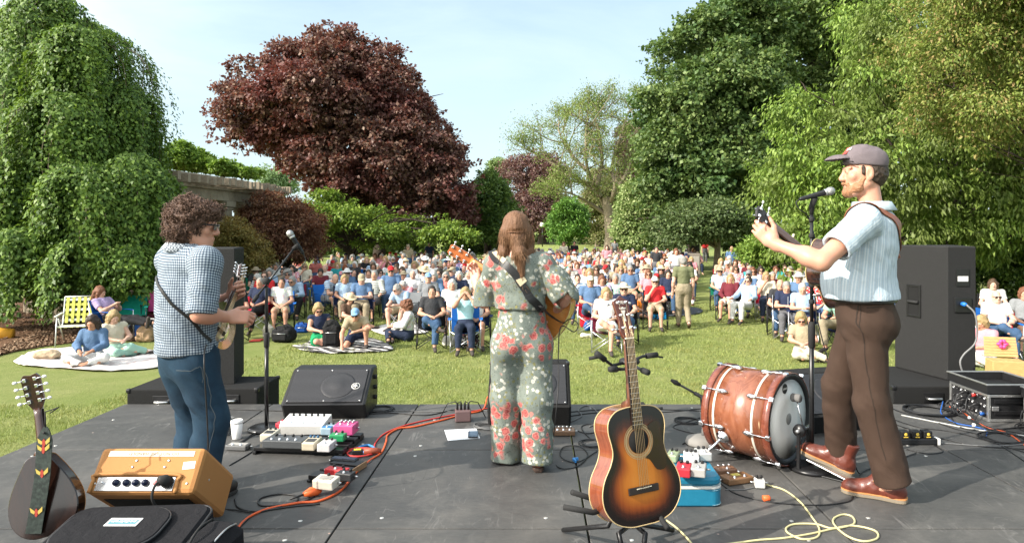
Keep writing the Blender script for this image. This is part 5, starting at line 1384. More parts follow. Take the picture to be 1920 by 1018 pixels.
# == the stage gear
BLK = mat('black_plastic', (.012, .012, .013), .45, 0, .4, bump=.15, bscale=300)
BLKM = mat('black_metal', (.014, .014, .015), .32, .2, .5)
RUB = mat('rubber', (.016, .016, .016), .8)
CHR = mat('chrome', (.80, .80, .82), .14, 1.0, vary=.05)
STL = mat('satin_steel', (.55, .55, .55), .3, .9)
WHT = mat('white_plastic', (.74, .73, .70), .4)
def carpet(name, c, sp=.5):
 if name in MATS: return MATS[name]
 t = NT(name).set(.9, 0, .2); n = t.noise(420, 2, .7)
 t.base(t.mix(t.ramp(n, [(.52, (0, 0, 0)), (.75, (1, 1, 1))]), c, tuple(min(1, x * 3 + .02) for x in c))); t.bump(n, sp, .004)
 MATS[name] = t.m; return t.m
CARP = carpet('black_cabinet_carpet', (.012, .012, .012)); PAINT = carpet('speckled_cabinet_paint', (.016, .016, .016), .35)
def grille():
 t = NT('metal_grille').set(.45, .5, .5); c = t.coord((1, 1, 1), rot=(0, 0, .785))
 v = t.new('ShaderNodeTexVoronoi', i_Scale=150.0, i_Randomness=0.0); t.link(c, v.inputs['Vector'])
 t.base(t.mix(t.ramp(v.outputs['Distance'], [(.36, (0, 0, 0)), (.5, (1, 1, 1))]), (.004, .004, .004), (.055, .055, .06))); t.bump(v.outputs['Distance'], .5, .003); MATS['metal_grille'] = t.m; return t.m
GRL = grille()
def M4(loc, rx=0, ry=0, rz=0): return Matrix.Translation(Vector(loc)) @ Euler((rx, ry, rz)).to_matrix().to_4x4()
def one(mb, name, m, label, cat, group=None, loc=None, rz=0):
 o = mb.build(name, m, None, loc, (0, 0, rz)); return tag(o, label, cat, group)
# ---- loudspeakers
def trap_speaker(name, label, poly, z0, z1, back=None):
 c = Vector((sum(p[0] for p in poly) / 4, sum(p[1] for p in poly) / 4, z0)); r = thing(name, label, 'speaker', c)
 MB().prism([(p[0] - c.x, p[1] - c.y) for p in poly], 0, z1 - z0, None, .012).build('cabinet', PAINT, r); return r, c
def sub(label, x0, x1, y0, y1, z1):
 r = thing('subwoofer', label, 'subwoofer', ((x0 + x1) / 2, (y0 + y1) / 2, LAWN), 0, 'subwoofers standing behind the stage')
 w, d, h = x1 - x0, y1 - y0, z1 - LAWN
 MB().box((0, 0, h / 2 + .002), (w, d, h), None, .012).build('cabinet', CARP, r)
 for sx in (-1, 1):
  for sy in (-1, 1): MB().box((sx * (w / 2 - .012), sy * (d / 2 - .012), h - .012), (.04, .04, .04), None, .012).build('corner_protector', BLKM, r)
 MB().box((0, -d / 2 - .002, h - .10), (.17, .012, .10), None, .004).build('handle_plate', BLKM, r)
 MB().tube([(-.06, -d / 2 - .012, h - .10), (-.05, -d / 2 - .035, h - .10), (.05, -d / 2 - .035, h - .10), (.06, -d / 2 - .012, h - .10)], .011, 8).build('handle', STL, r)
 return r
sub('black carpeted subwoofer under the left speaker, nearer the stage edge', -3.47, -2.86, 5.86, 6.5, .105)
sub('black carpeted subwoofer with steel handle beside the left microphone stand', -2.84, -2.36, 5.86, 6.36, .115)
sub('black carpeted subwoofer carrying the right speaker', 3.03, 3.72, 5.87, 6.75, .13)
trap_speaker('speaker', 'tall black speaker on the subwoofers behind the curly haired musician', [(-3.10, 6.02), (-2.63, 6.02), (-2.73, 6.46), (-3.0, 6.46)], .108, 1.30)
sp, c = trap_speaker('speaker', 'tall speckled black speaker with recessed handle and grey power cable', [(3.62, 6.07), (3.86, 6.07), (4.02, 6.68), (3.47, 6.68)], .135, 1.315)
def sidept(t, z, off=.004):       # on the left face
 a, b = Vector((3.62, 6.07, 0)), Vector((3.47, 6.68, 0)); p = a.lerp(b, t); n = Vector((-(b - a).y, (b - a).x, 0)).normalized()
 n = n if n.x < 0 else -n; return p + n * off + Vector((0, 0, z)) - c, math.atan2((b - a).y, (b - a).x)
p_, a_ = sidept(.62, .80)
hp = MB(); E_ = Euler((0, 0, a_)).to_matrix()
for dx, dz, sx, sz in ((-.075, 0, .02, .30), (.075, 0, .02, .30), (0, .14, .13, .02), (0, -.14, .13, .02)): hp.box(p_ + E_ @ Vector((dx, 0, dz)), (sx, .012, sz), E_, .002)
h_ = hp.build('handle_recess', BLKM, sp)
MB().box(p_ - E_ @ Vector((0, 0, 0)), (.13, .003, .26), E_).build('painted_recess_shadow', mat('painted_recess_shade', (.004, .004, .004), .9), h_)  # flat black sheet paints the shade of a recess that has no depth
MB().tube([p_ + E_ @ Vector((-.06, .012, -.01)), p_ + E_ @ Vector((.06, .012, -.01))], .014, 10).build('grip', RUB, h_)
bp = MB().box(Vector((3.745, 6.064, .80)) - c, (.15, .012, .13), None, .004).build('power_plate', BLKM, sp)
MB().lathe([(.019, 0), (.019, .03), (.014, .05)], Vector((3.735, 6.056, .81)) - c, (0, -1, 0), 14).build('power_plug', mat('plug_blue', (.02, .16, .55), .4), bp)
lp = MB().box(Vector((3.745, 6.066, 1.04)) - c, (.115, .005, .15), None, .001).build('rating_plate', BLKM, sp)
MB().box(Vector((3.745, 6.062, 1.03)) - c, (.09, .003, .045)).build('paper_label', WHT, lp)
pw = [Vector((3.735, 5.995, .81)), Vector((3.79, 5.96, .72)), Vector((3.80, 5.97, .50)), Vector((3.70, 5.98, .38)), Vector((3.665, 5.97, .30)), Vector((3.72, 5.97, .15)), Vector((3.74, 5.93, .02))]
one(MB().tube([p for p in smooth_path(pw, 6)], .0075, 8), 'power_cable', mat('cable_grey', (.17, .17, .17), .5), 'grey power cable hanging down the back of the right speaker', 'cable')
def wedge(label, x, y, w, h, dp, rz, logo=False, mic=GRL, group='stage monitors'):
 """floor monitor whose sloped grille looks up and towards -y"""
 r = thing('stage_monitor', label, 'monitor', (x, y, 0), rz, group)
 prof = [(-.02, 0.004), (-dp * .16 - .02, h * .36), (dp * .56, h), (dp * .92, h), (dp, h * .55), (dp * .94, 0.004)]
 M = Matrix(((0, 0, 1, 0), (1, 0, 0, 0), (0, 1, 0, 0), (0, 0, 0, 1)))
 MB().prism(prof, -w / 2, w / 2, M, .016).build('cabinet', BLK if logo else CARP, r)
 a, b = Vector((0, prof[1][0], prof[1][1])), Vector((0, prof[2][0], prof[2][1])); d = (b - a); n = Vector((0, -d.z, d.y)).normalized(); mid = (a + b) / 2
 E = Matrix((Vector((1, 0, 0)), d.normalized(), n)).transposed()
 g = MB().box(mid + n * .004, (w * .90, d.length * .88, .012), E, .004).build('grille', mic, r)
 MB().lathe([(.135, 0), (.128, .003), (.11, .0042), (.055, .005), (.05, .0065), (.0, .0075)], mid + n * .0095 + Vector((w * .12, 0, 0)), n, 32).build('cone_bulge', mic, g)
 for sx in (-1, 0, 1):
  for sy in (-1, 1): MB().lathe([(.006, 0), (.006, .003), (.003, .004)], mid + E @ Vector((sx * w * .43, sy * d.length * .41, .010)), n, 8).build('screw', STL, g)
 if logo:
  q = mid + E @ Vector((w * .34, -d.length * .03, .0105))
  bd = MB().lathe([(.033, 0), (.033, .003), (.031, .004)], q, n, 24).build('badge', WHT, g)
  mb = MB().lathe([(.0285, 0.0042), (.0285, .0048)], q, n, 24)
  mb.build('badge_field', BLK, bd)
  mb = MB()
  for k in range(3):
   u = E @ Vector((math.cos(k * math.pi / 3 + .52), math.sin(k * math.pi / 3 + .52), 0)); mb.tube([q + u * .023 + n * .0055, q - u * .023 + n * .0055], .0035, 6)
  mb.build('badge_star', WHT, bd)
  for i, z in enumerate((.27, .17, .07)): MB().lathe([(.018, 0), (.018, .02), (.012, .026)], (w / 2 - .002, dp * .62, h * (.3 + .24 * i)), (1, 0, 0), 12).build('end_knob', RUB, r)
 else:
  for sx in (-1, 1): MB().box((sx * (w / 2 - .01), prof[2][0] + .02, h - .008), (.03, .06, .025), None, .008).build('corner_protector', BLKM, r)
 return r
wedge('moulded black stage monitor with round white badge between the pedalboards and lawn', -1.63, 5.36, .64, .34, .42, .03, True)
wedge('worn black carpeted stage monitor just behind the singer', -.05, 5.18, .62, .42, .42, 0, False)
wedge('black stage monitor with steel grille behind the bass drum', 2.12, 5.0, .60, .38, .42, .28, False)
# ---- microphones and stands
def microphone(label, tip, tail, r=.0255):
 tip, tail = Vector(tip), Vector(tail); d = (tip - tail).normalized(); L = (tip - tail).length; o = thing('microphone', label, 'microphone', tail); z = Vector((0, 0, 0))
 MB().lathe([(.008, 0), (.011, .005), (.0125, .02), (.0175, L - .06), (.0185, L - .055)], z, d, 16).build('handle', BLKM, o)
 MB().lathe([(.0195, 0), (.0215, .004), (.0215, .012), (.0195, .016)], d * (L - .056), d, 18).build('collar', STL, o)
 t = NT('mesh_ball').set(.4, .8); v = t.new('ShaderNodeTexVoronoi', i_Scale=520.0); t.link(t.coord(), v.inputs['Vector']); t.base(t.ramp(v.outputs['Distance'], [(.2, (.10, .10, .10)), (.6, (.55, .54, .52))])); t.bump(v.outputs['Distance'], .6, .002)
 MB().lathe([(.019, 0), (r - .002, .008), (r, .016), (r, .024), (r * .92, .034), (r * .7, .043), (r * .35, .048), (.001, .0495)], d * (L - .042), d, 20).build('mesh_head', t.m, o)
 return o
x, y = -1.968, 5.05
st = thing('microphone_stand', 'black microphone stand with boom between musician and monitor', 'mic stand', (x, y, 0))
MB().lathe([(.13, 0.002), (.13, .018), (.11, .028), (.02, .034)], n=32).build('round_base', BLKM, st)
MB().cyl((0, 0, .03), (0, 0, .62), .0145, n=12).build('lower_pole', BLKM, st)
MB().lathe([(.015, .60), (.020, .605), (.021, .70), (.016, .71)], n=14).build('clutch', RUB, st)
MB().cyl((0, 0, .7), (0, 0, 1.05), .0105, n=10).build('upper_pole', BLKM, st)
hub = Vector(P(499, 527, 5.05)) - st.location; b1 = Vector(P(553, 464, 5.16)) - st.location; b0 = Vector(P(474, 566, 4.99)) - st.location
MB().ell(hub, (.03, .022, .03), 12).build('boom_clutch', RUB, st)
MB().cyl(b0, b1, .0075, n=10).build('boom', BLKM, st)
MB().cyl(b0, b0 + (b1 - b0) * .12, .016, n=12).build('counterweight', RUB, st)
MB().tube([b1 - (b1 - b0) * .03, b1 + Vector((.02, .0, .02)), b1 + Vector((.03, 0, -.012))], [.017, .019, .016], 12).build('mic_clip', RUB, st)
m1 = microphone('silver headed vocal microphone on the boom in front of the copper maple', P(541, 434, 5.14), P(569, 476, 5.18))
cb = [P(569, 476, 5.18), P(573, 490, 5.18), P(560, 503, 5.16), P(535, 512, 5.12), P(505, 530, 5.05), P(497, 580, 5.03), P(504, 640, 5.03), P(496, 720, 5.02), P(503, 790, 5.0), G(512, 812, .006), G(560, 800, .006), G(640, 778, .006)]
one(MB().tube(smooth_path(cb, 6), .0036, 6), 'microphone_cable', BLK, 'black microphone cable wound down the boom stand', 'cable')
x, y = 1.675, 4.2
st2 = thing('microphone_stand', 'straight black microphone stand in front of the bassist', 'mic stand', (x, y, 0))
MB().lathe([(.13, 0.002), (.13, .018), (.11, .028), (.02, .034)], n=32).build('round_base', BLKM, st2)
MB().cyl((0, 0, .03), (0, 0, .86), .0145, n=12).build('lower_pole', BLKM, st2)
MB().lathe([(.015, .74), (.020, .745), (.022, .87), (.016, .90)], n=14).build('clutch', RUB, st2)
MB().cyl((0, 0, .88), (0, 0, 1.56), .0105, n=10).build('upper_pole', BLKM, st2)
for z_ in (1.02, 1.12, 1.30, 1.42, 1.52): MB().lathe([(.014, -.014), (.017, -.008), (.017, .008), (.014, .014)], (0, 0, z_), n=12).build('cable_tie', RUB, st2)
MB().tube([(0, 0, 1.06), (.05, -.01, 1.06)], .008, 8).build('wing_screw', STL, st2)
tl, tp = Vector(P(1499, 374, 4.16)), Vector(P(1563, 357, 4.16))
MB().tube([Vector((0, 0, 1.55)), Vector((0, 0, 1.60)), tl.lerp(tp, .45) - st2.location + Vector((0, 0, -.015))], [.012, .016, .019], 12).build('mic_clip', RUB, st2)
microphone('silver headed vocal microphone held up to the bassist\'s mouth', tp, tl)
cb = [tl, tl + Vector((-.02, 0, -.02)), tl + Vector((.0, 0, -.06)), Vector((x - .02, y, 1.53)), Vector((x + .022, y - .01, 1.35)), Vector((x - .02, y - .012, 1.2)), Vector((x + .02, y, 1.05)), Vector((x + .03, y - .02, .9)), Vector((x + .09, y - .06, .62)), Vector((x + .16, y - .12, .3)), Vector((x + .22, y - .12, .04)), Vector((x + .35, y, .006)), Vector((x + .8, y + .3, .006))]
one(MB().tube(smooth_path(cb, 6), .0036, 6), 'microphone_cable', BLK, 'black microphone cable hanging beside the bassist\'s knee', 'cable')
bx = G(1318, 832)
ks = thing('drum_mic_stand', 'short chrome microphone stand with black boom beside the bass drum', 'mic stand', bx)
MB().lathe([(.115, .002), (.12, .012), (.11, .04), (.06, .056), (.016, .06)], n=28).build('round_base', mat('base_grey', (.20, .19, .175), .7), ks)
MB().cyl((0, 0, .05), (0, 0, .26), .011, n=12).build('pole', CHR, ks)
MB().lathe([(.012, .16), (.017, .165), (.017, .21), (.012, .215)], n=12).build('clutch', STL, ks)
e1 = Vector(P(1258, 712, bx.y + .1)) - bx; e2 = Vector(P(1330, 752, bx.y - .02)) - bx; j = Vector((0, 0, .33))
MB().tube([(0, 0, .25), (0, 0, .30), j], [.014, .02, .018], 10).build('swivel', BLKM, ks)
MB().cyl(e1, e2, .0075, n=10).build('boom', BLKM, ks)
MB().tube([e1, e1 + (e2 - e1) * .12, e1 + (e2 - e1) * .25], [.009, .018, .010], 10).build('boom_end', RUB, ks)
MB().cyl(e1 + (e2 - e1) * .62, e2, .013, n=10).build('boom_sleeve', BLKM, ks)
# ---- bass drum
def wood(name, c1, c2, sc=(1, 8, 8), rough=.25, coat=.6, rings=5.0):
 if name in MATS: return MATS[name]
 t = NT(name).set(rough, 0, .45, coat); n = t.noise(rings, 5, .6, t.coord(sc), 1.0)
 t.base(t.ramp(n, [(.3, c1), (.7, c2)])); MATS[name] = t.m; return t.m
def bass_drum():
 n = Vector((.70, -.716, 0)).normalized(); cR = Vector((1.560, 4.26, .292)); Lg = .44; R_ = .272
 d = thing('bass_drum', 'mahogany coloured bass drum with chrome lugs lying on the stage', 'bass drum', (cR.x, cR.y, 0)); o = Vector((cR.x, cR.y, 0)); a = cR - o
 t = NT('drum_mahogany').set(.28, 0, .5, .55); v = t.noise(3.2, 6, .6, t.coord((3, 3, 1.2)), 1.5)
 col = t.ramp(v, [(.3, (.15, .044, .020)), (.55, (.235, .080, .038)), (.75, (.30, .115, .058))])
 s = t.noise(26, 3, .5, t.coord((1, 1, .22), rot=(0, .3, .8)), .6); msk = t.ramp(s, [(.71, (0, 0, 0)), (.735, (1, 1, 1))])
 t.base(t.mix(msk, col, (.60, .42, .25))); t.link(t.ramp(v, [(.3, (.22, .22, .22)), (.8, (.42, .42, .42))]), t.b.inputs['Roughness'])
 sh = MB(); prof = [(R_, -Lg + .03), (R_, -.03)]; sh.lathe(prof, a, n, 64).build('shell', t.m, d)
 hoop = wood('drum_hoop', (.12, .028, .016), (.22, .065, .035)); inl = mat('hoop_inlay', (.60, .55, .46), .35)
 for z0, sg in ((-Lg - .008, 1), (-.040, -1)):
  h = MB().lathe([(R_ + .004, z0), (R_ + .012, z0 + .002), (R_ + .012, z0 + .046), (R_ + .004, z0 + .048)], a, n, 64, ring=True).build('hoop', hoop, d)
 for z0 in (-Lg + .065, -.115): MB().lathe([(R_ + .001, z0), (R_ + .0035, z0 + .002), (R_ + .0035, z0 + .015), (R_ + .001, z0 + .017)], a, n, 64, ring=True).build('inlay_ring', inl, d)
 hd = NT('drumhead').set(.5, 0, .4); hd.base(hd.mix(hd.noise(5, 5), (.76, .75, .71), (.84, .83, .79)))
 MB().lathe([(R_ + .006, -.012), (R_ + .006, .006), (R_ - .008, .008), (R_ - .03, -.002), (R_ - .032, -.006)], a, n, 64, ring=True).build('black_rim', BLK, d)
 hm = MB().lathe([(R_ - .028, -.004), (.10, -.0035), (.001, -.003)], a, n, 64).build('drumhead', hd.m, d)
 MB().lathe([(.035, -.002), (.034, -.0012), (.0, -.001)], a, n, 24).build('beater_patch', mat('patch_grey', (.26, .255, .24), .6), hm)
 u = Vector((-n.y, n.x, 0)); u = u if u.x > 0 else -u
 E = Matrix((u, Vector((0, 0, 1)), n)).transposed(); q = a + E @ Vector((-.055, .195, 0)) + n * .0005
 MB().lathe([(.030, -.003), (.030, .0005), (.027, .0008)], q, n, 24).build('maker_oval', BLK, hm).scale = (1, 1, 1)
 text_mesh('maker_lettering', 'EVANS', .017, WHT, hm, Matrix.Translation(q + n * .0014) @ E.to_4x4())
 for k in range(8):
  an = k * math.pi / 4 + .2; rd = E @ Vector((math.cos(an), math.sin(an), 0))
  for zc, sgn in ((-.125, 1), (-Lg + .115, -1)):
   p = a + rd * (R_ + .012) + n * zc
   lug = MB().tube([p - n * .035 * sgn, p - n * .012 * sgn, p + n * .018 * sgn, p + n * .03 * sgn], [.006, .0165, .0135, .006], 10).build('lug', CHR, d)
   e = a + rd * (R_ + .020) + n * (.006 if sgn > 0 else -Lg - .006)
   MB().cyl(p + rd * .006, e, .0035, n=8).build('tension_rod', CHR, lug)
   MB().box(e - rd * .003, (.028, .022, .03), Matrix((rd.cross(n), rd, n)).transposed(), .005).build('claw', CHR, lug)
 an = math.radians(205); rd = E @ Vector((math.cos(an), math.sin(an), 0)); p = a + rd * (R_ + .004) + n * (-Lg * .70)
 sp_ = MB().lathe([(.042, 0), (.042, .012), (.028, .018), (.028, .03), (.016, .04)], p, rd, 20).build('spur_bracket', CHR, d)
 foot = Vector(G(1307, 868)) - o
 MB().tube([p + rd * .03, foot + Vector((0, 0, .012))], [.0085, .007], 10).build('spur_rod', CHR, sp_); MB().ell(foot + Vector((0, 0, .012)), .013, 8).build('spur_tip', RUB, sp_)
 b = a + n * .09; b.z = 0; ped = thing('kick_pedal', 'black kick drum pedal with grey felt beater under the boot', 'drum pedal', o + b)
 f = n; rt = Vector((-n.y, n.x, 0)); Ef = Matrix((rt, f, Vector((0, 0, 1)))).transposed()
 B = lambda c, s, ch=.003: MB().box(Ef @ Vector(c), s, Ef, ch)
 B((0, .02, .008), (.16, .03, .012)).build('base_bar', BLKM, ped)
 for sx in (-1, 1): B((sx * .065, .0, .13), (.018, .02, .25)).build('post', BLKM, ped)
 MB().cyl(Ef @ Vector((-.09, 0, .25)), Ef @ Vector((.09, 0, .25)), .011, n=12).build('axle', STL, ped)
 MB().lathe([(.035, -.02), (.04, 0), (.035, .02)], Ef @ Vector((-.05, 0, .25)), Ef @ Vector((1, 0, 0)), 16).build('cam', BLKM, ped)
 be = Ef @ Vector((0, -.045, .43)); MB().cyl(Ef @ Vector((0, 0, .25)), be, .0045, n=8).build('beater_shaft', CHR, ped)
 MB().lathe([(.02, -.03), (.026, -.024), (.026, .024), (.02, .03)], be, f, 16).build('beater', mat('felt_grey', (.16, .155, .15), .95), ped)
 MB().box(Ef @ Vector((0, .17, .045)), (.085, .28, .010), Ef @ Euler((-.26, 0, 0)).to_matrix(), .003).build('footboard', STL, ped)
 B((0, .19, .006), (.09, .34, .008), .002).build('base_plate', BLKM, ped)
 return ped
bass_drum()
# ---- pedals and pedalboards
def pedal(px, py, w, dp, h, col, label, rz=-.1, z=0.0, kn=3, sw=1, kc=None, trim=None, cat='effects pedal', slope=.0, rows=1):
 p = G(px, py, z); m = mat('pedal_' + '_'.join(str(int(c * 99)) for c in col), col, .38, .15, .5, vary=.08, scale=40)
 r = thing('effects_pedal', label, cat, p, rz, 'effects pedals on the stage')
 E = Euler((slope, 0, 0)).to_matrix()
 body = MB().box((0, 0, h / 2 + .003), (w, dp, h), E, .006).build('case', m, r)
 top = h + .003
 for k in range(kn):
  x = (k + .5) / kn * w * .86 - w * .43
  for q in range(rows): MB().lathe([(.0085, 0), (.0085, .011), (.0065, .014)], E @ Vector((x, dp * (.30 - .22 * q), h / 2)) + Vector((0, 0, h / 2 + .003)), n=12).build('knob', kc or BLK, r)
 for k in range(sw):
  x = (k + .5) / sw * w * .8 - w * .4
  MB().lathe([(.0095, 0), (.0095, .004), (.006, .0045), (.006, .012)], E @ Vector((x, -dp * .30, h / 2)) + Vector((0, 0, h / 2 + .003)), n=12).build('footswitch', CHR, r)
 if trim:
  for c, sx, sy, yo in trim: MB().box(E @ Vector((0, dp * yo, h / 2)) + Vector((0, 0, h / 2 + .0045)), (w * sx, dp * sy, .003), E, .001).build('face_plate', mat('plate_' + '_'.join(str(int(k * 99)) for k in c), c, .4), r)
 for sx in (-1, 1): MB().cyl((sx * w / 2, dp * .15, h * .55), (sx * (w / 2 + .022), dp * .15, h * .55), .0055, n=8).build('jack_plug', STL, r)
 return r
def board(label, cx, cy, w, dp, rz, z=.045, rails=4):
 r = thing('pedalboard', label, 'pedalboard', (cx, cy, 0), rz)
 for k in range(rails):
  y = -dp / 2 + dp / rails * (k + .5); MB().box((0, y, z - .012), (w, dp / rails * .72, .024), None, .004).build('rail', BLKM, r)
 for sx in (-1, 1): MB().box((sx * (w / 2 - .012), 0, (z - .024) / 2 + .002), (.022, dp, z - .026), None, .003).build('side_foot', BLKM, r)
 return r
board('long black two tier pedalboard crowded with pedals left of the stage', -1.52, 4.66, .60, .42, -.10)
Zb = .046
pedal(574, 806, .31, .19, .075, (.66, .65, .62), 'large white effects unit at the back of the long pedalboard', -.06, Zb, 6, 3, slope=.18)
pedal(537, 836, .27, .13, .05, (.075, .08, .085), 'wide dark grey pedal with four black knobs and four switches', -.10, Zb, 4, 4, BLK)
pedal(507, 823, .085, .13, .05, (.58, .54, .44), 'cream compact pedal left of the wide grey pedal', -.1, Zb, 2, 0, trim=[((.03, .03, .03), .7, .4, -.1)], slope=.06)
pedal(585, 839, .085, .13, .05, (.60, .53, .40), 'cream compact pedal right of the wide grey pedal', -.1, Zb, 3, 0, kc=mat('knob_blue', (.03, .10, .20), .4), trim=[((.05, .045, .04), .7, .4, -.1)], slope=.06)
pedal(613, 843, .085, .12, .05, (.62, .60, .60), 'small pale grey pedal at the right front of the long board', -.1, Zb, 2, 1)
pedal(617, 812, .075, .12, .05, (.30, .42, .50), 'pale blue pedal with darker blue lower face beside the white unit', -.1, Zb, 2, 1, trim=[((.02, .16, .38), .85, .35, -.28)])
pedal(649, 812, .135, .125, .065, (.58, .09, .26), 'bright pink pedal with silver knobs', -.08, Zb + .03, 4, 2, STL, rows=2)
pedal(634, 826, .10, .07, .045, (.02, .24, .09), 'small green pedal beside the pink pedal', -.1, Zb + .015, 2, 1)
pedal(532, 803, .07, .12, .05, (.50, .04, .06), 'small red pedal behind the cream pedal', -.1, Zb, 2, 1)
pedal(447, 842, .14, .08, .032, (.13, .13, .13), 'low grey switch pedal on the deck left of the long board', -.08, 0, 0, 2, trim=[((.34, .33, .31), .86, .6, 0)])
b2 = board('small black pedalboard with wooden edge and three pedals near the orange cord', -1.185, 4.12, .19, .34, -.28, .04, 3)
MB().box((.098, 0, .02), (.008, .34, .036), None, .002).build('wooden_edge', wood('plain_wood', (.22, .12, .06), (.36, .22, .12), coat=.1, rough=.5), b2)
pedal(632, 891, .135, .06, .04, (.50, .03, .035), 'red pedal at the back of the small pedalboard', -.28, .041, 2, 1)
pedal(648, 900, .10, .06, .045, (.03, .03, .032), 'small black pedal behind the cream pedal with sloped top', -.28, .041, 2, 1)
pedal(612, 913, .125, .085, .05, (.60, .56, .48), 'cream pedal with sloped tread on the small pedalboard', -.28, .041, 1, 0, trim=[((.30, .28, .25), .6, .5, 0)], slope=.1)
pedal(646, 873, .17, .055, .045, (.018, .02, .024), 'flat black power brick between the two pedalboards', -.2, 0, 0, 0, trim=[((.035, .045, .075), .9, .8, 0)], cat='power supply')
pedal(1056, 814, .165, .10, .035, (.21, .125, .075), 'bronze coloured pedal on the deck right of the singer', .02, 0, 5, 3, STL)
pedal(1381, 903, .17, .10, .035, (.20, .11, .055), 'brown pedal with yellow label beside the blue suitcase', .35, 0, 2, 2, CHR, trim=[((.45, .40, .10), .3, .35, .1)])
pedal(1360, 893, .12, .075, .05, (.19, .10, .06), 'small brown pedal behind the brown pedal with yellow label', .2, 0, 3, 1, CHR)
pedal(1424, 913, .055, .06, .045, (.66, .65, .62), 'tiny white pedal feeding the cream cable', -.15, 0, 2, 0, trim=[((.05, .05, .05), .5, .5, .1)])
sc_ = thing('suitcase', 'turquoise blue hard suitcase with white band used as pedal stand', 'suitcase', (.77, 3.83, 0))
blue = mat('suitcase_blue', (.012, .165, .27), .42, 0, .4, bump=.3, bscale=90)
def rrect(w, d, r, n=6):
 o = []
 for cx, cy, a0 in ((w / 2 - r, d / 2 - r, 0), (-w / 2 + r, d / 2 - r, 90), (-w / 2 + r, -d / 2 + r, 180), (w / 2 - r, -d / 2 + r, 270)):
  for k in range(n + 1): a = R(a0 + 90 * k / n); o.append((cx + r * math.cos(a), cy + r * math.sin(a)))
 return o
MB().prism(rrect(.42, .40, .05), .002, .094, None, .008).build('case_bottom', blue, sc_)
MB().prism(rrect(.425, .405, .052), .095, .108, None, .002).build('white_band', mat('suitcase_band', (.62, .62, .58), .5), sc_)
MB().prism(rrect(.42, .40, .05), .109, .156, None, .014).build('case_lid', blue, sc_)
for z in (.012, .088, .116):
 st_ = MB()
 for x, y in rrect(.4225, .4025, .051, 10): st_.ell((x, y, z), (.003, .003, .0012), 6)
 st_.build('stitching', mat('thread', (.30, .45, .50), .8), sc_)
wb = thing('wooden_plank', 'pale plank lying on the blue suitcase under two pedals', 'plank', (.745, 3.70, .157), -.12)
MB().box((0, 0, .009), (.22, .10, .016), None, .002).build('plank', wood('pale_plank', (.42, .27, .14), (.58, .42, .26), coat=0, rough=.6), wb)
pedal(1282, 889, .075, .12, .045, (.50, .03, .045), 'red pedal on the plank on the blue suitcase', -.3, .176, 2, 1)
pedal(1310, 889, .075, .12, .045, (.40, .39, .37), 'grey metal pedal on the plank on the blue suitcase', -.3, .176, 2, 1)
pedal(1296, 866, .085, .11, .045, (.62, .61, .60), 'white pedal at the back of the blue suitcase', -.2, .158, 3, 1)
pedal(1318, 860, .07, .11, .045, (.5, .5, .48), 'pale grey pedal behind the grey metal pedal on the suitcase', .1, .158, 2, 1)
pedal(1262, 862, .06, .11, .04, (.30, .36, .22), 'sage green pedal on the suitcase beside the guitar', -.4, .158, 2, 1)
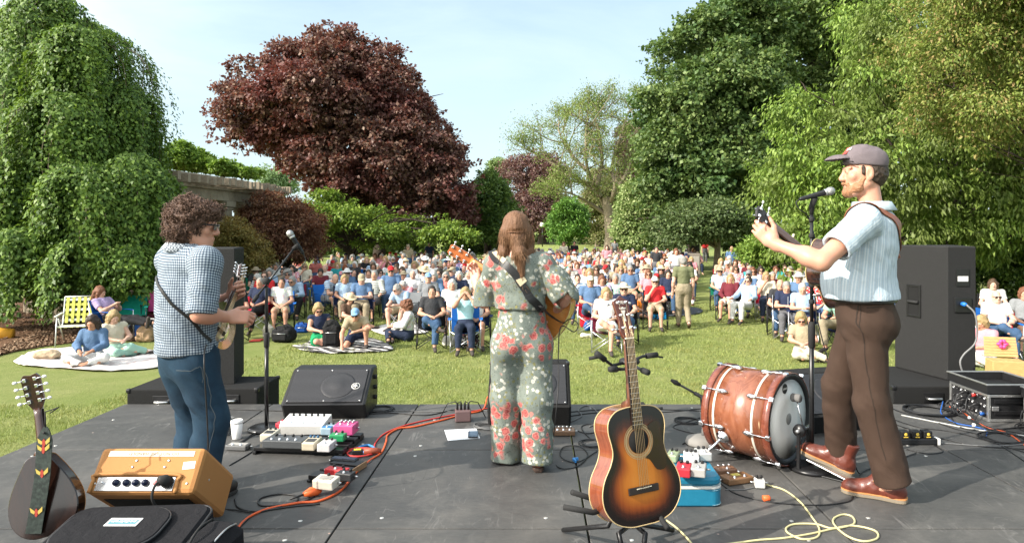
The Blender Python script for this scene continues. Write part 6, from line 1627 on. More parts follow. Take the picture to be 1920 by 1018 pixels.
# ---- amplifier
def tweed():
 t = NT('orange_tweed').set(.7, 0, .3); w = t.new('ShaderNodeTexWave', i_Scale=120.0, bands_direction='DIAGONAL'); t.link(t.coord(), w.inputs['Vector'])
 t.base(t.mix(w.outputs['Fac'], t.mix(t.noise(6, 4), (.34, .15, .045), (.40, .185, .06)), (.45, .21, .07))); t.bump(w.outputs['Fac'], .35, .002); return t.m
TW = tweed()
def amp():
 W_, D_, H_ = .49, .215, .40; D0 = Vector((-1.80, 3.13, .262))
 r = thing('guitar_amplifier', 'orange tweed guitar amplifier tilted back with a taped note on top', 'amplifier', (D0.x, 3.3, 0))
 ey = Vector((0, .61, .79)).normalized(); ez = Vector((0, -.79, .61)).normalized(); ex = Vector((1, 0, 0)); E = Matrix((ex, ey, ez)).transposed(); o = D0 - r.location
 at = lambda x, y, z=0: o + E @ Vector((x, y, z))
 MB().box(at(0, D_ / 2, -H_ / 2), (W_, D_, H_), E, .022).build('cabinet', TW, r)
 MB().box(at(-.03, .043, .001), (.355, .062, .003), E, .001).build('control_plate', mat('plate_chrome', (.62, .62, .62), .18, .9), r)
 for k, dx in enumerate((-.115, -.068, -.025, .018)): MB().lathe([(.016, 0), (.015, .012), (.010, .014), (.009, .022)], at(dx, .046, .003), ez, 12).build('knob', mat('knob_black_blue', (.012, .016, .04), .25), r)
 MB().ell(at(.07, .046, .008), (.017, .017, .010), 12).build('jewel_lamp', mat('jewel', (.55, .16, .16), .15), r)
 MB().tube([at(.115, .05, .0), at(.115, .05, .03), at(.10, .045, .055)], [.028, .026, .016], 14).build('strap_plug', RUB, r)
 MB().lathe([(.005, 0), (.004, .014)], at(-.175, .046, .003), ez, 8).build('toggle_switch', CHR, r)
 lip = MB(); a = [at(-.225, .002, .004), at(-.222, .055, .006), at(-.20, .083, .008), at(.14, .083, .008), at(.16, .055, .006), at(.165, .002, .004)]
 lip.tube(smooth_path(a, 5), .0085, 10).build('panel_piping', TW, r)
 tp_ = MB().box(at(.0, .182, .0012), (.40, .026, .0014), E).build('masking_tape', mat('masking_tape', (.62, .53, .42), .8), r)
 text_mesh('handwriting', 'DO NOT USE HANDLE!', .0205, mat('marker_ink', (.10, .075, .065), .8), tp_, Matrix.Translation(at(0.01, .182, .0024)) @ E.to_4x4() @ Matrix.Rotation(math.pi, 4, 'Z'), .0003, spacing=1.12)
 MB().box(at(.19, .128, .0012), (.055, .035, .0014), E @ Euler((0, 0, .1)).to_matrix()).build('white_sticker', mat('sticker_white', (.70, .68, .64), .7), r)
 for dx, dy in ((-.06, .15), (.09, .15), (-.07, .12), (.08, .12), (-.215, .045), (.205, .045)): MB().lathe([(.0055, 0), (.0055, .002), (.003, .003)], at(dx, dy, .001), ez, 10).build('screw', STL, r)
 MB().lathe([(.0055, 0), (.0055, .002), (.003, .003)], at(W_ / 2, .1, -.12), ex, 10).build('screw', STL, r)
 MB().box(at(0, -.001, -H_ * .45), (W_ * .8, .004, H_ * .5), E).build('open_back', mat('painted_recess_shade', (.004, .004, .004), .9), r)  # black plate on the closed cabinet, painted as the shaded inside
 ch = [at(.115, .05, .05), at(.09, .02, .05), at(.085, -.03, .03), at(.10, -.06, -.03), at(.14, -.09, -.10)]
 one(MB().tube(smooth_path([p + r.location for p in ch], 6), .006, 8), 'amp_cable', RUB, 'thick black cable plugged into the orange amplifier', 'cable')
amp()
# ---- bags at the front left
NYL = fabric('black_nylon', (.010, .010, .012), .2, 500, .5); PIP = mat('piping_black', (.03, .03, .032), .4)
def gig_bag():
 r = thing('gig_bag', 'black padded gear bag with white logo patch before the orange amplifier', 'bag', (-1.70, 2.83, 0))
 E = Euler((.16, -.02, .03)).to_matrix(); at = lambda x, y, z: Vector((0, 0, .125)) + E @ Vector((x, y, z))
 T4 = Matrix.Translation(Vector((0, 0, .125))) @ E.to_4x4()
 MB().prism(rrect(.60, .48, .07), -.10, .085, T4, .022).build('bag_body', NYL, r)
 MB().tube([T4 @ Vector((x, y, .070)) for x, y in rrect(.592, .472, .07)], .0055, 8, closed=True).build('piping', PIP, r)
 pk = MB().prism(rrect(.43, .30, .11), .080, .108, T4 @ Matrix.Translation((-.045, .03, 0)), .010).build('front_pocket', NYL, r)
 MB().tube([T4 @ Vector((x - .045, y + .03, .100)) for x, y in rrect(.424, .294, .11)], .0045, 8, closed=True).build('zip', PIP, pk)
 M = T4 @ Matrix.Translation((-.01, .06, .1095)) @ Matrix.Rotation(-.06, 4, 'Z')
 pt = MB().box((0, 0, 0), (.135, .056, .002)).build('logo_patch', mat('patch_white', (.70, .72, .72), .6), pk); pt.matrix_local = M
 pb = MB().box((0, 0, .0014), (.118, .032, .0012)).build('logo_field', mat('patch_teal', (.08, .22, .26), .6), pt)
 text_mesh('logo_lettering', 'pedaltrain', .027, WHT, pt, Matrix.Translation((0, 0, .0026)) @ Matrix.Rotation(math.pi, 4, 'Z'), .0004)
 s = thing('accessory_bag', 'small black bag with zip and red tag behind the orange cord', 'bag', (-1.335, 2.86, 0), -.15)
 MB().prism(rrect(.17, .26, .05), .004, .215, Matrix.Rotation(.08, 4, 'X'), .045).build('bag_body', NYL, s)
 MB().tube(smooth_path([(.0, -.14, .10), (.04, -.13, .17), (.06, -.02, .222), (.05, .08, .21)], 5), .004, 6).build('zip', STL, s)
 MB().box((.02, -.135, .12), (.022, .01, .05), Euler((0, .4, 0)).to_matrix(), .003).build('red_tag', mat('tag_red', (.55, .06, .03), .5), s)
 MB().tube(smooth_path([(-.04, -.13, .01), (-.05, -.15, .1), (-.02, -.14, .2), (-.03, -.05, .24), (-.04, .05, .235)], 5), .005, 6).build('hanging_strap', RUB, s)
 k = thing('instrument_case', 'black soft case lying at the lower left corner', 'case', (-1.86, 2.30, 0), .05)
 MB().prism(rrect(.95, .42, .16), .004, .30, Matrix.Rotation(.0, 4, 'X'), .10).build('case_body', NYL, k)
 MB().tube([Vector((x, y, .15)) for x, y in rrect(.955, .425, .16)], .006, 6, closed=True).build('piping', PIP, k)
gig_bag()
# == instruments with strings
def guitar(name, label, cat, M, half, depth, scale_len, head, nut_w, top_m, side_m, neck_m, head_m, pegs, hole=None, pick=False, bridge_y=.155, strings=6, binding=None, end_w=None, fan=None, logo=None, peg_m=None, body_join=14, fb_m=None, tail=False, cut_fb=None, peg_side=None):
 """body outline half: [(y, half width)] from the tail up; strings along +y, top facing +z"""
 r = bpy.data.objects.new(name, None); COL.objects.link(r); r.empty_display_size = .1; r.matrix_world = M; tag(r, label, cat)
 hs = smooth_path([(w, y, 0) for y, w in half], 6); pts = [(p.x, p.y) for p in hs]; ol = pts + [(-x, y) for x, y in pts[-2:0:-1]]
 blen = max(p[1] for p in ol); cy = blen * .38
 MB().prism([(x * .995, cy + (y - cy) * .995) for x, y in ol][::-1] if False else [(x * .995, cy + (y - cy) * .995) for x, y in ol], -depth, -.0005, None, .004).build('body', side_m, r)
 rings = [0, .12, .25, .38, .5, .6, .7, .78, .85, .91, .96, 1.0]; V, Fs, ed, n = [], [], [], len(ol)
 for f in rings:
  for x, y in ol: V.append((x * f, cy + (y - cy) * f, .001 + .003 * (1 - f * f))); ed.append(f)
 for i in range(len(rings) - 1):
  for k in range(n): Fs.append((i * n + k, i * n + (k + 1) % n, (i + 1) * n + (k + 1) % n, (i + 1) * n + k))
 me = mesh_np('soundboard', V, np.array(Fs), True); at = me.attributes.new('edge', 'FLOAT', 'POINT'); at.data.foreach_set('value', np.array(ed, np.float32))
 top = link_mesh('soundboard', me, top_m, r)
 if binding:
  for z in (.0005, -depth): MB().tube([(x, y, z) for x, y in ol], .0026, 6, closed=True).build('binding', binding, r)
 nut_y = bridge_y + scale_len; ew = end_w or nut_w * 1.25; fb_end = cut_fb if cut_fb is not None else blen - .085
 nk = MB(); nk.tube([(0, blen - .02, -.014), (0, blen + .04, -.013), (0, nut_y - .03, -.011), (0, nut_y + .005, -.011)], [ew * .5, ew * .48, nut_w * .5, nut_w * .48], 14, flat=.52)
 nk.tube([(0, blen - .005, -depth * .75), (0, blen + .002, -depth * .4), (0, blen + .03, -.014)], [.022, .024, .02], 10, flat=.9)
 nk.build('neck', neck_m, r)
 fb = MB(); a, b = fb_end, nut_y
 fb.add([(-ew / 2, a, .0025), (ew / 2, a, .0025), (nut_w / 2, b, .0025), (-nut_w / 2, b, .0025), (-ew / 2, a, .0085), (ew / 2, a, .0085), (nut_w / 2, b, .0085), (-nut_w / 2, b, .0085)], [(0, 3, 2, 1), (4, 5, 6, 7), (0, 1, 5, 4), (1, 2, 6, 5), (2, 3, 7, 6), (3, 0, 4, 7)])
 fb.cur = 1; fy = []
 for k in range(1, 21):
  y = b - scale_len * (1 - 2 ** (-k / 12)); fy.append(y)
  if y > a + .006: w = nut_w + (ew - nut_w) * (b - y) / (b - a); fb.box((0, y, .0089), (w * .98, .0022, .0018))
 fb.cur = 2
 for k in (3, 5, 7, 9, 12, 15):
  if fy[k - 1] > a + .02: fb.lathe([(.0032, .0084), (.0032, .0088)], (0, (fy[k - 1] + fy[k - 2]) / 2, 0), n=8)
 fb.build('fretboard', [fb_m or EBONY, STL, PEARL], r)
 MB().box((0, nut_y + .003, .0075), (nut_w, .006, .011), None, .001).build('nut', BONE, r)
 if hole:
  hy, hr = hole
  MB().lathe([(hr, .0042), (hr, .0046), (.001, .0046)], (0, hy, 0), n=32).build('sound_hole', mat('painted_recess_shade', (.004, .004, .004), .9), top)  # black disc laid on the top, painted as the dark inside of the hole
  for k, (ra, rb) in enumerate(((1.06, 1.14), (1.20, 1.36), (1.42, 1.48))):
   mb = MB(); vs = [(hr * q * math.cos(2 * math.pi * i / 40), hy + hr * q * math.sin(2 * math.pi * i / 40), .0047) for q in (ra, rb) for i in range(40)]
   mb.add(vs, [(i, (i + 1) % 40, 40 + (i + 1) % 40, 40 + i) for i in range(40)], True); mb.build('rosette_ring', mat('rosette', (.34, .25, .13), .4), top)
 if pick:
  hy, hr = hole; pg = [(hr * 1.5 * math.cos(R(a_)), hy + hr * 1.5 * math.sin(R(a_))) for a_ in (48, 20, -10, -40, -72)]
  po = smooth_path([(x, y, 0) for x, y in pg[::-1] + [(.105, hy + .075), (.118, hy + .02), (.135, hy - .06), (.13, hy - .125), (.085, hy - .13), (.05, hy - .085)] + pg[-1:]], 3)
  MB().prism([(p.x, p.y) for p in po[:-1]], .0030, .0052).build('pickguard', mat('pickguard_dark', (.022, .008, .006), .15, 0, .6), top)
 br = MB().box((0, bridge_y - .004, .0085), (.155 if not tail else .09, .030, .009), None, .003).build('bridge', EBONY, r)
 MB().box((0, bridge_y + .004, .014), (.075, .003, .005), Euler((0, 0, .03)).to_matrix()).build('saddle', BONE, br)
 sp_ = nut_w * .82
 hl = head['len']; hw0, hw1 = head['w']
 Mh = Matrix.Translation((0, nut_y + .006, .003)) @ Matrix.Rotation(-.22 if not head.get('flat') else -.1, 4, 'X')
 ho = head.get('outline') or [(-hw0 / 2, 0), (hw0 / 2, 0), (hw1 / 2, hl * .22), (hw1 / 2 * 1.08, hl * .9), (hw1 * .36, hl), (0, hl * .965), (-hw1 * .36, hl), (-hw1 / 2 * 1.08, hl * .9), (-hw1 / 2, hl * .22)]
 hd = MB().prism(ho, -.015, 0.0, Mh, .0015).build('headstock', head_m, r)
 tp = []
 per = pegs // 2
 for sx in (-1, 1):
  for k in range(per):
   y = hl * (.24 + .62 * k / max(1, per - 1)); x = sx * hw1 * .29
   pg = MB(); pg.cyl(Mh @ Vector((x, y, -.018)), Mh @ Vector((x, y, .017)), .0036, n=8)
   pg.lathe([(.007, .0005), (.007, .003), (.005, .004)], Mh @ Vector((x, y, 0)), Mh.to_3x3() @ Vector((0, 0, 1)), 10)
   pg.box(Mh @ Vector((x, y, -.020)), (.014, .018, .011), Mh.to_3x3(), .003)
   pg.cyl(Mh @ Vector((x, y, -.021)), Mh @ Vector((sx * (hw1 / 2 + .018), y, -.021)), .0025, n=8)
   pe = pg.build('tuning_peg', CHR, r)
   MB().ell(Mh @ Vector((sx * (hw1 / 2 + .024), y, -.021)), (.010, .0075, .0050), 10).build('button', peg_m or CHR, pe); tp.append((x, y))
 order = [tp[k] for k in range(per)] + [tp[per + k] for k in range(per - 1, -1, -1)]
 for k in range(strings):
  u = (k / (strings - 1) - .5) if strings > 1 else 0
  e = Mh @ Vector((*order[k % len(order)], .010))
  MB().tube([(u * sp_ * 1.28, .02 if tail else bridge_y - .008, .0105), (u * sp_ * 1.28, bridge_y + .004, .0165), (u * sp_, nut_y, .0135), e], [.0009 + .0003 * (1 - k / strings)] * 4, 5).build('string', STRING, r)
 if logo:
  o = text_mesh('head_lettering', logo, .021, PEARL, hd, Mh @ Matrix.Translation((0, hl * .86, .0006)), .0003, spacing=.95)
  kb = MB(); kb.prism([(-.006, hl * .40), (.006, hl * .40), (.004, hl * .58), (.011, hl * .64), (.011, hl * .67), (-.011, hl * .67), (-.011, hl * .64), (-.004, hl * .58)], .0003, .0009, Mh); kb.build('inlay_column', PEARL, hd)
  kb = MB(); kb.prism([(-.016, hl * .70), (.016, hl * .70), (.018, hl * .745), (.009, hl * .725), (0, hl * .76), (-.009, hl * .725), (-.018, hl * .745)], .0003, .0009, Mh); kb.build('inlay_crown', PEARL, hd)
 return r
EBONY = mat('ebony', (.022, .014, .011), .35, 0, .45); BONE = mat('bone', (.72, .66, .52), .4); STRING = mat('bronze_string', (.62, .45, .27), .3, .9)
PEARL = mat('pearl_inlay', (.66, .62, .54), .25)
def gloss_wood(name, c1, c2, rough=.16, coat=.8, sc=(9, .7, 9)): return wood(name, c1, c2, sc, rough, coat, 4.0)
def burst():
 t = NT('sunburst_top').set(.22, 0, .4, .25); a = t.new('ShaderNodeAttribute', attribute_name='edge'); n = t.noise(6, 4, .6, t.coord((10, .6, 1)))
 e = t.math('ADD', a.outputs['Fac'], t.math('MULTIPLY', t.math('SUBTRACT', n, .5), .10))
 c = t.ramp(e, [(0, (.56, .215, .032)), (.42, (.48, .15, .018)), (.62, (.27, .06, .010)), (.76, (.055, .013, .006)), (.88, (.010, .005, .004))])
 t.base(t.mix(t.math('MULTIPLY', n, .30), c, t.mix(1.0, c, (.55, .50, .45), 'MULTIPLY'))); return t.m
def rootM(o, y, z):
 y = Vector(y).normalized(); z = Vector(z); z = (z - y * z.dot(y)).normalized(); x = y.cross(z)
 return Matrix.Translation(Vector(o)) @ Matrix((x, y, z)).transposed().to_4x4()
OM = [(0, 0), (.003, .075), (.03, .147), (.085, .192), (.145, .202), (.205, .186), (.262, .150), (.305, .134), (.345, .137), (.40, .148), (.445, .140), (.478, .105), (.49, .055), (.492, 0)]
MAH = gloss_wood('mahogany_gloss', (.13, .028, .012), (.26, .072, .030)); MAHN = gloss_wood('neck_mahogany', (.09, .030, .015), (.17, .065, .032), .3, .3)
HONEY = gloss_wood('honey_wood', (.38, .13, .025), (.55, .23, .055), .2, .7); HEADV = gloss_wood('headstock_rosewood', (.075, .018, .010), (.13, .035, .018), .18, .7)
IVO = mat('ivory_binding', (.55, .40, .20), .35)
gz_ = Vector((math.sin(R(27)), -math.cos(R(27)), .14)).normalized()
tail_p = Vector(P(1211, 983, 2.94)); hd_p = Vector(P(1179, 640, 3.045))
guitar('acoustic_guitar', 'glossy sunburst acoustic guitar standing on a black stand at centre front', 'guitar', rootM(tail_p, hd_p - tail_p, gz_), OM, .108, .632, dict(len=.185, w=(.052, .068), outline=[(-.026, 0), (.026, 0), (.036, .03), (.031, .075), (.040, .15), (.040, .168), (.022, .176), (.0, .192), (-.022, .176), (-.040, .168), (-.040, .15), (-.031, .075), (-.036, .03)]), .043,
 burst(), MAH, MAHN, HEADV, 6, (.345, .051), True, .150, 6, IVO, .054, logo='GUILD', cut_fb=.398)
def guitar_stand():
 b = Vector(P(1186, 800, 3.20)); b.z = 0; r = thing('guitar_stand', 'black folding multi guitar stand holding the sunburst guitar', 'guitar stand', (b.x, b.y, 0)); q = lambda x, y, d: Vector(P(x, y, d)) - b
 MB().cyl((0, 0, .08), q(1178, 668, 3.22), .014, n=12).build('pole', BLKM, r)
 hubz = q(1180, 678, 3.22)
 MB().lathe([(.045, -.008), (.05, 0), (.045, .012), (.02, .02)], hubz, n=20).build('ring_hub', BLK, r)
 for k, ps in enumerate(([hubz, q(1148, 685, 3.14), q(1126, 668, 3.10)], [hubz, q(1205, 668, 3.26), q(1222, 666, 3.28)], [hubz, q(1172, 692, 3.10), q(1150, 692, 3.0)], [hubz, q(1196, 690, 3.12), q(1210, 696, 3.03)])):
  a = MB().tube(ps, .0075, 8).build('neck_arm', BLKM, r); d = (ps[-1] - ps[-2]).normalized()
  MB().cyl(ps[-1] - d * .03, ps[-1] + d * .03, .0135, n=12).build('foam_grip', RUB, a)
 MB().tube([q(1104, 672, 3.10), q(1126, 668, 3.10)], .008, 8).build('yoke_strap', RUB, r); MB().tube([q(1222, 666, 3.28), q(1243, 670, 3.30)], .004, 8).build('yoke_strap', RUB, r)
 MB().tube([q(1203, 755, 3.22), q(1216, 769, 3.18), q(1242, 765, 3.16)], .013, 8, flat=.5).build('rest_tongue', RUB, r)
 for ps in ([q(1175, 925, 3.12), q(1113, 935, 3.02), q(1072, 922, 2.98)], [q(1175, 940, 3.05), q(1120, 958, 2.94), q(1112, 960, 2.92), q(1057, 950, 2.90)], [q(1190, 935, 3.08), q(1235, 965, 3.0), q(1252, 990, 2.92)]):
  MB().tube(ps, .012, 10).build('cradle_arm', RUB, r)
 for ps in ([q(1180, 900, 3.16), q(1140, 985, 3.02), G(1056, 993, .014) - b], [Vector((0, 0, .1)), q(1160, 1000, 2.95), G(1172, 1050, .014) - b], [Vector((0, 0, .1)), q(1210, 1000, 2.95), G(1204, 1050, .014) - b], [Vector((0, 0, .1)), G(1262, 993, .014) - b]):
  MB().tube(ps, .0115, 10).build('leg', BLKM, r)
guitar_stand()
PEAR = [(0, 0), (.004, .055), (.03, .10), (.08, .130), (.14, .136), (.20, .122), (.26, .094), (.315, .062), (.345, .038), (.352, 0)]
NWAL = gloss_wood('near_black_walnut', (.010, .005, .004), (.028, .011, .007), .2, .5)
tl_ = Vector(P(104, 1000, 3.05)); hp_ = Vector(P(77, 800, 3.13))
DKW = gloss_wood('dark_walnut', (.028, .010, .006), (.075, .026, .014), .22, .7)
guitar('mandola', 'dark pear shaped mandola with white tuner buttons, seen from behind', 'mandola', rootM(tl_, hp_ - tl_, (-.22, 1, -.12)), PEAR, .075, .42, dict(len=.16, w=(.036, .072)), .034, HONEY, NWAL, DKW, DKW, 8, None, False, .13, 8, None, .042, peg_m=WHT, tail=True, cut_fb=.27)
def leather_strap():
 t = NT('patterned_strap').set(.6, 0, .3); z = t.new('ShaderNodeSeparateXYZ'); t.link(t.coord(), z.inputs[0])
 v = t.noise(55, 4, .6); dark = t.ramp(v, [(.4, (.010, .016, .014)), (.7, (.035, .05, .042))])
 t.base(dark); m = t.m; mr = mat('bird_red', (.36, .045, .03), .6); my = mat('bird_yellow', (.48, .36, .08), .6)
 b = Vector(P(68, 995, 2.97)); r = thing('guitar_strap', 'dark embroidered strap with birds hanging from the mandola', 'strap', b)
 top, mid, bot = Vector(P(85, 800, 3.02)) - b, Vector(P(78, 900, 2.99)) - b, Vector(P(62, 1000, 2.965)) - b
 path = smooth_path([top, top.lerp(mid, .25), top.lerp(mid, .4), mid, bot], 5); W0 = .034; V = []; Fs = []
 for i, p in enumerate(path):
  w = min(W0, .008 + .03 * (i / 6) ** .7); V += [p + Vector((-w, 0, 0)), p + Vector((w, 0, 0)), p + Vector((w, .004, 0)), p + Vector((-w, .004, 0))]
 for i in range(len(path) - 1):
  for k in range(4): Fs.append((i * 4 + k, i * 4 + (k + 1) % 4, i * 4 + 4 + (k + 1) % 4, i * 4 + 4 + k))
 mb = MB().add(V, Fs + [(3, 2, 1, 0), tuple(len(V) - 4 + k for k in range(4))]); band = mb.build('strap_band', m, r)
 for f in (.30, .50, .70, .90):
  c = path[int(f * (len(path) - 1))]; mb = MB(); M = Matrix.Translation(c + Vector((0, -.0025, 0))) @ Matrix.Rotation(math.pi / 2, 4, 'X')
  mb.prism([(-.006, -.018), (0, -.024), (.006, -.016), (.007, .004), (.0, .014), (-.007, .004)], 0, .0015, M)
  o = mb.build('bird_body', mr, band); mw = MB()
  mw.prism([(-.004, .0), (-.028, .016), (-.024, -.004), (-.010, -.012)], 0.0003, .0012, M); mw.build('wing', my, o)
  mw = MB(); mw.prism([(.004, .0), (.010, -.012), (.026, .002), (.026, .022)], .0003, .0012, M); mw.build('wing', my, o)
 MB().lathe([(.006, 0), (.006, .004)], path[2] + Vector((0, -.004, 0)), (0, -1, 0), 10).build('button_hole', RUB, r)
 MB().tube([path[0], path[0] + Vector((.0, 0, .03)), path[0] + Vector((-.015, .02, .06)), path[0] + Vector((.03, .04, .075)), path[0] + Vector((.02, 0, .06))], .003, 6).build('strap_lace', RUB, r)
leather_strap()
# == the three musicians
def surf_band(name, o, pts, w, m, parent, off=.004, th=.003, n=8):
 """flat strap laid on the surface of mesh o"""
 from mathutils.bvhtree import BVHTree
 me = o.data; bv = BVHTree.FromPolygons([v.co for v in me.vertices], [p.vertices for p in me.polygons]); ps = []
 for p in smooth_path(pts, n):
  q, nn, _, _ = bv.find_nearest(p)
  ps.append((q + nn * off, nn))
 V, Fs = [], []
 for i, (p, nn) in enumerate(ps):
  t = (ps[min(i + 1, len(ps) - 1)][0] - ps[max(i - 1, 0)][0]).normalized(); s = t.cross(nn).normalized()
  V += [p - s * w / 2, p + s * w / 2, p + s * w / 2 + nn * th, p - s * w / 2 + nn * th]
 for i in range(len(ps) - 1):
  for k in range(4): Fs.append((i * 4 + k, i * 4 + 4 + k, i * 4 + 4 + (k + 1) % 4, i * 4 + (k + 1) % 4))
 return MB().add(V, Fs + [(0, 1, 2, 3), tuple(len(V) - 1 - k for k in range(4))]).build(name, m, parent)
def skinm(name, c):
 t = NT(name).set(.46, 0, .4); n = t.noise(30, 4, .6); big = t.noise(7, 3)
 t.base(t.mix(t.math('MULTIPLY', n, .5), t.mix(big, c, (c[0] * 1.04, c[1] * .86, c[2] * .82)), tuple(x * 1.12 for x in c)))
 t.b.inputs['Subsurface Weight'].default_value = .12; t.b.inputs['Subsurface Scale'].default_value = .012; t.b.inputs['Subsurface Radius'].default_value = (1, .35, .2)
 t.bump(t.noise(260, 3), .12, .002); return t.m
def puv(t):
 a = t.new('ShaderNodeAttribute', attribute_name='puv'); z = t.new('ShaderNodeSeparateXYZ'); t.link(a.outputs['Vector'], z.inputs[0]); return z.outputs['X'], z.outputs['Y']
def folds(joints, a=.010, s=1):
 """cloth creases: broad drapery everywhere, tight folds round the joints"""
 def f(V):
  d = a * .55 * vnoise(V * np.array([8, 8, 5.0]), s) + a * .25 * vnoise(V * np.array([19, 19, 12.0]), s + 1)
  for c, r, st in joints:
   c = np.array(c); q = V - c; w = np.exp(-(q ** 2).sum(1) / (r * r));
   k = vnoise(np.stack([q[:, 0] * 13 + q[:, 1] * 7, q[:, 2] * 25 + q[:, 0] * 19, q[:, 1] * 13], 1), s + 3); d = d + st * w * k
  return d
 return f
def shoe(parent, a, t, up, leather, sole, welt=None, ln=.29, w=.047, name='boot', tongue=None, high=.10):
 """lace-up boot from heel point a to toe point t (both at sole level)"""
 a = np.array(a, float); t = np.array(t, float); d = unit(t - a); u = unit(np.asarray(up, float) - d * np.dot(d, up)); s = np.cross(d, u); M = np.stack([s, d, u], 1); at = lambda x, y, z: a + M @ A3(x, y, z)
 lo = np.minimum(a, t) - .14; hi = np.maximum(a, t) + A3(.14, .14, .26); S = Sdf(lo, hi, .0045)
 S.ell(at(0, ln * .80, .038), A3(w * .98, .070, .042), M, .02); S.ell(at(0, ln * .45, .048), A3(w * .82, .11, .046), M, .03); S.ell(at(0, .045, .05), A3(w * .80, .055, .055), M, .03)
 S.cone(at(0, .06, .06), at(0, .055, high + .03), .046, .048, .03); S.cone(at(0, ln * .55, .06), at(0, .085, high), .035, .042, .03)
 S.box(at(0, ln / 2, -.028), A3(.1, .25, .042), M, .002, .003, 's'); S.box(at(0, .05, high + .09), A3(.09, .09, .07), M, .002, .004, 's')
 b = S.mesh(name, lambda V: .0022 * vnoise(V * 40, 5), leather, parent, relax=2)
 def ol(k):
  p = [(0, -.012), (.030, -.004), (.039, .03), (.036, .10), (.043, .17), (.050, .225), (.043, .275), (.022, .303), (0, .308)]; p = [(x * w / .047 * k, y * ln / .30 + (k - 1) * .0) for x, y in p]
  q = [(v.x, v.y) for v in smooth_path([(x, y, 0) for x, y in p], 3)]; return q + [(-x, y) for x, y in q[-2:0:-1]]
 T = Matrix([[*M[i], a[i]] for i in range(3)] + [[0, 0, 0, 1]])
 MB().prism(ol(1.04), .001, .020, T, .003).build('sole', sole, b)
 if welt: MB().prism(ol(1.06), .0205, .0265, T, .001).build('welt', welt, b)
 if tongue:
  for k in range(4):
   y = ln * (.36 + .07 * (3 - k)) - .01; z = .078 + .013 * k
   MB().tube([at(-.030, y + .012, z - .012), at(0, y, z + .012), at(.030, y + .012, z - .012)], .0028, 6).build('lace', tongue, b)
  for sx in (-1, 1): MB().tube([Vector(v) for v in (at(0, ln * .36, .135), at(sx * .035, ln * .40, .125), at(sx * .045, ln * .48, .10), at(sx * .02, ln * .42, .128), at(0, ln * .36, .135), at(sx * .030, ln * .5, .09))], .0028, 6).build('lace_bow', tongue, b)
 return b
W3 = lambda x, y, d: np.array(P(x, y, d), float)
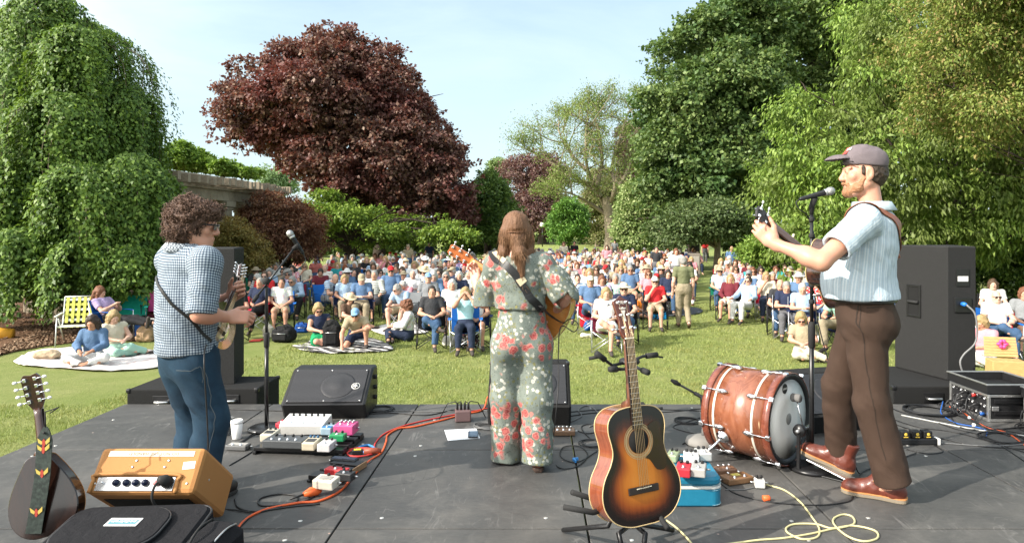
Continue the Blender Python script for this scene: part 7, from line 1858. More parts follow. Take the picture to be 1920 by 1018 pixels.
# ---- the bassist on the right
def bassist():
 base = Vector((1.80, 3.80, 0)); o = np.array(base); w = lambda x, y, d: W3(x, y, d) - o; v = lambda *p: A3(*p) - o
 J = dict(pelvis=v(1.790, 3.775, 1.0), neck=v(1.815, 3.725, 1.545), shL=v(1.690, 3.555, 1.495), shR=v(1.895, 3.88, 1.495), elL=v(1.425, 3.45, 1.296), wrL=v(1.238, 3.60, 1.385), elR=v(2.03, 4.03, 1.19), wrR=v(1.83, 4.20, 1.14),
   hipL=v(1.765, 3.70, .95), hipR=v(1.81, 3.86, .95), knL=v(1.795, 3.70, .53), knR=v(1.755, 4.0, .56), anL=v(1.905, 3.70, .13), anR=v(1.815, 4.12, .17), toeL=v(1.715, 3.86, .05), toeR=v(1.62, 4.28, .13), head=v(1.772, 3.745, 1.762), bulk=1.08, belly=.055, hs=1.05)
 f = unit((-.87, .48, 0)); J['headM'] = basis((-.985, .17, -.02))
 lo, hi = box_of(J, .2); S = Sdf(lo, hi, .0046)
 def hl(S): sdf_hand(S, J['wrL'], (-.52, .30, .62), (.42, .90, .10), -1, (.55, .9, .7), 1.08, (.62, .72, .05))
 def hr(S): sdf_hand(S, J['wrR'], (-.6, -.25, -.25), (.3, -.9, 0), 1, (.4, .5, .4), 1.05)
 sdf_body(S, J, True, {'L': hl, 'R': hr}, True, 1.1)
 sk = skinm('skin_fair', (.50, .275, .19)); p = S.mesh('person', None, sk, None, relax=1, loc=base)
 tag(p, 'bearded man in striped blue shirt, brown trousers and grey cap playing at the microphone', 'person')
 t = NT('striped_shirt').set(.8, 0, .2); x, y = puv(t)
 ph = t.math('MULTIPLY', x, 2 * math.pi / .0135); s1 = t.ramp(t.math('MULTIPLY_ADD', t.math('SINE', ph), .5) if False else t.math('ADD', t.math('MULTIPLY', t.math('SINE', ph), .5), .5), [(.3, (.52, .58, .62)), (.55, (.33, .43, .51))])
 s2 = t.ramp(t.math('ADD', t.math('MULTIPLY', t.math('SINE', t.math('MULTIPLY', x, 2 * math.pi / .040)), .5), .5), [(.86, (0, 0, 0)), (.93, (1, 1, 1))])
 c = t.mix(t.math('MULTIPLY', s2, .38), s1, (.10, .17, .26)); t.base(t.mix(t.math('MULTIPLY', t.noise(11, 4), .35), c, (.60, .66, .70))); t.bump(t.noise(20, 5, .6, t.coord((1, 1, .6)), .6), .5, .02)
 S = Sdf(lo, hi, .0052); sdf_top(S, J, .022, .66, .020, wide=1.12, collar=True)
 S.ell((J['pelvis'] + J['neck']) * .5 * A3(1, 1, 1) + A3(f[0] * .05, f[1] * .05, -.10), A3(.205, .185, .19), basis(f), .06)
 S.ell(J['pelvis'] + A3(0, 0, .085) , A3(.220, .175, .12), basis(f), .05); S.cut(J['pelvis'] + A3(0, 0, .085), (0, 0, -1))
 bones = [(J['pelvis'], J['neck'], (-.45, -.9, 0), .17), (J['shL'], J['elL'], (-.5, -.6, .5), .075), (J['shR'], J['elR'], (0, 0, 1), .075)]
 sh = S.mesh('shirt', folds([(J['pelvis'] + A3(0, 0, .16), .16, .014), (J['elL'] * .4 + J['shL'] * .6, .13, .010), (J['shL'] + A3(.06, .06, -.12), .16, .012)], .012, 3), t.m, p, bones)
 col = MB(); nk = J['neck']; ring = []
 hdir = unit(J['head'] - J['neck']); M = basis(f, hdir)
 for i in range(25):
  a = math.pi * 2 * (i / 24) * .86 + math.pi * .57 + math.pi * .0; d = M @ A3(math.cos(a) * .078, math.sin(a) * .086 - .004, 0); ring.append((nk + A3(0, 0, .012) + d, d))
 V, Fs = [], []
 for c0, d in ring:
  for off, h in ((.0, .0), (.004, .052), (.012, .050), (.030, .004)): V.append(c0 + unit(d) * off + hdir * h)
 for i in range(len(ring) - 1):
  for k in range(3): Fs.append((i * 4 + k, i * 4 + k + 1, i * 4 + 5 + k, i * 4 + 4 + k))
 cm = fabric('collar_blue', (.40, .48, .54), .1, 400, .3); co = col.add([Vector(q) for q in V], Fs, True).build('collar', cm, sh); so = co.modifiers.new('thickness', 'SOLIDIFY'); so.thickness = .003
 bt = NT('brown_trousers').set(.82, 0, .2); n = bt.noise(7, 5, .6); bt.base(bt.mix(n, (.040, .024, .017), (.068, .042, .030))); bt.bump(bt.math('ADD', bt.noise(900, 2), bt.noise(16, 5, .6, bt.coord((1, 1, .5)), .7)), .35, .015)
 S = Sdf(lo, hi, .0052); sdf_legs(S, J, .012, 2.06, .026, (J['pelvis'] + A3(0, 0, .075), (0, 0, 1)), .016)
 S.ell(J['pelvis'] - A3(f[0] * .05, f[1] * .05, .05), A3(.17, .13, .12), basis(f), .05)
 tr = S.mesh('trousers', folds([(J['knL'] + A3(-.02, 0, 0), .16, .006), (J['knR'], .16, .008), (J['anL'] + A3(0, 0, .06), .12, .009), (J['anR'] + A3(0, 0, .07), .12, .013), (J['hipL'] + A3(-.06, 0, -.05), .16, .012)], .013, 8), bt.m, p, None)
 seam = mat('trouser_seam', (.022, .014, .010), .9)
 hipo = lambda a, b, k: [J['hipL'] * (1 - s) + J['knL'] * s + A3(-.06, -.12, 0) * 1 for s in k]
 surf_band('side_seam', tr, [Vector(q) for q in (w(1606, 556, 3.55), w(1606, 620, 3.55), w(1625, 720, 3.5), w(1645, 800, 3.5), w(1658, 880, 3.5))], .004, seam, tr, .0008, .001)
 surf_band('pocket_edge', tr, [Vector(q) for q in (w(1600, 562, 3.55), w(1588, 590, 3.55), w(1597, 614, 3.55), w(1605, 622, 3.55))], .006, seam, tr, .0008, .0015)
 surf_band('back_pocket', tr, [Vector(q) for q in (w(1626, 577, 3.5), w(1645, 578, 3.5), w(1668, 577, 3.52))], .005, seam, tr, .0008, .0015)
 S = Sdf(lo, hi, .0052); S.ell(J['pelvis'] + A3(0, 0, .06), A3(.212, .166, .15), basis(f), .02); S.cut(J['pelvis'] + A3(0, 0, .108), (0, 0, 1)); S.cut(J['pelvis'] + A3(0, 0, .068), (0, 0, -1)); S.mesh('belt', None, mat('belt_leather', (.014, .010, .008), .4), p)
 lea = NT('oxblood_leather').set(.34, 0, .45, .15); ln_ = lea.noise(12, 5, .6); lea.base(lea.mix(ln_, (.075, .018, .012), (.16, .042, .026))); lea.bump(lea.math('ADD', lea.noise(120, 3), lea.noise(18, 4)), .25, .006)
 sol = mat('crepe_sole', (.20, .165, .12), .8); wl_ = mat('welt_tan', (.46, .20, .07), .6); lace = mat('lace_gold', (.62, .33, .06), .7)
 shoe(p, v(1.972, 3.69, .001), v(1.70, 3.865, .001), (0, 0, 1), lea.m, sol, wl_, .31, .050, 'boot', lace, .15)
 shoe(p, v(1.850, 4.055, .016), v(1.615, 4.225, .105), (.25, -.15, 1), lea.m, sol, wl_, .30, .050, 'boot', lace, .16)
 hd = J['head']; HM = J['headM']; s = J['hs']; q = lambda *c: hd + HM @ (A3(*c) * s)
 L3, H3 = hd - .22, hd + .24
 S = Sdf(L3, H3, .004); S.ell(q(0, -.030, .0), A3(.079, .092, .085) * s, HM, .01); S.box(q(0, .10, 0), A3(.12, .088, .2) * s, HM, .01, .004, 's'); S.box(q(0, 0, .13), A3(.2, .2, .09) * s, HM, .01, .01, 's'); S.ell(q(0, .01, -.085), A3(.12, .085, .05) * s, HM, .01, 's')
 for x in (-1, 1): S.ell(q(x * .070, .018, .012), A3(.009, .010, .026) * s, HM, .01); S.ell(q(x * .083, -.012, -.010), A3(.02, .024, .034) * s, HM, .004, 's')
 hm = objcol('dark_brown_hair', 'hair'); S.mesh('hair', lambda V: .004 * vnoise(V * 70, 2), hm, p).color = (.035, .018, .010, 1)
 S = Sdf(L3, H3, .0038)
 for x in (-1, 1): S.cone(q(x * .0655, .014, -.030), q(x * .0505, .034, -.078), .0105 * s, .0165 * s, .02); S.cone(q(x * .0505, .034, -.078), q(x * .018, .066, -.103), .0165 * s, .019 * s, .03); S.cone(q(x * .046, .052, -.070), q(x * .026, .076, -.085), .012 * s, .012 * s, .03); S.cone(q(x * .030, .086, -.058), q(0, .098, -.051), .0065 * s, .008 * s, .006); S.cone(q(x * .030, .084, -.056), q(x * .032, .070, -.09), .007 * s, .014 * s, .01)
 S.ell(q(0, .076, -.098), A3(.036, .026, .022) * s, HM, .02)
 be = S.mesh('beard', lambda V: .002 * vnoise(V * 160, 2), hm, p); be.color = (.42, .195, .095, 1)
 S = Sdf(L3 - A3(.1, 0, 0), H3, .004); S.ell(q(0, -.018, .055), A3(.087, .106, .086) * s, HM, .01); S.ell(q(0, .02, .085), A3(.072, .07, .062) * s, HM, .03)
 S.box(q(0, -.005, -.06), A3(.2, .2, .095) * s, HM @ np.array(Euler((.10, 0, 0)).to_matrix()), .004, .006, 's')
 cap_m = NT('faded_cap').set(.85, 0, .2); n = cap_m.noise(9, 5, .65); cap_m.base(cap_m.mix(n, (.115, .095, .105), (.185, .155, .165))); cap_m.bump(cap_m.math('ADD', cap_m.noise(700, 2), cap_m.noise(24, 4)), .4, .01)
 cp = S.mesh('cap', lambda V: .0030 * vnoise(V * 30, 2), cap_m.m, p)
 S = Sdf(L3 - A3(.12, 0, 0), H3, .004); S.ell(q(0, .115, .050), A3(.078, .082, .050) * s, HM, .01); S.ell(q(0, .110, .030), A3(.10, .11, .056) * s, HM, .004, 's'); S.box(q(0, .02, .05), A3(.15, .048, .1) * s, HM, .002, .003, 's'); S.mesh('peak', None, cap_m.m, cp)
 MB().tube([Vector(q(.086 * math.cos(a), .068 + .03 * math.sin(a), .052 + .010 * math.sin(a))) for a in np.linspace(0, math.pi, 9)], .0035, 6).build('cap_cord', mat('cord_black', (.02, .018, .02), .7), cp)
 MB().ell(q(0, -.02, .142), .008, 8).build('cap_button', cap_m.m, cp)
 surf_band('front_patch', cp, [Vector(q(-.030, .075, .115)), Vector(q(0, .085, .115)), Vector(q(.030, .075, .115))], .045, mat('patch_red', (.42, .06, .05), .7), cp, .001, .002)
 surf_band('patch_emblem', cp, [Vector(q(-.036, .062, .122)), Vector(q(-.018, .078, .122))], .020, WHT, cp, .0035, .001)
 for x in (-1, 1): MB().ell(q(x * .031, .0905, .006), .0042 * s, 8).build('eye', mat('eye_dark', (.03, .02, .015), .1), p)
 c0, hs_ = Vector((1.735, 4.10, 1.20)), Vector(P(1412, 394, 3.60)); ax = (hs_ - c0).normalized()
 g = guitar('bass_guitar', 'dark acoustic bass guitar with black four peg headstock held by the bearded man', 'guitar', rootM(c0 - ax * .20, ax, Vector((-.80, .55, .12))), [(y_ * .92, w_ * .92) for y_, w_ in OM], .095, .775, dict(len=.125, w=(.042, .066), flat=True, outline=[(-.02, 0), (.02, 0), (.033, .03), (.036, .09), (.030, .118), (0, .128), (-.030, .118), (-.036, .09), (-.033, .03)]), .040, burst(), DKW, MAHN, BLK, 4, (.32, .048), False, .15, 4, IVO, .05, peg_m=WHT)
 kp = c0 + ax * .44; k_ = thing('capo', 'small cream capo clamped on the neck of the dark guitar', 'capo', kp); MB().box(Vector((0, 0, .026)), (.012, .012, .055), Euler((0, .5, .6)).to_matrix(), .004).build('clamp', mat('capo_cream', (.60, .55, .38), .4), k_); MB().box(Vector((.03, .03, .010)), (.05, .012, .012), Euler((0, .4, .7)).to_matrix(), .004).build('lever', STL, k_)
 sb = surf_band('strap', sh, [Vector(q_) for q_ in (w(1580, 440, 3.68), w(1596, 405, 3.6), w(1612, 384, 3.58), w(1636, 372, 3.56), w(1660, 376, 3.56), w(1681, 398, 3.58), w(1696, 430, 3.62), w(1703, 458, 3.70), w(1704, 500, 3.9), w(1690, 540, 4.1))], .050, NT('strap_leather').m, p, .006, .004)
 mt = sb.data.materials[0].node_tree; mt.nodes['Principled BSDF'].inputs['Base Color'].default_value = (.20, .062, .024, 1); mt.nodes['Principled BSDF'].inputs['Roughness'].default_value = .42
bassist()
# ---- the curly haired musician on the left
def mandolinist():
 base = Vector((-1.80, 3.76, 0)); o = np.array(base); w = lambda x, y, d: W3(x, y, d) - o
 J = dict(pelvis=w(352, 660, 3.76), neck=w(347, 472, 3.73), shR=w(386, 492, 3.60), shL=w(322, 488, 3.90), elR=w(376, 588, 3.53), wrR=w(428, 594, 3.70), elL=w(395, 575, 4.02), wrL=w(432, 556, 3.96), hipR=w(368, 690, 3.71), hipL=w(340, 688, 3.83),
   knR=w(398, 785, 3.74), knL=w(366, 785, 3.93), anR=w(374, 915, 3.66), anL=w(345, 900, 3.82), toeR=w(415, 925, 3.78), toeL=w(385, 912, 3.97), head=w(368, 424, 3.74), bulk=.97, belly=.0, hs=1.02)
 f = unit((.80, .60, 0)); J['headM'] = basis((.95, .25, -.10))
 lo, hi = box_of(J, .2); S = Sdf(lo, hi, .0048)
 def hr(S): sdf_hand(S, J['wrR'], (.80, .40, -.05), (-.2, .75, -.5), 1, (.75, .8, .5), 1.0, (.7, .6, .3))
 def hl(S): sdf_hand(S, J['wrL'], (.62, -.20, .35), (.30, -.9, .25), -1, (.6, .9, .7), 1.0, (.6, .6, .3))
 sdf_body(S, J, True, {'L': hl, 'R': hr}, True, 1.1)
 p = S.mesh('person', None, skinm('skin_warm', (.50, .265, .185)), None, relax=1, loc=base)
 tag(p, 'curly haired person in checked shirt, sunglasses and blue jeans playing a mandolin', 'person')
 t = NT('gingham_shirt').set(.82, 0, .2); x, y = puv(t); sq = lambda u: t.ramp(t.math('ADD', t.math('MULTIPLY', t.math('SINE', t.math('MULTIPLY', u, 2 * math.pi / .0135)), .5), .5), [(.42, (0, 0, 0)), (.58, (1, 1, 1))])
 k = t.math('MULTIPLY', t.math('ADD', sq(x), sq(y)), .5)
 t.base(t.ramp(k, [(0, (.38, .43, .48)), (.25, (.38, .43, .48)), (.45, (.14, .18, .23)), (.55, (.14, .18, .23)), (.8, (.032, .047, .072))])); t.bump(t.noise(20, 5, .6, t.coord((1, 1, .6)), .6), .5, .02)
 S = Sdf(lo, hi, .0052); sdf_top(S, J, .026, 1.0, .020, wide=1.12, collar=True)
 S.ell(J['pelvis'] + A3(0, 0, .10), A3(.186, .155, .17), basis(f), .06); S.ell((J['pelvis'] + J['neck']) * .5, A3(.182, .145, .2), basis(f), .06); S.cut(J['pelvis'] + A3(0, 0, .005), (.05, 0, -1))
 bones = [(J['pelvis'], J['neck'], (.2, -1, 0), .17), (J['shR'], J['elR'], (.3, -1, 0), .075), (J['shL'], J['elL'], (0, 0, 1), .075)]
 sh = S.mesh('shirt', folds([(J['pelvis'] + A3(0, 0, .12), .2, .014), (J['elR'] * .6 + J['shR'] * .4, .12, .012), ((J['pelvis'] + J['neck']) * .5, .2, .008)], .013, 4), t.m, p, bones)
 e = J['elR']; d = unit(J['elR'] - J['shR']); S = Sdf(e - .12, e + .12, .004); S.cone(e - d * .045, e - d * .002, .069, .070, .01); slit(S, e + d * .006, d, .12); slit(S, e - d * .05, -d, .12); S.mesh('rolled_cuff', lambda V: .004 * vnoise(V * 45, 3), t.m, sh, [bones[1]])
 hdir = unit(J['head'] - J['neck']); M = basis(f, hdir); V, Fs = [], []; R_ = 25
 for i in range(R_):
  a = math.pi * 2 * (i / 24) * .86 + math.pi * .57; dd = M @ A3(math.cos(a) * .076, math.sin(a) * .084 - .004, 0); c0 = J['neck'] + A3(0, 0, .012) + dd
  for off, h in ((.0, .0), (.004, .050), (.013, .048), (.032, .006)): V.append(Vector(c0 + unit(dd) * off + hdir * h))
 for i in range(R_ - 1):
  for k in range(3): Fs.append((i * 4 + k, i * 4 + k + 1, i * 4 + 5 + k, i * 4 + 4 + k))
 me = MB().add(V, Fs, True); cm = NT('gingham_collar').set(.85); ck = cm.new('ShaderNodeTexChecker', i_Scale=120.0); cm.link(cm.coord(), ck.inputs['Vector']); ck.inputs[1].default_value = (.42, .46, .5, 1); ck.inputs[2].default_value = (.03, .045, .07, 1); cm.base(ck.outputs['Color'])
 co = me.build('collar', cm.m, sh); so = co.modifiers.new('thickness', 'SOLIDIFY'); so.thickness = .003
 jn = NT('blue_denim').set(.85, 0, .2); n = jn.noise(5, 5, .65); jn.base(jn.mix(jn.math('MULTIPLY', jn.noise(500, 2), .5), jn.ramp(n, [(.35, (.005, .017, .034)), (.55, (.010, .034, .062)), (.75, (.030, .075, .115))]), (.04, .075, .115))); jn.bump(jn.math('ADD', jn.noise(800, 2), jn.noise(15, 5, .6, jn.coord((1, 1, .6)), .8)), .4, .015)
 S = Sdf(lo, hi, .0052); sdf_legs(S, J, .020, 1.93, .022, (J['pelvis'] + A3(0, 0, .09), (0, 0, 1)), .012)
 tr = S.mesh('jeans', folds([(J['knR'] - A3(.05, 0, 0), .13, .016), (J['knL'] - A3(.05, 0, 0), .13, .016), (J['hipR'] - A3(0, 0, .08), .13, .010)], .010, 6), jn.m, p)
 st = mat('denim_stitch', (.10, .12, .13), .9)
 surf_band('back_pocket', tr, [Vector(q) for q in (w(331, 694, 3.6), w(360, 703, 3.5), w(393, 694, 3.5), w(400, 715, 3.5), w(390, 733, 3.5))], .003, st, tr, .0008, .001)
 surf_band('side_seam', tr, [Vector(q) for q in (w(402, 690, 3.55), w(412, 740, 3.55), w(410, 800, 3.55), w(398, 860, 3.5))], .003, st, tr, .0008, .001)
 shm = mat('dark_shoe_leather', (.02, .016, .014), .5); so_ = mat('dark_sole', (.03, .028, .026), .8)
 for a, tt in (('anR', 'toeR'), ('anL', 'toeL')):
  hd_ = J[a] * 1.0; dd = unit((J[tt] - J[a]) * A3(1, 1, 0)); hl_ = hd_ - dd * .06; hl_[2] = .001; tq = hl_ + dd * .29; tq[2] = .001; shoe(p, hl_, tq, (0, 0, 1), shm, so_, None, .28, .046, 'shoe')
 hd = J['head']; HM = J['headM']; s = J['hs']; q = lambda *c: hd + HM @ (A3(*c) * s)
 S = Sdf(hd - .26, hd + .26, .005); S.ell(q(0, -.030, .050), A3(.103, .119, .098) * s, HM, .01); S.ell(q(0, -.062, -.02), A3(.098, .080, .088) * s, HM, .03); S.ell(q(0, .065, .085), A3(.078, .05, .045) * s, HM, .03)
 S.ell(q(0, .105, -.035), A3(.075, .085, .095) * s, HM, .01, 's'); S.box(q(0, .12, -.06), A3(.15, .072, .095) * s, HM, .02, .01, 's')
 hm = objcol('curly_brown_hair', 'hair'); h0 = S.mesh('hair', lambda V: .016 * vnoise(V * 38, 2), hm, p); h0.color = (.105, .050, .032, 1)
 me = h0.data; nv = len(me.vertices); co_ = np.zeros(nv * 3, np.float32); me.vertices.foreach_get('co', co_); co_ = co_.reshape(-1, 3); no_ = np.zeros(nv * 3, np.float32); me.vertices.foreach_get('normal', no_); no_ = no_.reshape(-1, 3)
 cm_ = MB()
 for i in RNG.choice(nv, 1500, replace=False):
  if (HM.T @ (co_[i] - hd))[1] > .055 * s and (HM.T @ (co_[i] - hd))[2] < .035 * s: continue
  c = Vector(co_[i]); n = Vector(no_[i]); ax = (n * random.uniform(.15, 1.1) + Vector((random.gauss(0, .6), random.gauss(0, .6), random.gauss(-.25, .5)))).normalized(); u, v_ = frame_of(ax); rr = random.uniform(.005, .0095); L = random.uniform(.018, .036); a0 = random.uniform(0, 6.28)
  cm_.tube([c - n * .004 + ax * (L * k / 9) + (u * math.cos(a0 + k * .95) + v_ * math.sin(a0 + k * .95)) * rr for k in range(10)], [random.uniform(.0014, .0026)] * 9 + [.0006], 4, cap=False)
 cu = cm_.build('curls', hm, h0); cu.color = (.135, .066, .042, 1); cu['kind'] = 'stuff'
 g = MB()
 for x in (-1, 1):
  mb = MB(); mb.box(Vector(q(x * .034, .101, .004)), (.050, .007, .036), Matrix(HM.tolist()), .010); gl = mb.build('sunglass_lens', M_GLASS, p)
  MB().tube([Vector(q(x * .060, .098, .014)), Vector(q(x * .076, .06, .014)), Vector(q(x * .080, -.01, .008))], .0035, 8).build('temple_arm', BLK, gl)
 MB().tube([Vector(q(-.03, .105, .012)), Vector(q(.03, .105, .012))], .0045, 8).build('glasses_bridge', BLK, p)
 nick = NT('nickel_body').set(.14, 1.0); nick.base((.48, .43, .33)); nick.bump(nick.noise(9, 2), .15, .01)
 c0 = Vector(P(416, 606, 3.80)); hp = Vector(P(464, 495, 4.06)); ax = (hp - c0).normalized()
 MH = [(0, 0), (.003, .05), (.025, .098), (.07, .128), (.125, .130), (.18, .108), (.225, .07), (.245, .035), (.25, 0)]
 m = guitar('mandolin', 'metal bodied resonator mandolin held by the curly haired musician', 'mandolin', rootM(c0 - ax * .13, ax, Vector((.80, -.45, -.25))), MH, .055, .33, dict(len=.11, w=(.028, .044)), .029, nick.m, nick.m, DKW, DKW, 8, None, False, .09, 8, None, .036, peg_m=None, tail=True, cut_fb=.20)
 cv = MB().lathe([(.075, .0045), (.07, .007), (.045, .009), (.02, .0065), (.001, .010)], (0, .10, 0), n=32).build('resonator_cover', CHR, m)
 surf_band('strap', sh, [Vector(q_) for q_ in (w(298, 520, 3.7), w(316, 546, 3.62), w(336, 570, 3.6), w(356, 594, 3.6), w(374, 618, 3.62), w(390, 640, 3.68))], .016, BLK, p, .005, .003)
 cb = [P(392, 640, 3.78), P(384, 655, 3.56), P(383, 690, 3.48), P(387, 760, 3.50), P(390, 830, 3.52), P(388, 900, 3.55), G(392, 948, .006), G(440, 955, .006), G(470, 960, .006)]
 one(MB().tube(smooth_path(cb, 6), .0036, 6), 'instrument_cable', BLK, 'black instrument cable hanging from the mandolin down to the deck', 'cable')
mandolinist()
# ---- the singer in the flowered jumpsuit
def singer():
 base = Vector((-.09, 4.25, 0)); o = np.array(base); w = lambda x, y, d: W3(x, y, d) - o
 J = dict(pelvis=w(978, 622, 4.26), neck=w(972, 486, 4.24), shL=w(930, 497, 4.25), shR=w(1016, 497, 4.24), elL=w(908, 566, 4.36), wrL=w(893, 532, 4.50), elR=w(1062, 552, 4.22), wrR=w(1040, 588, 4.42), hipL=w(953, 648, 4.26), hipR=w(1003, 648, 4.26), knL=w(949, 745, 4.30), knR=w(1007, 750, 4.22), anL=w(948, 845, 4.34), anR=w(1008, 852, 4.20), toeL=w(945, 858, 4.52), toeR=w(1004, 868, 4.40), head=w(967, 433, 4.26), bulk=.88, hs=.98)
 J['headM'] = basis((-.1, 1, -.05)); f = A3(0, 1, 0)
 lo, hi = box_of(J, .22); S = Sdf(lo, hi, .0050)
 def hl(S): sdf_hand(S, J['wrL'], (-.12, .15, .75), (-.35, -.75, .25), 1, (.5, .8, .7), .92, (.5, .5, .5))
 def hr(S): sdf_hand(S, J['wrR'], (-.75, .30, -.25), (-.1, .3, -.9), 1, (.4, .5, .4), .92)
 sdf_body(S, J, True, {'L': hl, 'R': hr}, False, .92)
 p = S.mesh('person', None, skinm('skin_rosy', (.57, .32, .235)), None, relax=1, loc=base)
 tag(p, 'long haired singer in sage green flowered jumpsuit seen from behind', 'person')
 t = NT('flowered_cloth').set(.75, 0, .25)
 cd = t.coord((1, 1, 1)); wob = t.new('ShaderNodeTexNoise', i_Scale=22.0, i_Detail=2.0); t.link(cd, wob.inputs['Vector'])
 add_ = t.new('ShaderNodeVectorMath', operation='MULTIPLY_ADD'); t.link(wob.outputs['Color'], add_.inputs[0]); add_.inputs[1].default_value = (.018, .018, .018); t.link(cd, add_.inputs[2]); wv = add_.outputs[0]
 base_c = t.mix(t.noise(30, 4), (.125, .150, .130), (.18, .205, .18))
 def flowers(scale, rad, few_scale, lo_, hi_, seed):
  mpn = t.new('ShaderNodeMapping'); mpn.inputs['Location'].default_value = (seed, seed * .7, seed * 1.3); t.link(wv, mpn.inputs['Vector']); v = t.new('ShaderNodeTexVoronoi', i_Scale=scale, i_Randomness=.85); t.link(mpn.outputs[0], v.inputs['Vector'])
  pet = t.noise(scale * 5, 2, .5, mpn.outputs[0]); dd = t.math('ADD', v.outputs['Distance'], t.math('MULTIPLY', t.math('SUBTRACT', pet, .5), .38))
  k = t.ramp(dd, [(rad, (1, 1, 1)), (rad + .05, (0, 0, 0))]); cl = t.ramp(t.noise(few_scale, 2, .5, mpn.outputs[0]), [(lo_, (0, 0, 0)), (hi_, (1, 1, 1))]); return t.math('MULTIPLY', k, cl), dd, v
 lf, _, _ = flowers(34, .30, 7, .45, .50, 4.0); c = t.mix(lf, base_c, t.mix(t.noise(12, 2), (.27, .25, .09), (.09, .105, .075)))
 tw, _, _ = flowers(75, .2, 9, .38, .42, 9.0); c = t.mix(tw, c, (.075, .085, .07))
 wf, wd, _ = flowers(30, .34, 5.5, .50, .53, 1.0); c = t.mix(wf, c, t.ramp(wd, [(.05, (.42, .36, .14)), (.12, (.50, .48, .42)), (.3, (.42, .42, .37))]))
 rf, rd, rv = flowers(18, .46, 4.2, .51, .54, 2.0); c = t.mix(rf, c, t.ramp(t.math('ADD', rd, t.math('MULTIPLY', t.noise(70, 2), .12)), [(.08, (.20, .018, .026)), (.18, (.38, .07, .068)), (.30, (.44, .14, .12)), (.38, (.27, .035, .04)), (.47, (.46, .19, .16))]))
 t.base(c); t.bump(t.noise(15, 5, .6, t.coord((1, 1, .5)), .7), .5, .02)
 S = Sdf(lo, hi, .0055)
 for q_, dn in (('L', A3(.015, -.02, -.10)), ('R', A3(.0, -.02, -.02))):
  sh, el, wr = J['sh' + q_], J['el' + q_], J['wr' + q_]
  w_ = .054 if q_ == 'L' else .072; el = el + (A3(-.022, 0, 0) if q_ == 'L' else 0)
  S.cone(sh, el, .075, w_ * .85, .06); mid = sh * .35 + el * .65
  S.cone(mid, mid + A3(.0 if q_ == 'L' else .035, 0, -.09), w_, w_, .05, n=(0, 1, 0), f=.8); S.cone(sh * .5 + el * .5, el + dn, w_, w_ * .9, .04)
 ce = J['elL'] + A3(0, .02, -.125); S.box(ce - A3(0, 0, .06), A3(.16, .2, .06), None, .004, .008, 's')
 er = J['elR']; S.box(er + A3(.035, 0, -.085), A3(.05, .2, .10), np.array(Euler((0, -.75, 0)).to_matrix()), .004, .008, 's')
 torso(S, J, .022, .022); S.ell(J['pelvis'] * .62 + J['neck'] * .38, A3(.158, .122, .14), None, .03)
 nk = J['neck']; S.ell(nk + A3(0, -.03, .055), A3(.085, .10, .05), None, .01, 's')
 S.cut(J['pelvis'] + A3(0, 0, .148), (0, 0, -1))
 tp = S.mesh('jumpsuit_top', folds([(J['pelvis'] + A3(0, -.1, .19), .12, .012), (J['shR'] + A3(.05, -.05, -.12), .13, .014), (J['shL'] + A3(-.02, -.05, -.12), .12, .014)], .012, 5), t.m, p)
 S = Sdf(lo, hi, .0055)
 S.ell(J['pelvis'] + A3(0, .0, -.02), A3(.168, .135, .15), None, .05); S.ell(J['pelvis'] + A3(0, 0, .11), A3(.146, .115, .10), None, .06)
 for q_, x in (('L', -1), ('R', 1)):
  h, kn, an = J['hip' + q_] + A3(x * .012, 0, 0), J['kn' + q_], J['an' + q_]
  S.cone(h, kn, .100, .090, .05); S.cone(kn, an - A3(0, 0, .03), .092, .094, .05); S.box(A3(an[0], an[1], .015 + (.0 if x < 0 else .035) - .06), A3(.2 if x < 0 else .1, .2, .06), None, .003, .004, 's')
  S.ell(J['hip' + q_] + A3(x * .01, -.055, -.01), A3(.08, .078, .085), None, .04)
 S.cut(J['pelvis'] + A3(0, 0, .165), (0, 0, 1))
 S.mesh('jumpsuit_trousers', folds([(J['knL'], .16, .010), (J['knR'], .16, .010), (J['anL'] + A3(0, 0, .08), .16, .012), (J['anR'] + A3(0, 0, .08), .16, .012), (J['pelvis'] + A3(0, -.1, .12), .10, .010), (J['pelvis'] + A3(0, -.1, -.08), .12, .010)], .012, 9), t.m, p)
 S = Sdf(lo, hi, .0055); S.ell(J['pelvis'] + A3(0, 0, .155), A3(.158, .124, .06), None, .01); S.cut(J['pelvis'] + A3(0, 0, .172), (0, 0, 1)); S.cut(J['pelvis'] + A3(0, 0, .143), (0, 0, -1)); S.mesh('waistband', lambda V: .004 * vnoise(V * np.array([60, 60, 6]), 2), t.m, p)
 lt = mat('sandal_leather', (.16, .055, .035), .5); ds = mat('sandal_sole', (.05, .03, .022), .7)
 a = J['anR']; shoe(p, A3(a[0] + .005, a[1] - .055, .012), A3(a[0] - .01, a[1] + .18, .001), (0, 0, 1), lt, ds, None, .23, .040, 'sandal', None, .05)
 MB().box((a[0] + .004, a[1] - .035, .014), (.05, .05, .026), None, .008).build('heel', ds, p)
 a = J['anL']; shoe(p, A3(a[0], a[1] - .05, .002), A3(a[0], a[1] + .18, .001), (0, 0, 1), lt, ds, None, .23, .040, 'sandal', None, .05)
 hd = J['head']; HM = J['headM']; s = J['hs']; q = lambda *c: hd + HM @ (A3(*c) * s)
 S = Sdf(hd - A3(.2, .2, .36), hd + .22, .0048); S.ell(q(0, -.018, .038), A3(.083, .102, .090) * s, HM, .01); S.ell(q(0, -.05, -.02), A3(.080, .062, .085) * s, HM, .03)
 for x in (-1, 1): S.cone(q(x * .062, -.035, -.01), q(x * .078, -.035, -.15), .036, .034, .04); S.cone(q(x * .078, -.035, -.15), q(x * .094, -.03, -.185), .032, .018, .04)
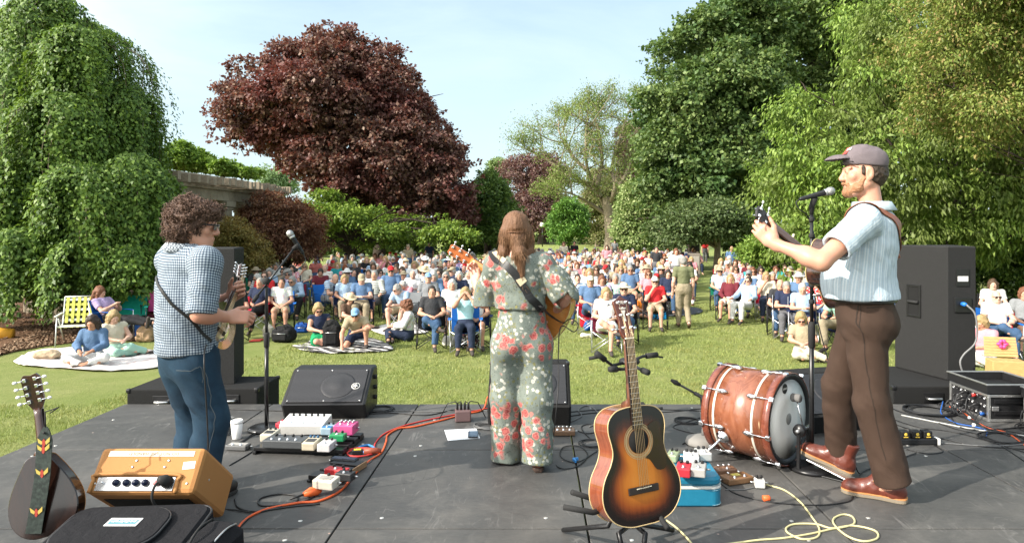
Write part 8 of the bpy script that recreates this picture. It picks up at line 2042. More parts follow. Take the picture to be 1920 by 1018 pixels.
 S.cone(q(0, -.085, -.02), q(.012, -.115, -.14), .036, .036, .03); S.cone(q(.012, -.115, -.14), q(.030, -.112, -.285), .036, .020, .03); S.ell(q(0, .085, -.035), A3(.066, .07, .1) * s, HM, .012, 's')
 S.ell(q(0, -.122, -.012), A3(.10, .012, .010) * s, HM, .02, 's')
 hm = objcol('long_brown_hair', 'hair'); h0 = S.mesh('hair', lambda V: .0022 * vnoise(V * np.array([110, 110, 12]), 2) + .004 * vnoise(V * np.array([26, 26, 7]), 3), hm, p); h0.color = (.19, .085, .038, 1)
 me = h0.data; nv = len(me.vertices); co = np.zeros(nv * 3, np.float32); me.vertices.foreach_get('co', co); co = co.reshape(-1, 3); no = np.zeros(nv * 3, np.float32); me.vertices.foreach_get('normal', no); no = no.reshape(-1, 3); sm = MB()
 for i in RNG.choice(nv, 1500, replace=False):
  c, n = co[i], no[i]; l = HM.T @ (c - hd)
  if l[1] > .05 or l[2] > .015: continue
  g = A3(-l[0] * .9, -.2, -.6) if l[2] > 0 else A3(l[0] * .5 + .02, -.05, -1); g = unit(g - n * (g @ n)); L = random.uniform(.05, .11); ph = random.uniform(0, 6)
  sm.tube([Vector(c + n * .0012 + g * L * k / 6 + n * (.003 if l[2] < 0 else .001) * math.sin(k + ph) + A3(1, 0, 0) * (.004 if l[2] < 0 else .0015) * math.sin(k * 1.1 + ph) - n * .004 * (k / 6) ** 2) for k in range(7)], [.0004, .0009, .0010, .0010, .0009, .0007, .0003], 3, cap=False)
 st_ = sm.build('hair_strands', hm, h0); st_.color = (.30, .15, .068, 1); st_['kind'] = 'stuff'
 MB().tube([Vector(q(x * .085, -.012 - .112 * math.sqrt(max(0, 1 - x * x)), -.012)) for x in np.linspace(-.97, .97, 15)], .004, 6).build('hair_tie', hm, h0).color = (.20, .085, .035, 1)
 tail, hdp = Vector(P(1066, 604, 4.44)), Vector(P(852, 468, 4.72)); ax = (hdp - tail).normalized()
 g = guitar('acoustic_guitar', 'honey coloured acoustic guitar held by the singer', 'guitar', rootM(tail, ax, Vector((.15, 1, .12))), OM, .105, .632, dict(len=.175, w=(.05, .072)), .044, HONEY, HONEY, HONEY, gloss_wood('headstock_orange', (.34, .085, .025), (.46, .15, .045), .25, .5), 6, (.34, .05), True, .15, 6, IVO, .055)
 surf_band('strap', tp, [Vector(q_) for q_ in (w(921, 468, 4.36), w(925, 474, 4.15), w(940, 490, 4.1), w(965, 515, 4.08), w(990, 550, 4.08), w(1010, 572, 4.1), w(1026, 588, 4.16))], .048, BLK, p, .006, .003)
 sp2 = [Vector(w(1012, 574, 4.12)), Vector(w(1030, 590, 4.17)), Vector(w(1048, 602, 4.28)), Vector(w(1058, 606, 4.40))]
 MB().tube(smooth_path(sp2, 4), .020, 8, flat=.18).build('strap_end', BLK, p)
 surf_band('strap_buckle', tp, [Vector(q_) for q_ in (w(975, 522, 4.08), w(982, 532, 4.08))], .052, mat('buckle_cream', (.50, .42, .28), .5), p, .0095, .002)
 surf_band('strap_tail', tp, [Vector(q_) for q_ in (w(926, 466, 4.2), w(940, 484, 4.1))], .030, mat('buckle_cream', (.50, .42, .28), .5), p, .0095, .002)
 cb = [P(1056, 606, 4.30), P(1070, 598, 4.26), P(1084, 608, 4.24), P(1076, 622, 4.26), P(1052, 612, 4.30), P(1047, 660, 4.22), P(1047, 720, 4.15), P(1041, 790, 4.12), G(1036, 850, .006), G(1048, 876, .006), G(1082, 874, .006), G(1102, 852, .006), G(1085, 836, .006), G(1056, 838, .006), G(1052, 856, .006), G(1082, 866, .006), G(1120, 845, .006)]
 one(MB().tube(smooth_path(cb, 7), .0034, 6), 'instrument_cable', BLK, 'black instrument cable dropping from the singer\'s guitar into loops on the deck', 'cable')
singer()
# == cables, rack, and everything lying about
C_OR = mat('cord_orange', (.62, .10, .025), .5); C_RD = mat('cord_red', (.50, .035, .03), .5); C_CR = mat('cord_cream', (.52, .47, .25), .5); C_GR = mat('cord_grey', (.12, .12, .12), .5); C_BL = mat('cord_blue', (.015, .09, .34), .45)
def cable(label, pts, r=.0036, m=BLK, n=7, wob=.0):
 ps = [p if isinstance(p, Vector) else G(p[0], p[1], (p[2] if len(p) > 2 else r) ) for p in pts]
 q = smooth_path(ps, n)
 if wob: q = [p + Vector((random.gauss(0, wob), random.gauss(0, wob), 0)) for p in q]
 q = [Vector((p.x, p.y, max(p.z, r))) for p in q]
 return one(MB().tube(q, r, 7), 'cable', m, label, 'cable')
def coil(label, px, py, rad, turns, r=.0036, m=BLK, tail=None):
 c = G(px, py); q = []
 for i in range(int(turns * 22)):
  a = i * 2 * math.pi / 22; k = rad * (1 + .14 * math.sin(i * .37) + .06 * math.sin(i * .11 + 1)); z = r + .0022 * r / .0036 * (i / 22) + .002 * math.sin(a * 1.5)
  q.append(Vector((c.x + k * math.cos(a) + .012 * math.sin(i * .05), c.y + k * .95 * math.sin(a), z)))
 if tail: q += smooth_path([q[-1]] + [G(x, y, r) for x, y in tail], 6)[2:]
 return one(MB().tube(q, r, 6), 'cable', m, label, 'cable')
cable('thick orange extension cord curving across the deck from bag to monitors', [(438, 1000), (462, 972), (500, 954), (560, 942), (600, 938), (640, 918), (668, 885), (694, 862), (715, 848), (724, 828), (727, 815), (748, 803), (780, 799), (830, 787), (870, 776), (905, 768), (914, 745), (925, 735)], .0065, C_OR)
cable('red cord running beside the orange extension cord', [(702, 846), (704, 830), (722, 812), (760, 797), (820, 783), (880, 772), (930, 762)], .0052, C_RD)
coil('red cord coiled between the pedalboards', 672, 850, .085, 2.6, .005, C_RD)
cable('blue plastic cable loop on the red coil', [(672, 838), (690, 834), (702, 840), (696, 848), (676, 846), (668, 842)], .007, mat('tie_blue', (.05, .25, .60), .5))
pl = thing('power_plug', 'bright orange plug lying by the small pedalboard', 'plug', G(586, 930), .7)
MB().tube([(-.05, 0, .022), (-.01, 0, .026), (.03, 0, .024), (.05, 0, .02)], [.012, .026, .024, .010], 12).build('plug_body', mat('plug_orange', (.70, .13, .03), .45), pl); MB().tube([(-.05, 0, .022), (-.12, .01, .012)], .006, 8).build('plug_cord', BLK, pl)
pw_ = thing('power_socket', 'orange and black cord socket with yellow tag in the red coil', 'socket', G(700, 852), .2)
MB().tube([(-.06, 0, .024), (.0, 0, .026), (.05, 0, .022)], [.02, .022, .016], 12).build('socket_body', mat('socket_brown', (.25, .06, .03), .5), pw_); MB().box((-.10, .0, .024), (.07, .04, .03), None, .006).build('socket_end', BLK, pw_); MB().box((-.10, 0, .0405), (.045, .028, .002)).build('yellow_tag', mat('tag_yellow', (.70, .52, .03), .5), pw_)
cable('black cable looping on the deck below the small pedalboard', [(440, 935), (446, 950), (470, 958), (500, 956), (540, 945), (558, 938), (552, 928), (520, 926), (492, 932), (484, 940), (496, 948), (560, 942), (590, 930)], .0045)
cable('black cable lying along the orange cord at lower left', [(446, 990), (480, 962), (540, 950), (600, 944)], .0045)
for k, pts in enumerate(([(418, 766), (470, 768), (530, 770), (560, 772)], [(430, 872), (470, 848), (505, 822), (535, 795), (548, 780)], [(690, 768), (760, 770), (830, 771), (890, 768), (915, 770)], [(690, 776), (740, 774), (800, 778), (850, 768), (868, 770)], [(1066, 772), (1120, 768), (1180, 766), (1260, 768), (1320, 770), (1345, 768)], [(1066, 780), (1110, 774), (1170, 772), (1250, 772), (1330, 764)], [(1070, 790), (1090, 780), (1085, 768), (1100, 760), (1118, 770), (1122, 790), (1105, 800)], [(1065, 800), (1100, 812), (1125, 805), (1110, 795), (1090, 800), (1105, 820), (1130, 830)],
     [(430, 838), (455, 826), (475, 812), (492, 802), (520, 796)], [(440, 840), (470, 818), (500, 806), (515, 800)], [(640, 862), (655, 872), (690, 868), (700, 856)], [(1345, 772), (1290, 790), (1262, 800), (1300, 812), (1340, 818)], [(1280, 832), (1300, 822), (1330, 826), (1345, 834)], [(1350, 905), (1380, 925), (1435, 939), (1490, 945), (1545, 946), (1590, 940), (1600, 930)], [(1360, 918), (1395, 917), (1418, 912)], [(1665, 762), (1700, 775), (1780, 790), (1850, 800), (1930, 815)], [(1560, 792), (1640, 778), (1720, 800), (1800, 812), (1930, 850)], [(1560, 800), (1650, 790), (1740, 815), (1830, 835), (1930, 842)], [(1740, 828), (1790, 832), (1860, 836), (1930, 832)],
     [(1752, 834), (1768, 846), (1740, 850), (1700, 842)], [(1700, 768), (1780, 800), (1850, 820), (1930, 870)], [(1775, 770), (1800, 800), (1850, 805), (1930, 800)])):
 lb = ['behind the left microphone stand', 'slanting past the paper cup', 'along the front edge between the monitors', 'winding out from the moulded monitor', 'along the deck edge behind the sunburst guitar', 'below the one along the deck edge at centre', 'looped up beside the carpeted monitor', 'tangled beside the bronze pedal', 'running into the long pedalboard', 'beside the low grey switch pedal', 'behind the flat power brick', 'beside the drum microphone stand', 'under the drum microphone stand base', 'in front of the white pedal with orange cap', 'short, beside the brown pedal', 'farthest of those running right from the subwoofer', 'curving behind the bassist towards the right', 'passing the power strip towards the right', 'straight out of the power strip', 'coiled before the power strip', 'crossing to the lower right edge', 'leaving the steel edged rack'][k]
 cable('black cable on the deck ' + lb, pts, .0036 if k % 3 else .0044, BLK if k % 4 != 2 else C_GR)
coil('black cable coiled beside the moulded monitor', 712, 768, .10, 3.2)
coil('grey cable coiled left of the singer\'s feet', 912, 800, .085, 4, .004, C_GR)
coil('black cable coiled beside the drum microphone stand', 1290, 790, .09, 4.0)
coil('black cables coiled behind the bassist by the right subwoofer', 1742, 772, .17, 6, .0048)
coil('black cable coiled at the far right under the racks', 1880, 822, .14, 3.2, .0045)
coil('black cable looped right of the singer beyond the blue tie', 1112, 832, .09, 3, .0036)
one(MB().box((0, 0, .012), (.012, .05, .02), None, .004).box((.018, .018, .012), (.03, .012, .02), None, .003), 'cable_tie', mat('tie_blue', (.05, .25, .60), .5), 'blue plastic cable tie lying on the black loops', 'cable tie', None, G(1077, 866), .3)
one(MB().lathe([(.008, -.02), (.016, -.018), (.016, .012), (.011, .02)], (0, 0, .016), (1, .1, 0), 14), 'orange_tip', mat('cap_orange', (.75, .12, .03), .5), 'orange cap on the black cable before the suitcase', 'tip', None, G(1437, 939))
cable('cream instrument cable looping into a bow near the bassist\'s boots', [(1436, 908), (1470, 918), (1500, 940), (1522, 968), (1536, 990), (1532, 1006), (1505, 1010), (1480, 1000), (1474, 990), (1490, 982), (1530, 982), (1562, 990), (1600, 982), (1598, 968), (1580, 964), (1563, 972), (1566, 985), (1590, 1005), (1620, 1014), (1645, 1008), (1640, 994), (1600, 985), (1565, 990), (1520, 1000), (1470, 1008), (1420, 1012), (1360, 1020)], .0050, C_CR, 8)
cable('cream cable end leaving the guitar stand at the bottom edge', [(1250, 975), (1270, 990), (1290, 1010), (1305, 1030)], .005, C_CR)
cable('white cable sweeping across the right of the deck', [(1690, 778), (1760, 792), (1830, 805), (1930, 818)], .005, mat('cord_white', (.42, .42, .40), .5))
cable('orange cable with white connectors hanging from the rack', [G(1780, 762, .03), (1800, 770), (1830, 790), (1855, 803), (1890, 812), (1935, 845)], .0045, C_OR)
cable('blue cable curling below the rack', [G(1768, 752, .06), (1765, 775), (1790, 792), (1830, 800), (1850, 808), (1848, 818)], .0045, C_BL)
for k, (px, py) in enumerate(((1800, 772), (1818, 786), (1826, 800))): one(MB().lathe([(.008, -.012), (.013, -.008), (.013, .008), (.008, .012)], (0, 0, .013), (1, -.6, 0), 12), 'cable_connector', WHT, ['highest', 'middle', 'lowest'][k] + ' of three white connectors on the orange cable', 'connector', None, G(px, py))
cp = thing('paper_cup', 'white paper coffee cup with lid standing on the deck', 'cup', G(444, 822))
MB().lathe([(.029, .001), (.030, .004), (.040, .115)], n=28).build('cup_body', mat('cup_paper', (.72, .71, .69), .6), cp); MB().lathe([(.0425, .113), (.043, .119), (.040, .122), (.039, .130), (.036, .132), (.035, .128), (.001, .128)], n=28).build('lid', WHT, cp)
t = NT('clear_plastic').set(.08, 0, .5); t.b.inputs['Transmission Weight'].default_value = .92; t.base((.85, .87, .88)); t.b.inputs['IOR'].default_value = 1.2
cc = thing('plastic_cup', 'clear plastic cup behind the jeans beside the paper cup', 'cup', G(428, 815)); MB().lathe([(.030, .001), (.032, .02), (.041, .12), (.0425, .122), (.0405, .1225), (.0315, .022), (.028, .004), (.001, .004)], n=24).build('cup_wall', t.m, cc)
c4 = [G(833, 806, .002), G(893, 803, .002), G(900, 821, .002), G(840, 826, .002)]
one(MB().add(c4 + [p + Vector((0, 0, .0012)) for p in c4], [(3, 2, 1, 0), (4, 5, 6, 7)] + [(i, (i + 1) % 4, 4 + (i + 1) % 4, 4 + i) for i in range(4)]), 'paper_sheet', mat('paper', (.66, .69, .72), .8), 'white set list sheet lying on the deck by the singer', 'paper')
ph = thing('phone', 'dark mobile phone lying on the white sheet', 'phone', G(887, 815, .005), .08)
MB().prism(rrect(.072, .148, .010), .0, .008, None, .002).build('phone_case', BLK, ph); MB().prism(rrect(.066, .14, .007), .0082, .0088).build('screen', mat('phone_glass', (.03, .05, .085), .06, 0, .6), ph)
di = thing('direct_box', 'small dusty pink junction box with four plugs near the deck edge', 'junction box', G(868, 789), .15)
MB().box((0, 0, .045), (.12, .09, .085), None, .008).build('box_body', mat('box_pink_grey', (.16, .10, .10), .5, .3), di)
for k in range(4):
 x = -.042 + .028 * k; MB().tube([(x, 0, .085), (x, 0, .135), (x + .01 * (k - 1.5), .0, .15), (x + .05 * (k - 1.5), .03, .13), (x + .09 * (k - 1.5), .06, .006)], [.009, .008, .004, .0036, .0036], 8).build('plug_lead', BLK, di)
ps = thing('power_strip', 'black power strip with two square adapters behind the bassist', 'power strip', G(1722, 832), .02)
MB().box((0, 0, .022), (.28, .06, .04), None, .006).build('strip_body', BLK, ps); MB().box((.125, -.005, .022), (.02, .055, .044), None, .003).build('end_plate', WHT, ps)
for x in (-.10, -.02, .055):
 ad = MB().box((x, .005, .068), (.058, .06, .05), None, .006).build('adapter', BLK, ps); MB().lathe([(.011, 0), (.011, .0015), (.006, .0016)], (x, -.0255, .072), (0, -1, 0), 14).build('emblem', mat('print_yellow', (.65, .45, .06), .6), ad); MB().box((x, -.0258, .054), (.03, .0012, .006)).build('print_line', mat('print_yellow', (.65, .45, .06), .6), ad)
# ---- steel edged racks at the right
def rack(label, x0, x1, y0, y1, h, lid, nplug):
 r = thing('equipment_rack', label, 'equipment rack', (x0, (y0 + y1) / 2, 0)); L = y1 - y0; Wd = x1 - x0; edge = mat('rack_alu', (.50, .50, .49), .35, .85)
 MB().box((Wd / 2 + .01, 0, h / 2 + .004), (Wd - .02, L - .01, h - .006), None, .006).build('case_body', BLK, r)
 for z in (.012, h - .008):
  MB().box((.004, 0, z), (.022, L, .022), None, .004).build('front_rail', edge, r); MB().box((Wd / 2, -L / 2, z), (Wd, .010, .02), None, .003).build('side_rail', edge, r)
 for y in (-L / 2 + .008, L / 2 - .008): MB().box((.004, y, h / 2), (.022, .022, h - .03), None, .004).build('front_post', edge, r)
 p = MB().box((.006, 0, h / 2), (.006, L - .04, h - .03)).build('front_panel', mat('panel_dark', (.03, .03, .032), .4, .4), r)
 for i in range(9):
  for j in range(3):
   y = -L / 2 + .05 + (L - .10) * i / 8; z = .05 + (h - .085) * j / 2
   MB().lathe([(.0125, 0), (.0125, .004), (.009, .005), (.009, .001), (.001, .001)], (.002, y, z), (-1, 0, 0), 12).build('socket', STL if (i + j) % 3 else BLKM, p)
 for k in range(nplug):
  i, j = random.randrange(9), random.randrange(3); y = -L / 2 + .05 + (L - .10) * i / 8; z = .05 + (h - .085) * j / 2; c = random.choice([BLK, BLK, C_BL, C_RD, BLK])
  MB().tube(smooth_path([(.0, y, z), (-.05, y, z), (-.09, y + random.uniform(-.04, .04), z - .04), (-.11, y + random.uniform(-.1, .05), .05), (-.13, y - random.uniform(.0, .2), .006), (-.10, y - random.uniform(.2, .5), .006)], 4), [.010] * 5 + [.0042] * 16, 7).build('patch_lead', c if c in (BLK,) else BLK, r)
  if c is not BLK: MB().cyl((-.005, y, z), (-.04, y, z), .0125, n=10).build('plug_collar', c, r)
 for z in (h * .35, h * .75): MB().box((Wd * .5, -L / 2 - .004, z), (Wd * .8, .012, .03), None, .004).build('side_bar', BLKM, r)
 MB().box((Wd * .12, -L / 2 - .008, h * .5), (.05, .014, .035), None, .004).build('butterfly_catch', STL, r)
 if lid:
  l = thing('rack_lid', lid, 'rack lid', (x0 - .02, (y0 + y1) / 2, h + .008)); w2 = Wd + .10
  MB().box((w2 / 2, 0, .004), (w2, L + .02, .006), None, .002).build('lid_floor', BLK, l)
  for y in (-L / 2 - .005, L / 2 + .005): MB().box((w2 / 2, y, .036), (w2, .008, .06), None, .002).build('lid_wall', BLK, l); MB().box((w2 / 2, y, .070), (w2 + .01, .016, .012), None, .003).build('lid_rim', edge, l)
  for x in (.004, w2 - .004): MB().box((x, 0, .036), (.008, L + .0, .06), None, .002).build('lid_wall', BLK, l); MB().box((x, 0, .071), (.016, L + .02, .012), None, .003).build('lid_rim', edge, l)
rack('steel edged rack full of sockets and coloured plugs at the right', 3.44, 3.80, 5.25, 5.74, .205, 'open black rack lid lying upside down on the left rack', 12)
rack('second steel edged rack cut by the right picture edge', 3.66, 4.25, 4.72, 5.18, .205, 'black rack lid on the rack at the right picture edge', 9)
# ---- things on the lawn
def gz0(x, y): return float(lawn_z(np.array([x]), np.array([y]))[0])
def L(px, py): p = G(px, py, LAWN); p.z = gz0(p.x, p.y); return p
def blanket(label, outline, m, cat='blanket', amp_=.02):
 ps = [L(x, y) for x, y in outline]; c = sum(ps, Vector()) / len(ps); r = [(p.x - c.x, p.y - c.y, 0) for p in ps]; sp_ = [Vector(p) for p in smooth_path(r + r[:1], 6)[:-1]]; V, Fs = [], []; K = 12; n = len(sp_)
 for k in range(K + 1):
  f = k / K
  for p in sp_: V.append((p.x * f, p.y * f, 0))
 V = np.array(V); z = amp_ * (vnoise(V * np.array([3.2, 5, 1]), 2) + .7 * vnoise(V * np.array([9, 13, 1]), 3)); edge = np.repeat(np.arange(K + 1) / K, n)
 V[:, 2] = .035 + np.maximum(z, -.02) * (1 - .3 * edge)
 for k in range(K):
  for j in range(n): Fs.append((k * n + j, k * n + (j + 1) % n, (k + 1) * n + (j + 1) % n, (k + 1) * n + j))
 o = link_mesh('blanket', mesh_np('blanket', V, np.array(Fs), True), m, None, c); so = o.modifiers.new('thickness', 'SOLIDIFY'); so.thickness = .008; return tag(o, label, cat)
t = NT('striped_blanket').set(.9, 0, .15); z = t.new('ShaderNodeSeparateXYZ'); t.link(t.coord((1, 1, 1), rot=(0, 0, .5)), z.inputs[0]); w_ = t.math('ADD', t.math('SINE', t.math('MULTIPLY', z.outputs['Y'], 34)), t.math('MULTIPLY', t.noise(9, 3), 1.2)); t.base(t.ramp(t.math('MULTIPLY', w_, .5), [(.0, (.05, .048, .05)), (.35, (.16, .155, .15)), (.5, (.50, .48, .46)), (.8, (.60, .58, .56))], 'CONSTANT'))
blanket('black and white woven blanket under the kneeling man in the blue cap', [(548, 652), (600, 640), (680, 633), (735, 652), (720, 660), (650, 664), (585, 663)], t.m, amp_=.035)
t2 = NT('white_blanket').set(.9, 0, .15); t2.base(t2.mix(t2.ramp(t2.noise(7, 4), [(.5, (0, 0, 0)), (.62, (1, 1, 1))]), (.62, .58, .56), (.50, .40, .38)))
blanket('white patterned cloth under the two girls by the weeping tree', [(25, 682), (60, 664), (130, 657), (230, 655), (320, 668), (300, 692), (190, 700), (110, 694), (50, 690)], t2.m, amp_=.03)
blanket('pale cloth under the auburn haired person on the lawn', [(690, 618), (740, 607), (795, 612), (800, 624), (730, 630)], mat('pale_cloth', (.62, .60, .58), .9))
blanket('dark blanket lying on the grass behind the walking man', [(1245, 582), (1300, 578), (1318, 586), (1280, 594), (1240, 592)], mat('dark_cloth', (.035, .045, .06), .9), amp_=.01)
def cooler(label, px, py, w, d, h, rz, body, lidc=WHT):
 r = thing('cooler', label, 'cooler', L(px, py), rz)
 MB().box((0, 0, h * .41), (w, d, h * .80), None, .03).build('cooler_body', body, r); MB().box((0, 0, h * .90), (w * 1.05, d * 1.05, h * .18), None, .025).build('lid', lidc, r)
 MB().tube([(-w * .18, -d / 2 - .02, .03), (-w * .18, -d / 2 - .02, h * .7), (w * .18, -d / 2 - .02, h * .7), (w * .18, -d / 2 - .02, .03)], .012, 8).build('pull_handle', BLK, r)
 for sx in (-1, 1): MB().box((sx * (w / 2 + .01), 0, h * .62), (.03, d * .4, .04), None, .01).build('side_handle', body, r)
cooler('turquoise blue cooler with white lid before the man in red', 1232, 598, .46, .34, .42, .1, mat('cooler_blue', (.005, .20, .48), .4))
cooler('blue cooler with pale lid under the outstretched feet', 279, 634, .50, .34, .42, .3, mat('cooler_navy', (.005, .09, .36), .4))
def sack(label, px, py, w, d, h, m, name='bag', cat='bag', rz=0, top=.75, strap=None, seed=1, zoff=0):
 b = L(px, py); r = thing(name, label, cat, (b.x, b.y, b.z + zoff), rz); S = Sdf((-w, -d, -.06), (w, d, h * 1.4), .014 if max(w, h) > .3 else .009)
 S.box((0, 0, h * .42), (w / 2, d / 2, h * .42), None, min(w, d) * .3, .03); S.ell((0, 0, h * .80), (w * .5 * top, d * .5 * top, h * .22), None, .05)
 S.mesh('bag_body', lambda V: .022 * vnoise(V * 11, seed) + .01 * vnoise(V * 27, seed + 1), m, r, relax=1)
 if strap:
  MB().tube(smooth_path([(-w * .22, -d * .4, h * .8), (-w * .18, -d * .55, h * 1.12), (w * .18, -d * .55, h * 1.12), (w * .22, -d * .4, h * .8)], 5), .013, 8, flat=.4).build('handle', strap, r)
  MB().box((0, -d * .5, h * .36), (w * .62, d * .16, h * .42), None, .04).build('front_pocket', m, r); MB().tube([(-w * .3, -d * .585, h * .56), (w * .3, -d * .585, h * .56)], .006, 6).build('zip', STL, r)
 return r
sack('black backpack standing upright beside the blonde person', 622, 651, .36, .26, .56, fabric('pack_black', (.014, .014, .015), .2, 300, .5), 'backpack', 'backpack', .15, .8, BLK)
sack('black holdall lying on the grass by the microphone stand', 533, 642, .48, .34, .36, fabric('holdall_black', (.012, .012, .013), .2, 300, .5), 'holdall', 'bag', -.2, .8, BLK)
sack('small royal blue lunch bag behind the black holdall', 566, 624, .30, .2, .24, fabric('lunch_blue', (.012, .06, .24), .2, 300, .4), 'lunch_bag', 'bag', .1, .9, BLK)
sack('cream tote bag beside the black holdall', 503, 634, .22, .16, .3, fabric('tote_cream', (.50, .46, .38), .2, 300, .4), 'tote_bag', 'bag')
sack('patterned plum shoulder bag under the camera user', 882, 651, .36, .2, .34, MK['flower'], 'shoulder_bag', 'bag', .1, .8).children[0].color = (.06, .02, .025, 1)
sack('crumpled white carrier bag between the front chairs', 842, 647, .26, .2, .22, mat('carrier_white', (.62, .60, .56), .5), 'carrier_bag', 'bag', 0, .7, None, 5)
sack('brown paper bag on the grass before the blue cooler', 272, 642, .34, .22, .36, mat('kraft_paper', (.36, .235, .14), .8), 'paper_bag', 'paper bag', .2, .75, None, 3)
sack('tan cloth hat bag lying on the white cloth', 88, 677, .42, .26, .16, fabric('tan_cloth', (.40, .31, .21), .2, 300, .5), 'cloth_bag', 'bag', .2, .8, None, 4, .02)
sack('red jacket bundle hanging at the front chairs', 1098, 612, .26, .2, .40, fabric('jacket_red', (.42, .012, .025), .2, 300, .4), 'jacket', 'jacket', 0, .8, None, 6)
sack('blue shopping bag on the grass beside the red jacket', 1108, 618, .34, .22, .26, fabric('shopper_blue', (.02, .10, .36), .2, 300, .4), 'shopping_bag', 'bag', 0, .8, None, 7)
sack('white and yellow snack box on the grass by the front chairs', 1100, 632, .30, .18, .10, mat('snack_box', (.62, .58, .42), .6), 'snack_box', 'box', .2, .9, None, 8)
sack('coral patterned bag in the lap of the person on the lawn', 1514, 655, .28, .16, .24, fabric('coral_bag', (.46, .18, .14), .25, 200, .4), 'shoulder_bag', 'bag', 0, .8, None, 9)
sack('bright teal bag under the chair right of the speaker', 1852, 652, .28, .2, .16, fabric('teal_bag', (.005, .16, .36), .2, 300, .4), 'bag', 'bag', 0, .8, None, 10)
sack('stone coloured round bag under the chair of the reclining man', 1872, 636, .34, .28, .24, mat('stone_bag', (.34, .29, .24), .9), 'bag', 'bag', 0, .95, None, 11)
sack('small black camera bag on the grass at the right block', 1422, 572, .2, .16, .16, fabric('camera_bag', (.012, .012, .013), .2, 300, .4), 'camera_bag', 'bag', 0, .9, None, 12)
cb_ = thing('red_cup', 'red plastic cup on the grass near the right edge', 'cup', L(1905, 606)); MB().lathe([(.035, .0), (.05, .14), (.052, .145)], n=16).build('cup_body', mat('cup_red', (.55, .02, .02), .4), cb_)
sd = thing('red_sandals', 'red sandals on the grass by the left speaker', 'sandals', L(478, 642), .4); MB().box((0, 0, .02), (.24, .09, .03), None, .012).build('sandal', mat('sandal_red', (.50, .05, .03), .6), sd); MB().box((.05, .11, .02), (.24, .09, .03), (0, 0, .3), .012).build('sandal', mat('sandal_red', (.50, .05, .03), .6), sd)
yl = thing('rolled_mat', 'orange yellow rolled mat at the left picture edge', 'rolled mat', L(-6, 640), .3); MB().cyl((-.25, 0, .17), (.30, 0, .13), .15, .13, n=20).build('roll', mat('mat_orange', (.72, .34, .03), .6), yl)
bo = P(1299, 565, 16.95); bt = thing('wine_bottle', 'small bottle with white and red label in the hand of the walking man', 'bottle', bo); MB().lathe([(.03, -.10), (.034, -.09), (.034, .05), (.014, .10), (.013, .16)], n=14).build('bottle_glass', mat('bottle_dark', (.10, .03, .03), .1), bt); MB().lathe([(.0345, -.06), (.0345, .03)], n=14).build('label_wrap', WHT, bt)
cm = P(873, 546, 14.18); ca = thing('camera', 'small black camera held to the eyes of the person in aqua', 'camera', cm); MB().box((0, 0, 0), (.11, .05, .07), None, .008).build('camera_body', BLK, ca); MB().cyl((0, -.02, 0), (0, -.075, 0), .030, n=16).build('lens', BLKM, ca)
def lawn_chair():
 r = thing('lawn_chair', 'yellow and white webbed folding lawn chair by the weeping tree', 'lawn chair', L(143, 646), math.pi + .35); al = mat('lawn_chair_tube', (.66, .66, .62), .35, .3); ye = mat('web_yellow', (.56, .55, .10), .6); wh = mat('web_white', (.66, .66, .55), .6)
 for sx in (-1, 1):
  MB().tube([(sx * .27, -.28, .98), (sx * .27, -.12, .45), (sx * .27, -.02, .36)], .013, 8).build('back_post', al, r); MB().tube([(sx * .27, .36, .42), (sx * .27, -.1, .38)], .013, 8).build('seat_rail', al, r)
  MB().tube([(sx * .29, .34, .0), (sx * .29, .22, .62)], .013, 8).build('leg', al, r); MB().tube([(sx * .29, -.30, .0), (sx * .29, .12, .56)], .013, 8).build('leg', al, r); MB().box((sx * .30, .06, .635), (.05, .50, .025), (-.06, 0, 0), .01).build('armrest', wh, r)
 MB().tube([(-.27, -.28, .98), (.27, -.28, .98)], .013, 8).build('top_rail', al, r)
 for k in range(5):
  x = -.21 + .105 * k; MB().box((x, -.195, .71), (.055, .004, .56), (.29, 0, 0), .001).build('back_strap', ye, r); MB().box((x, .13, .40), (.055, .46, .004), None, .001).build('seat_strap', ye, r)
 for k in range(5):
  f = .08 + .21 * k; MB().box((0, -.27 + .14 * f - .004, .96 - .50 * f), (.54, .004, .055), (.29, 0, 0), .001).build('back_strap', ye if k % 2 else wh, r); MB().box((0, -.06 + .4 * f, .404), (.54, .055, .004), None, .001).build('seat_strap', wh, r)
lawn_chair()
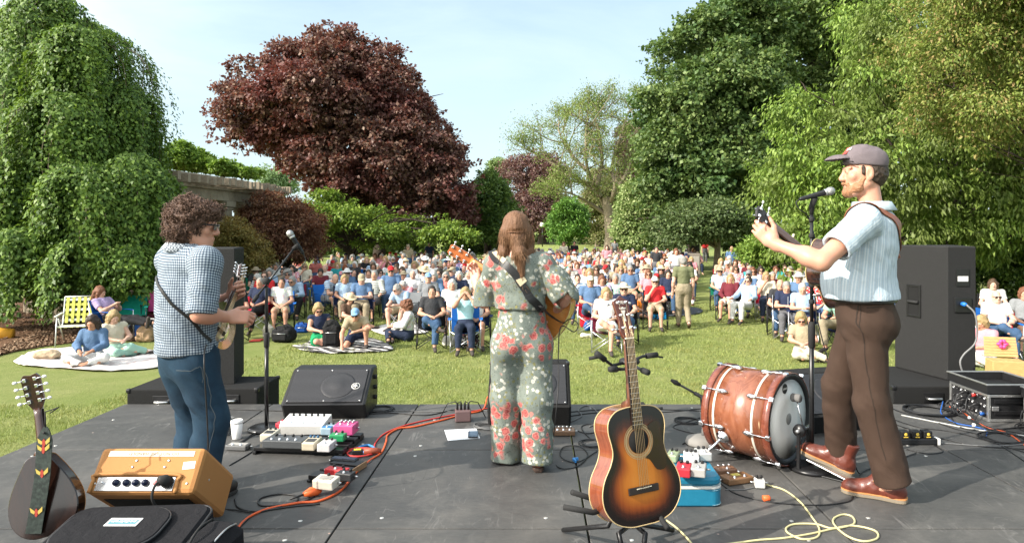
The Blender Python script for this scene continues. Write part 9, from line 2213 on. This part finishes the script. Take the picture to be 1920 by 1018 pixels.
p = L(247, 630); chair((p.x, p.y, p.z), math.pi + .4, 'teal', 'empty teal folding camp chair behind the blue cooler')
p = L(288, 628); o = chair((p.x - .1, p.y + .4, p.z), math.pi + .2, 'maroon', 'camp chair with a pink towel half hidden by the curly haired musician')
tw = thing('towel', 'bright pink towel over the back of a camp chair', 'towel', (p.x - .1, p.y + .32, p.z + .62)); MB().box((0, .0, .12), (.42, .05, .50), (.2, 0, .2), .02).build('towel_cloth', fabric('towel_pink', (.72, .10, .34), .15, 300, .4), tw)
b = L(1886, 706); pb = thing('picnic_basket', 'open wooden slat picnic basket with a pink bow on its lid', 'basket', (b.x, b.y, b.z), -.25); wk = wood('wicker', (.40, .20, .07), (.60, .36, .15), (2, 2, 30), .6, .1, 6)
MB().box((0, 0, .14), (.50, .34, .26), None, .012).build('basket_body', wk, pb)
ld = MB()
for k in range(7): ld.box((0, .19 + .012 * k, .31 + .046 * k), (.50 - .004 * k, .016, .044), (-.26, 0, 0), .004)
ld.build('lid', wk, pb); bw = MB()
for a in range(6): bw.ell((.02 + .05 * math.cos(a * 1.05), .19, .50 + .05 * math.sin(a * 1.05)), (.045, .03, .03), 8, (0, a * 1.05, 0))
bw.build('bow', mat('bow_pink', (.72, .06, .22), .5), pb)
p = P(1017, 470, 88); z = gz0(p.x, 88); lp_ = thing('lamp_post', 'far park lamp with white globe left of the small round tree', 'lamp post', (p.x, 88, z)); MB().cyl((0, 0, 0), (0, 0, 2.6), .07, .05, n=8).build('post', BLKM, lp_); MB().ell((0, 0, 2.8), .32, 14).build('globe', mat('globe_white', (.74, .73, .68), .4), lp_)
p = P(1300, 480, 36); z = gz0(p.x, 36); ub = thing('loudspeaker_box', 'grey brown box standing behind the crowd near the dark tree', 'box', (p.x, 36, z)); MB().box((0, 0, .62), (.62, .5, 1.24), None, .03).build('box_body', mat('box_taupe', (.20, .17, .14), .8), ub); MB().box((0, -.252, .84), (.5, .02, .52), None, .01).build('front_cover', mat('box_cover', (.33, .30, .26), .8), ub)
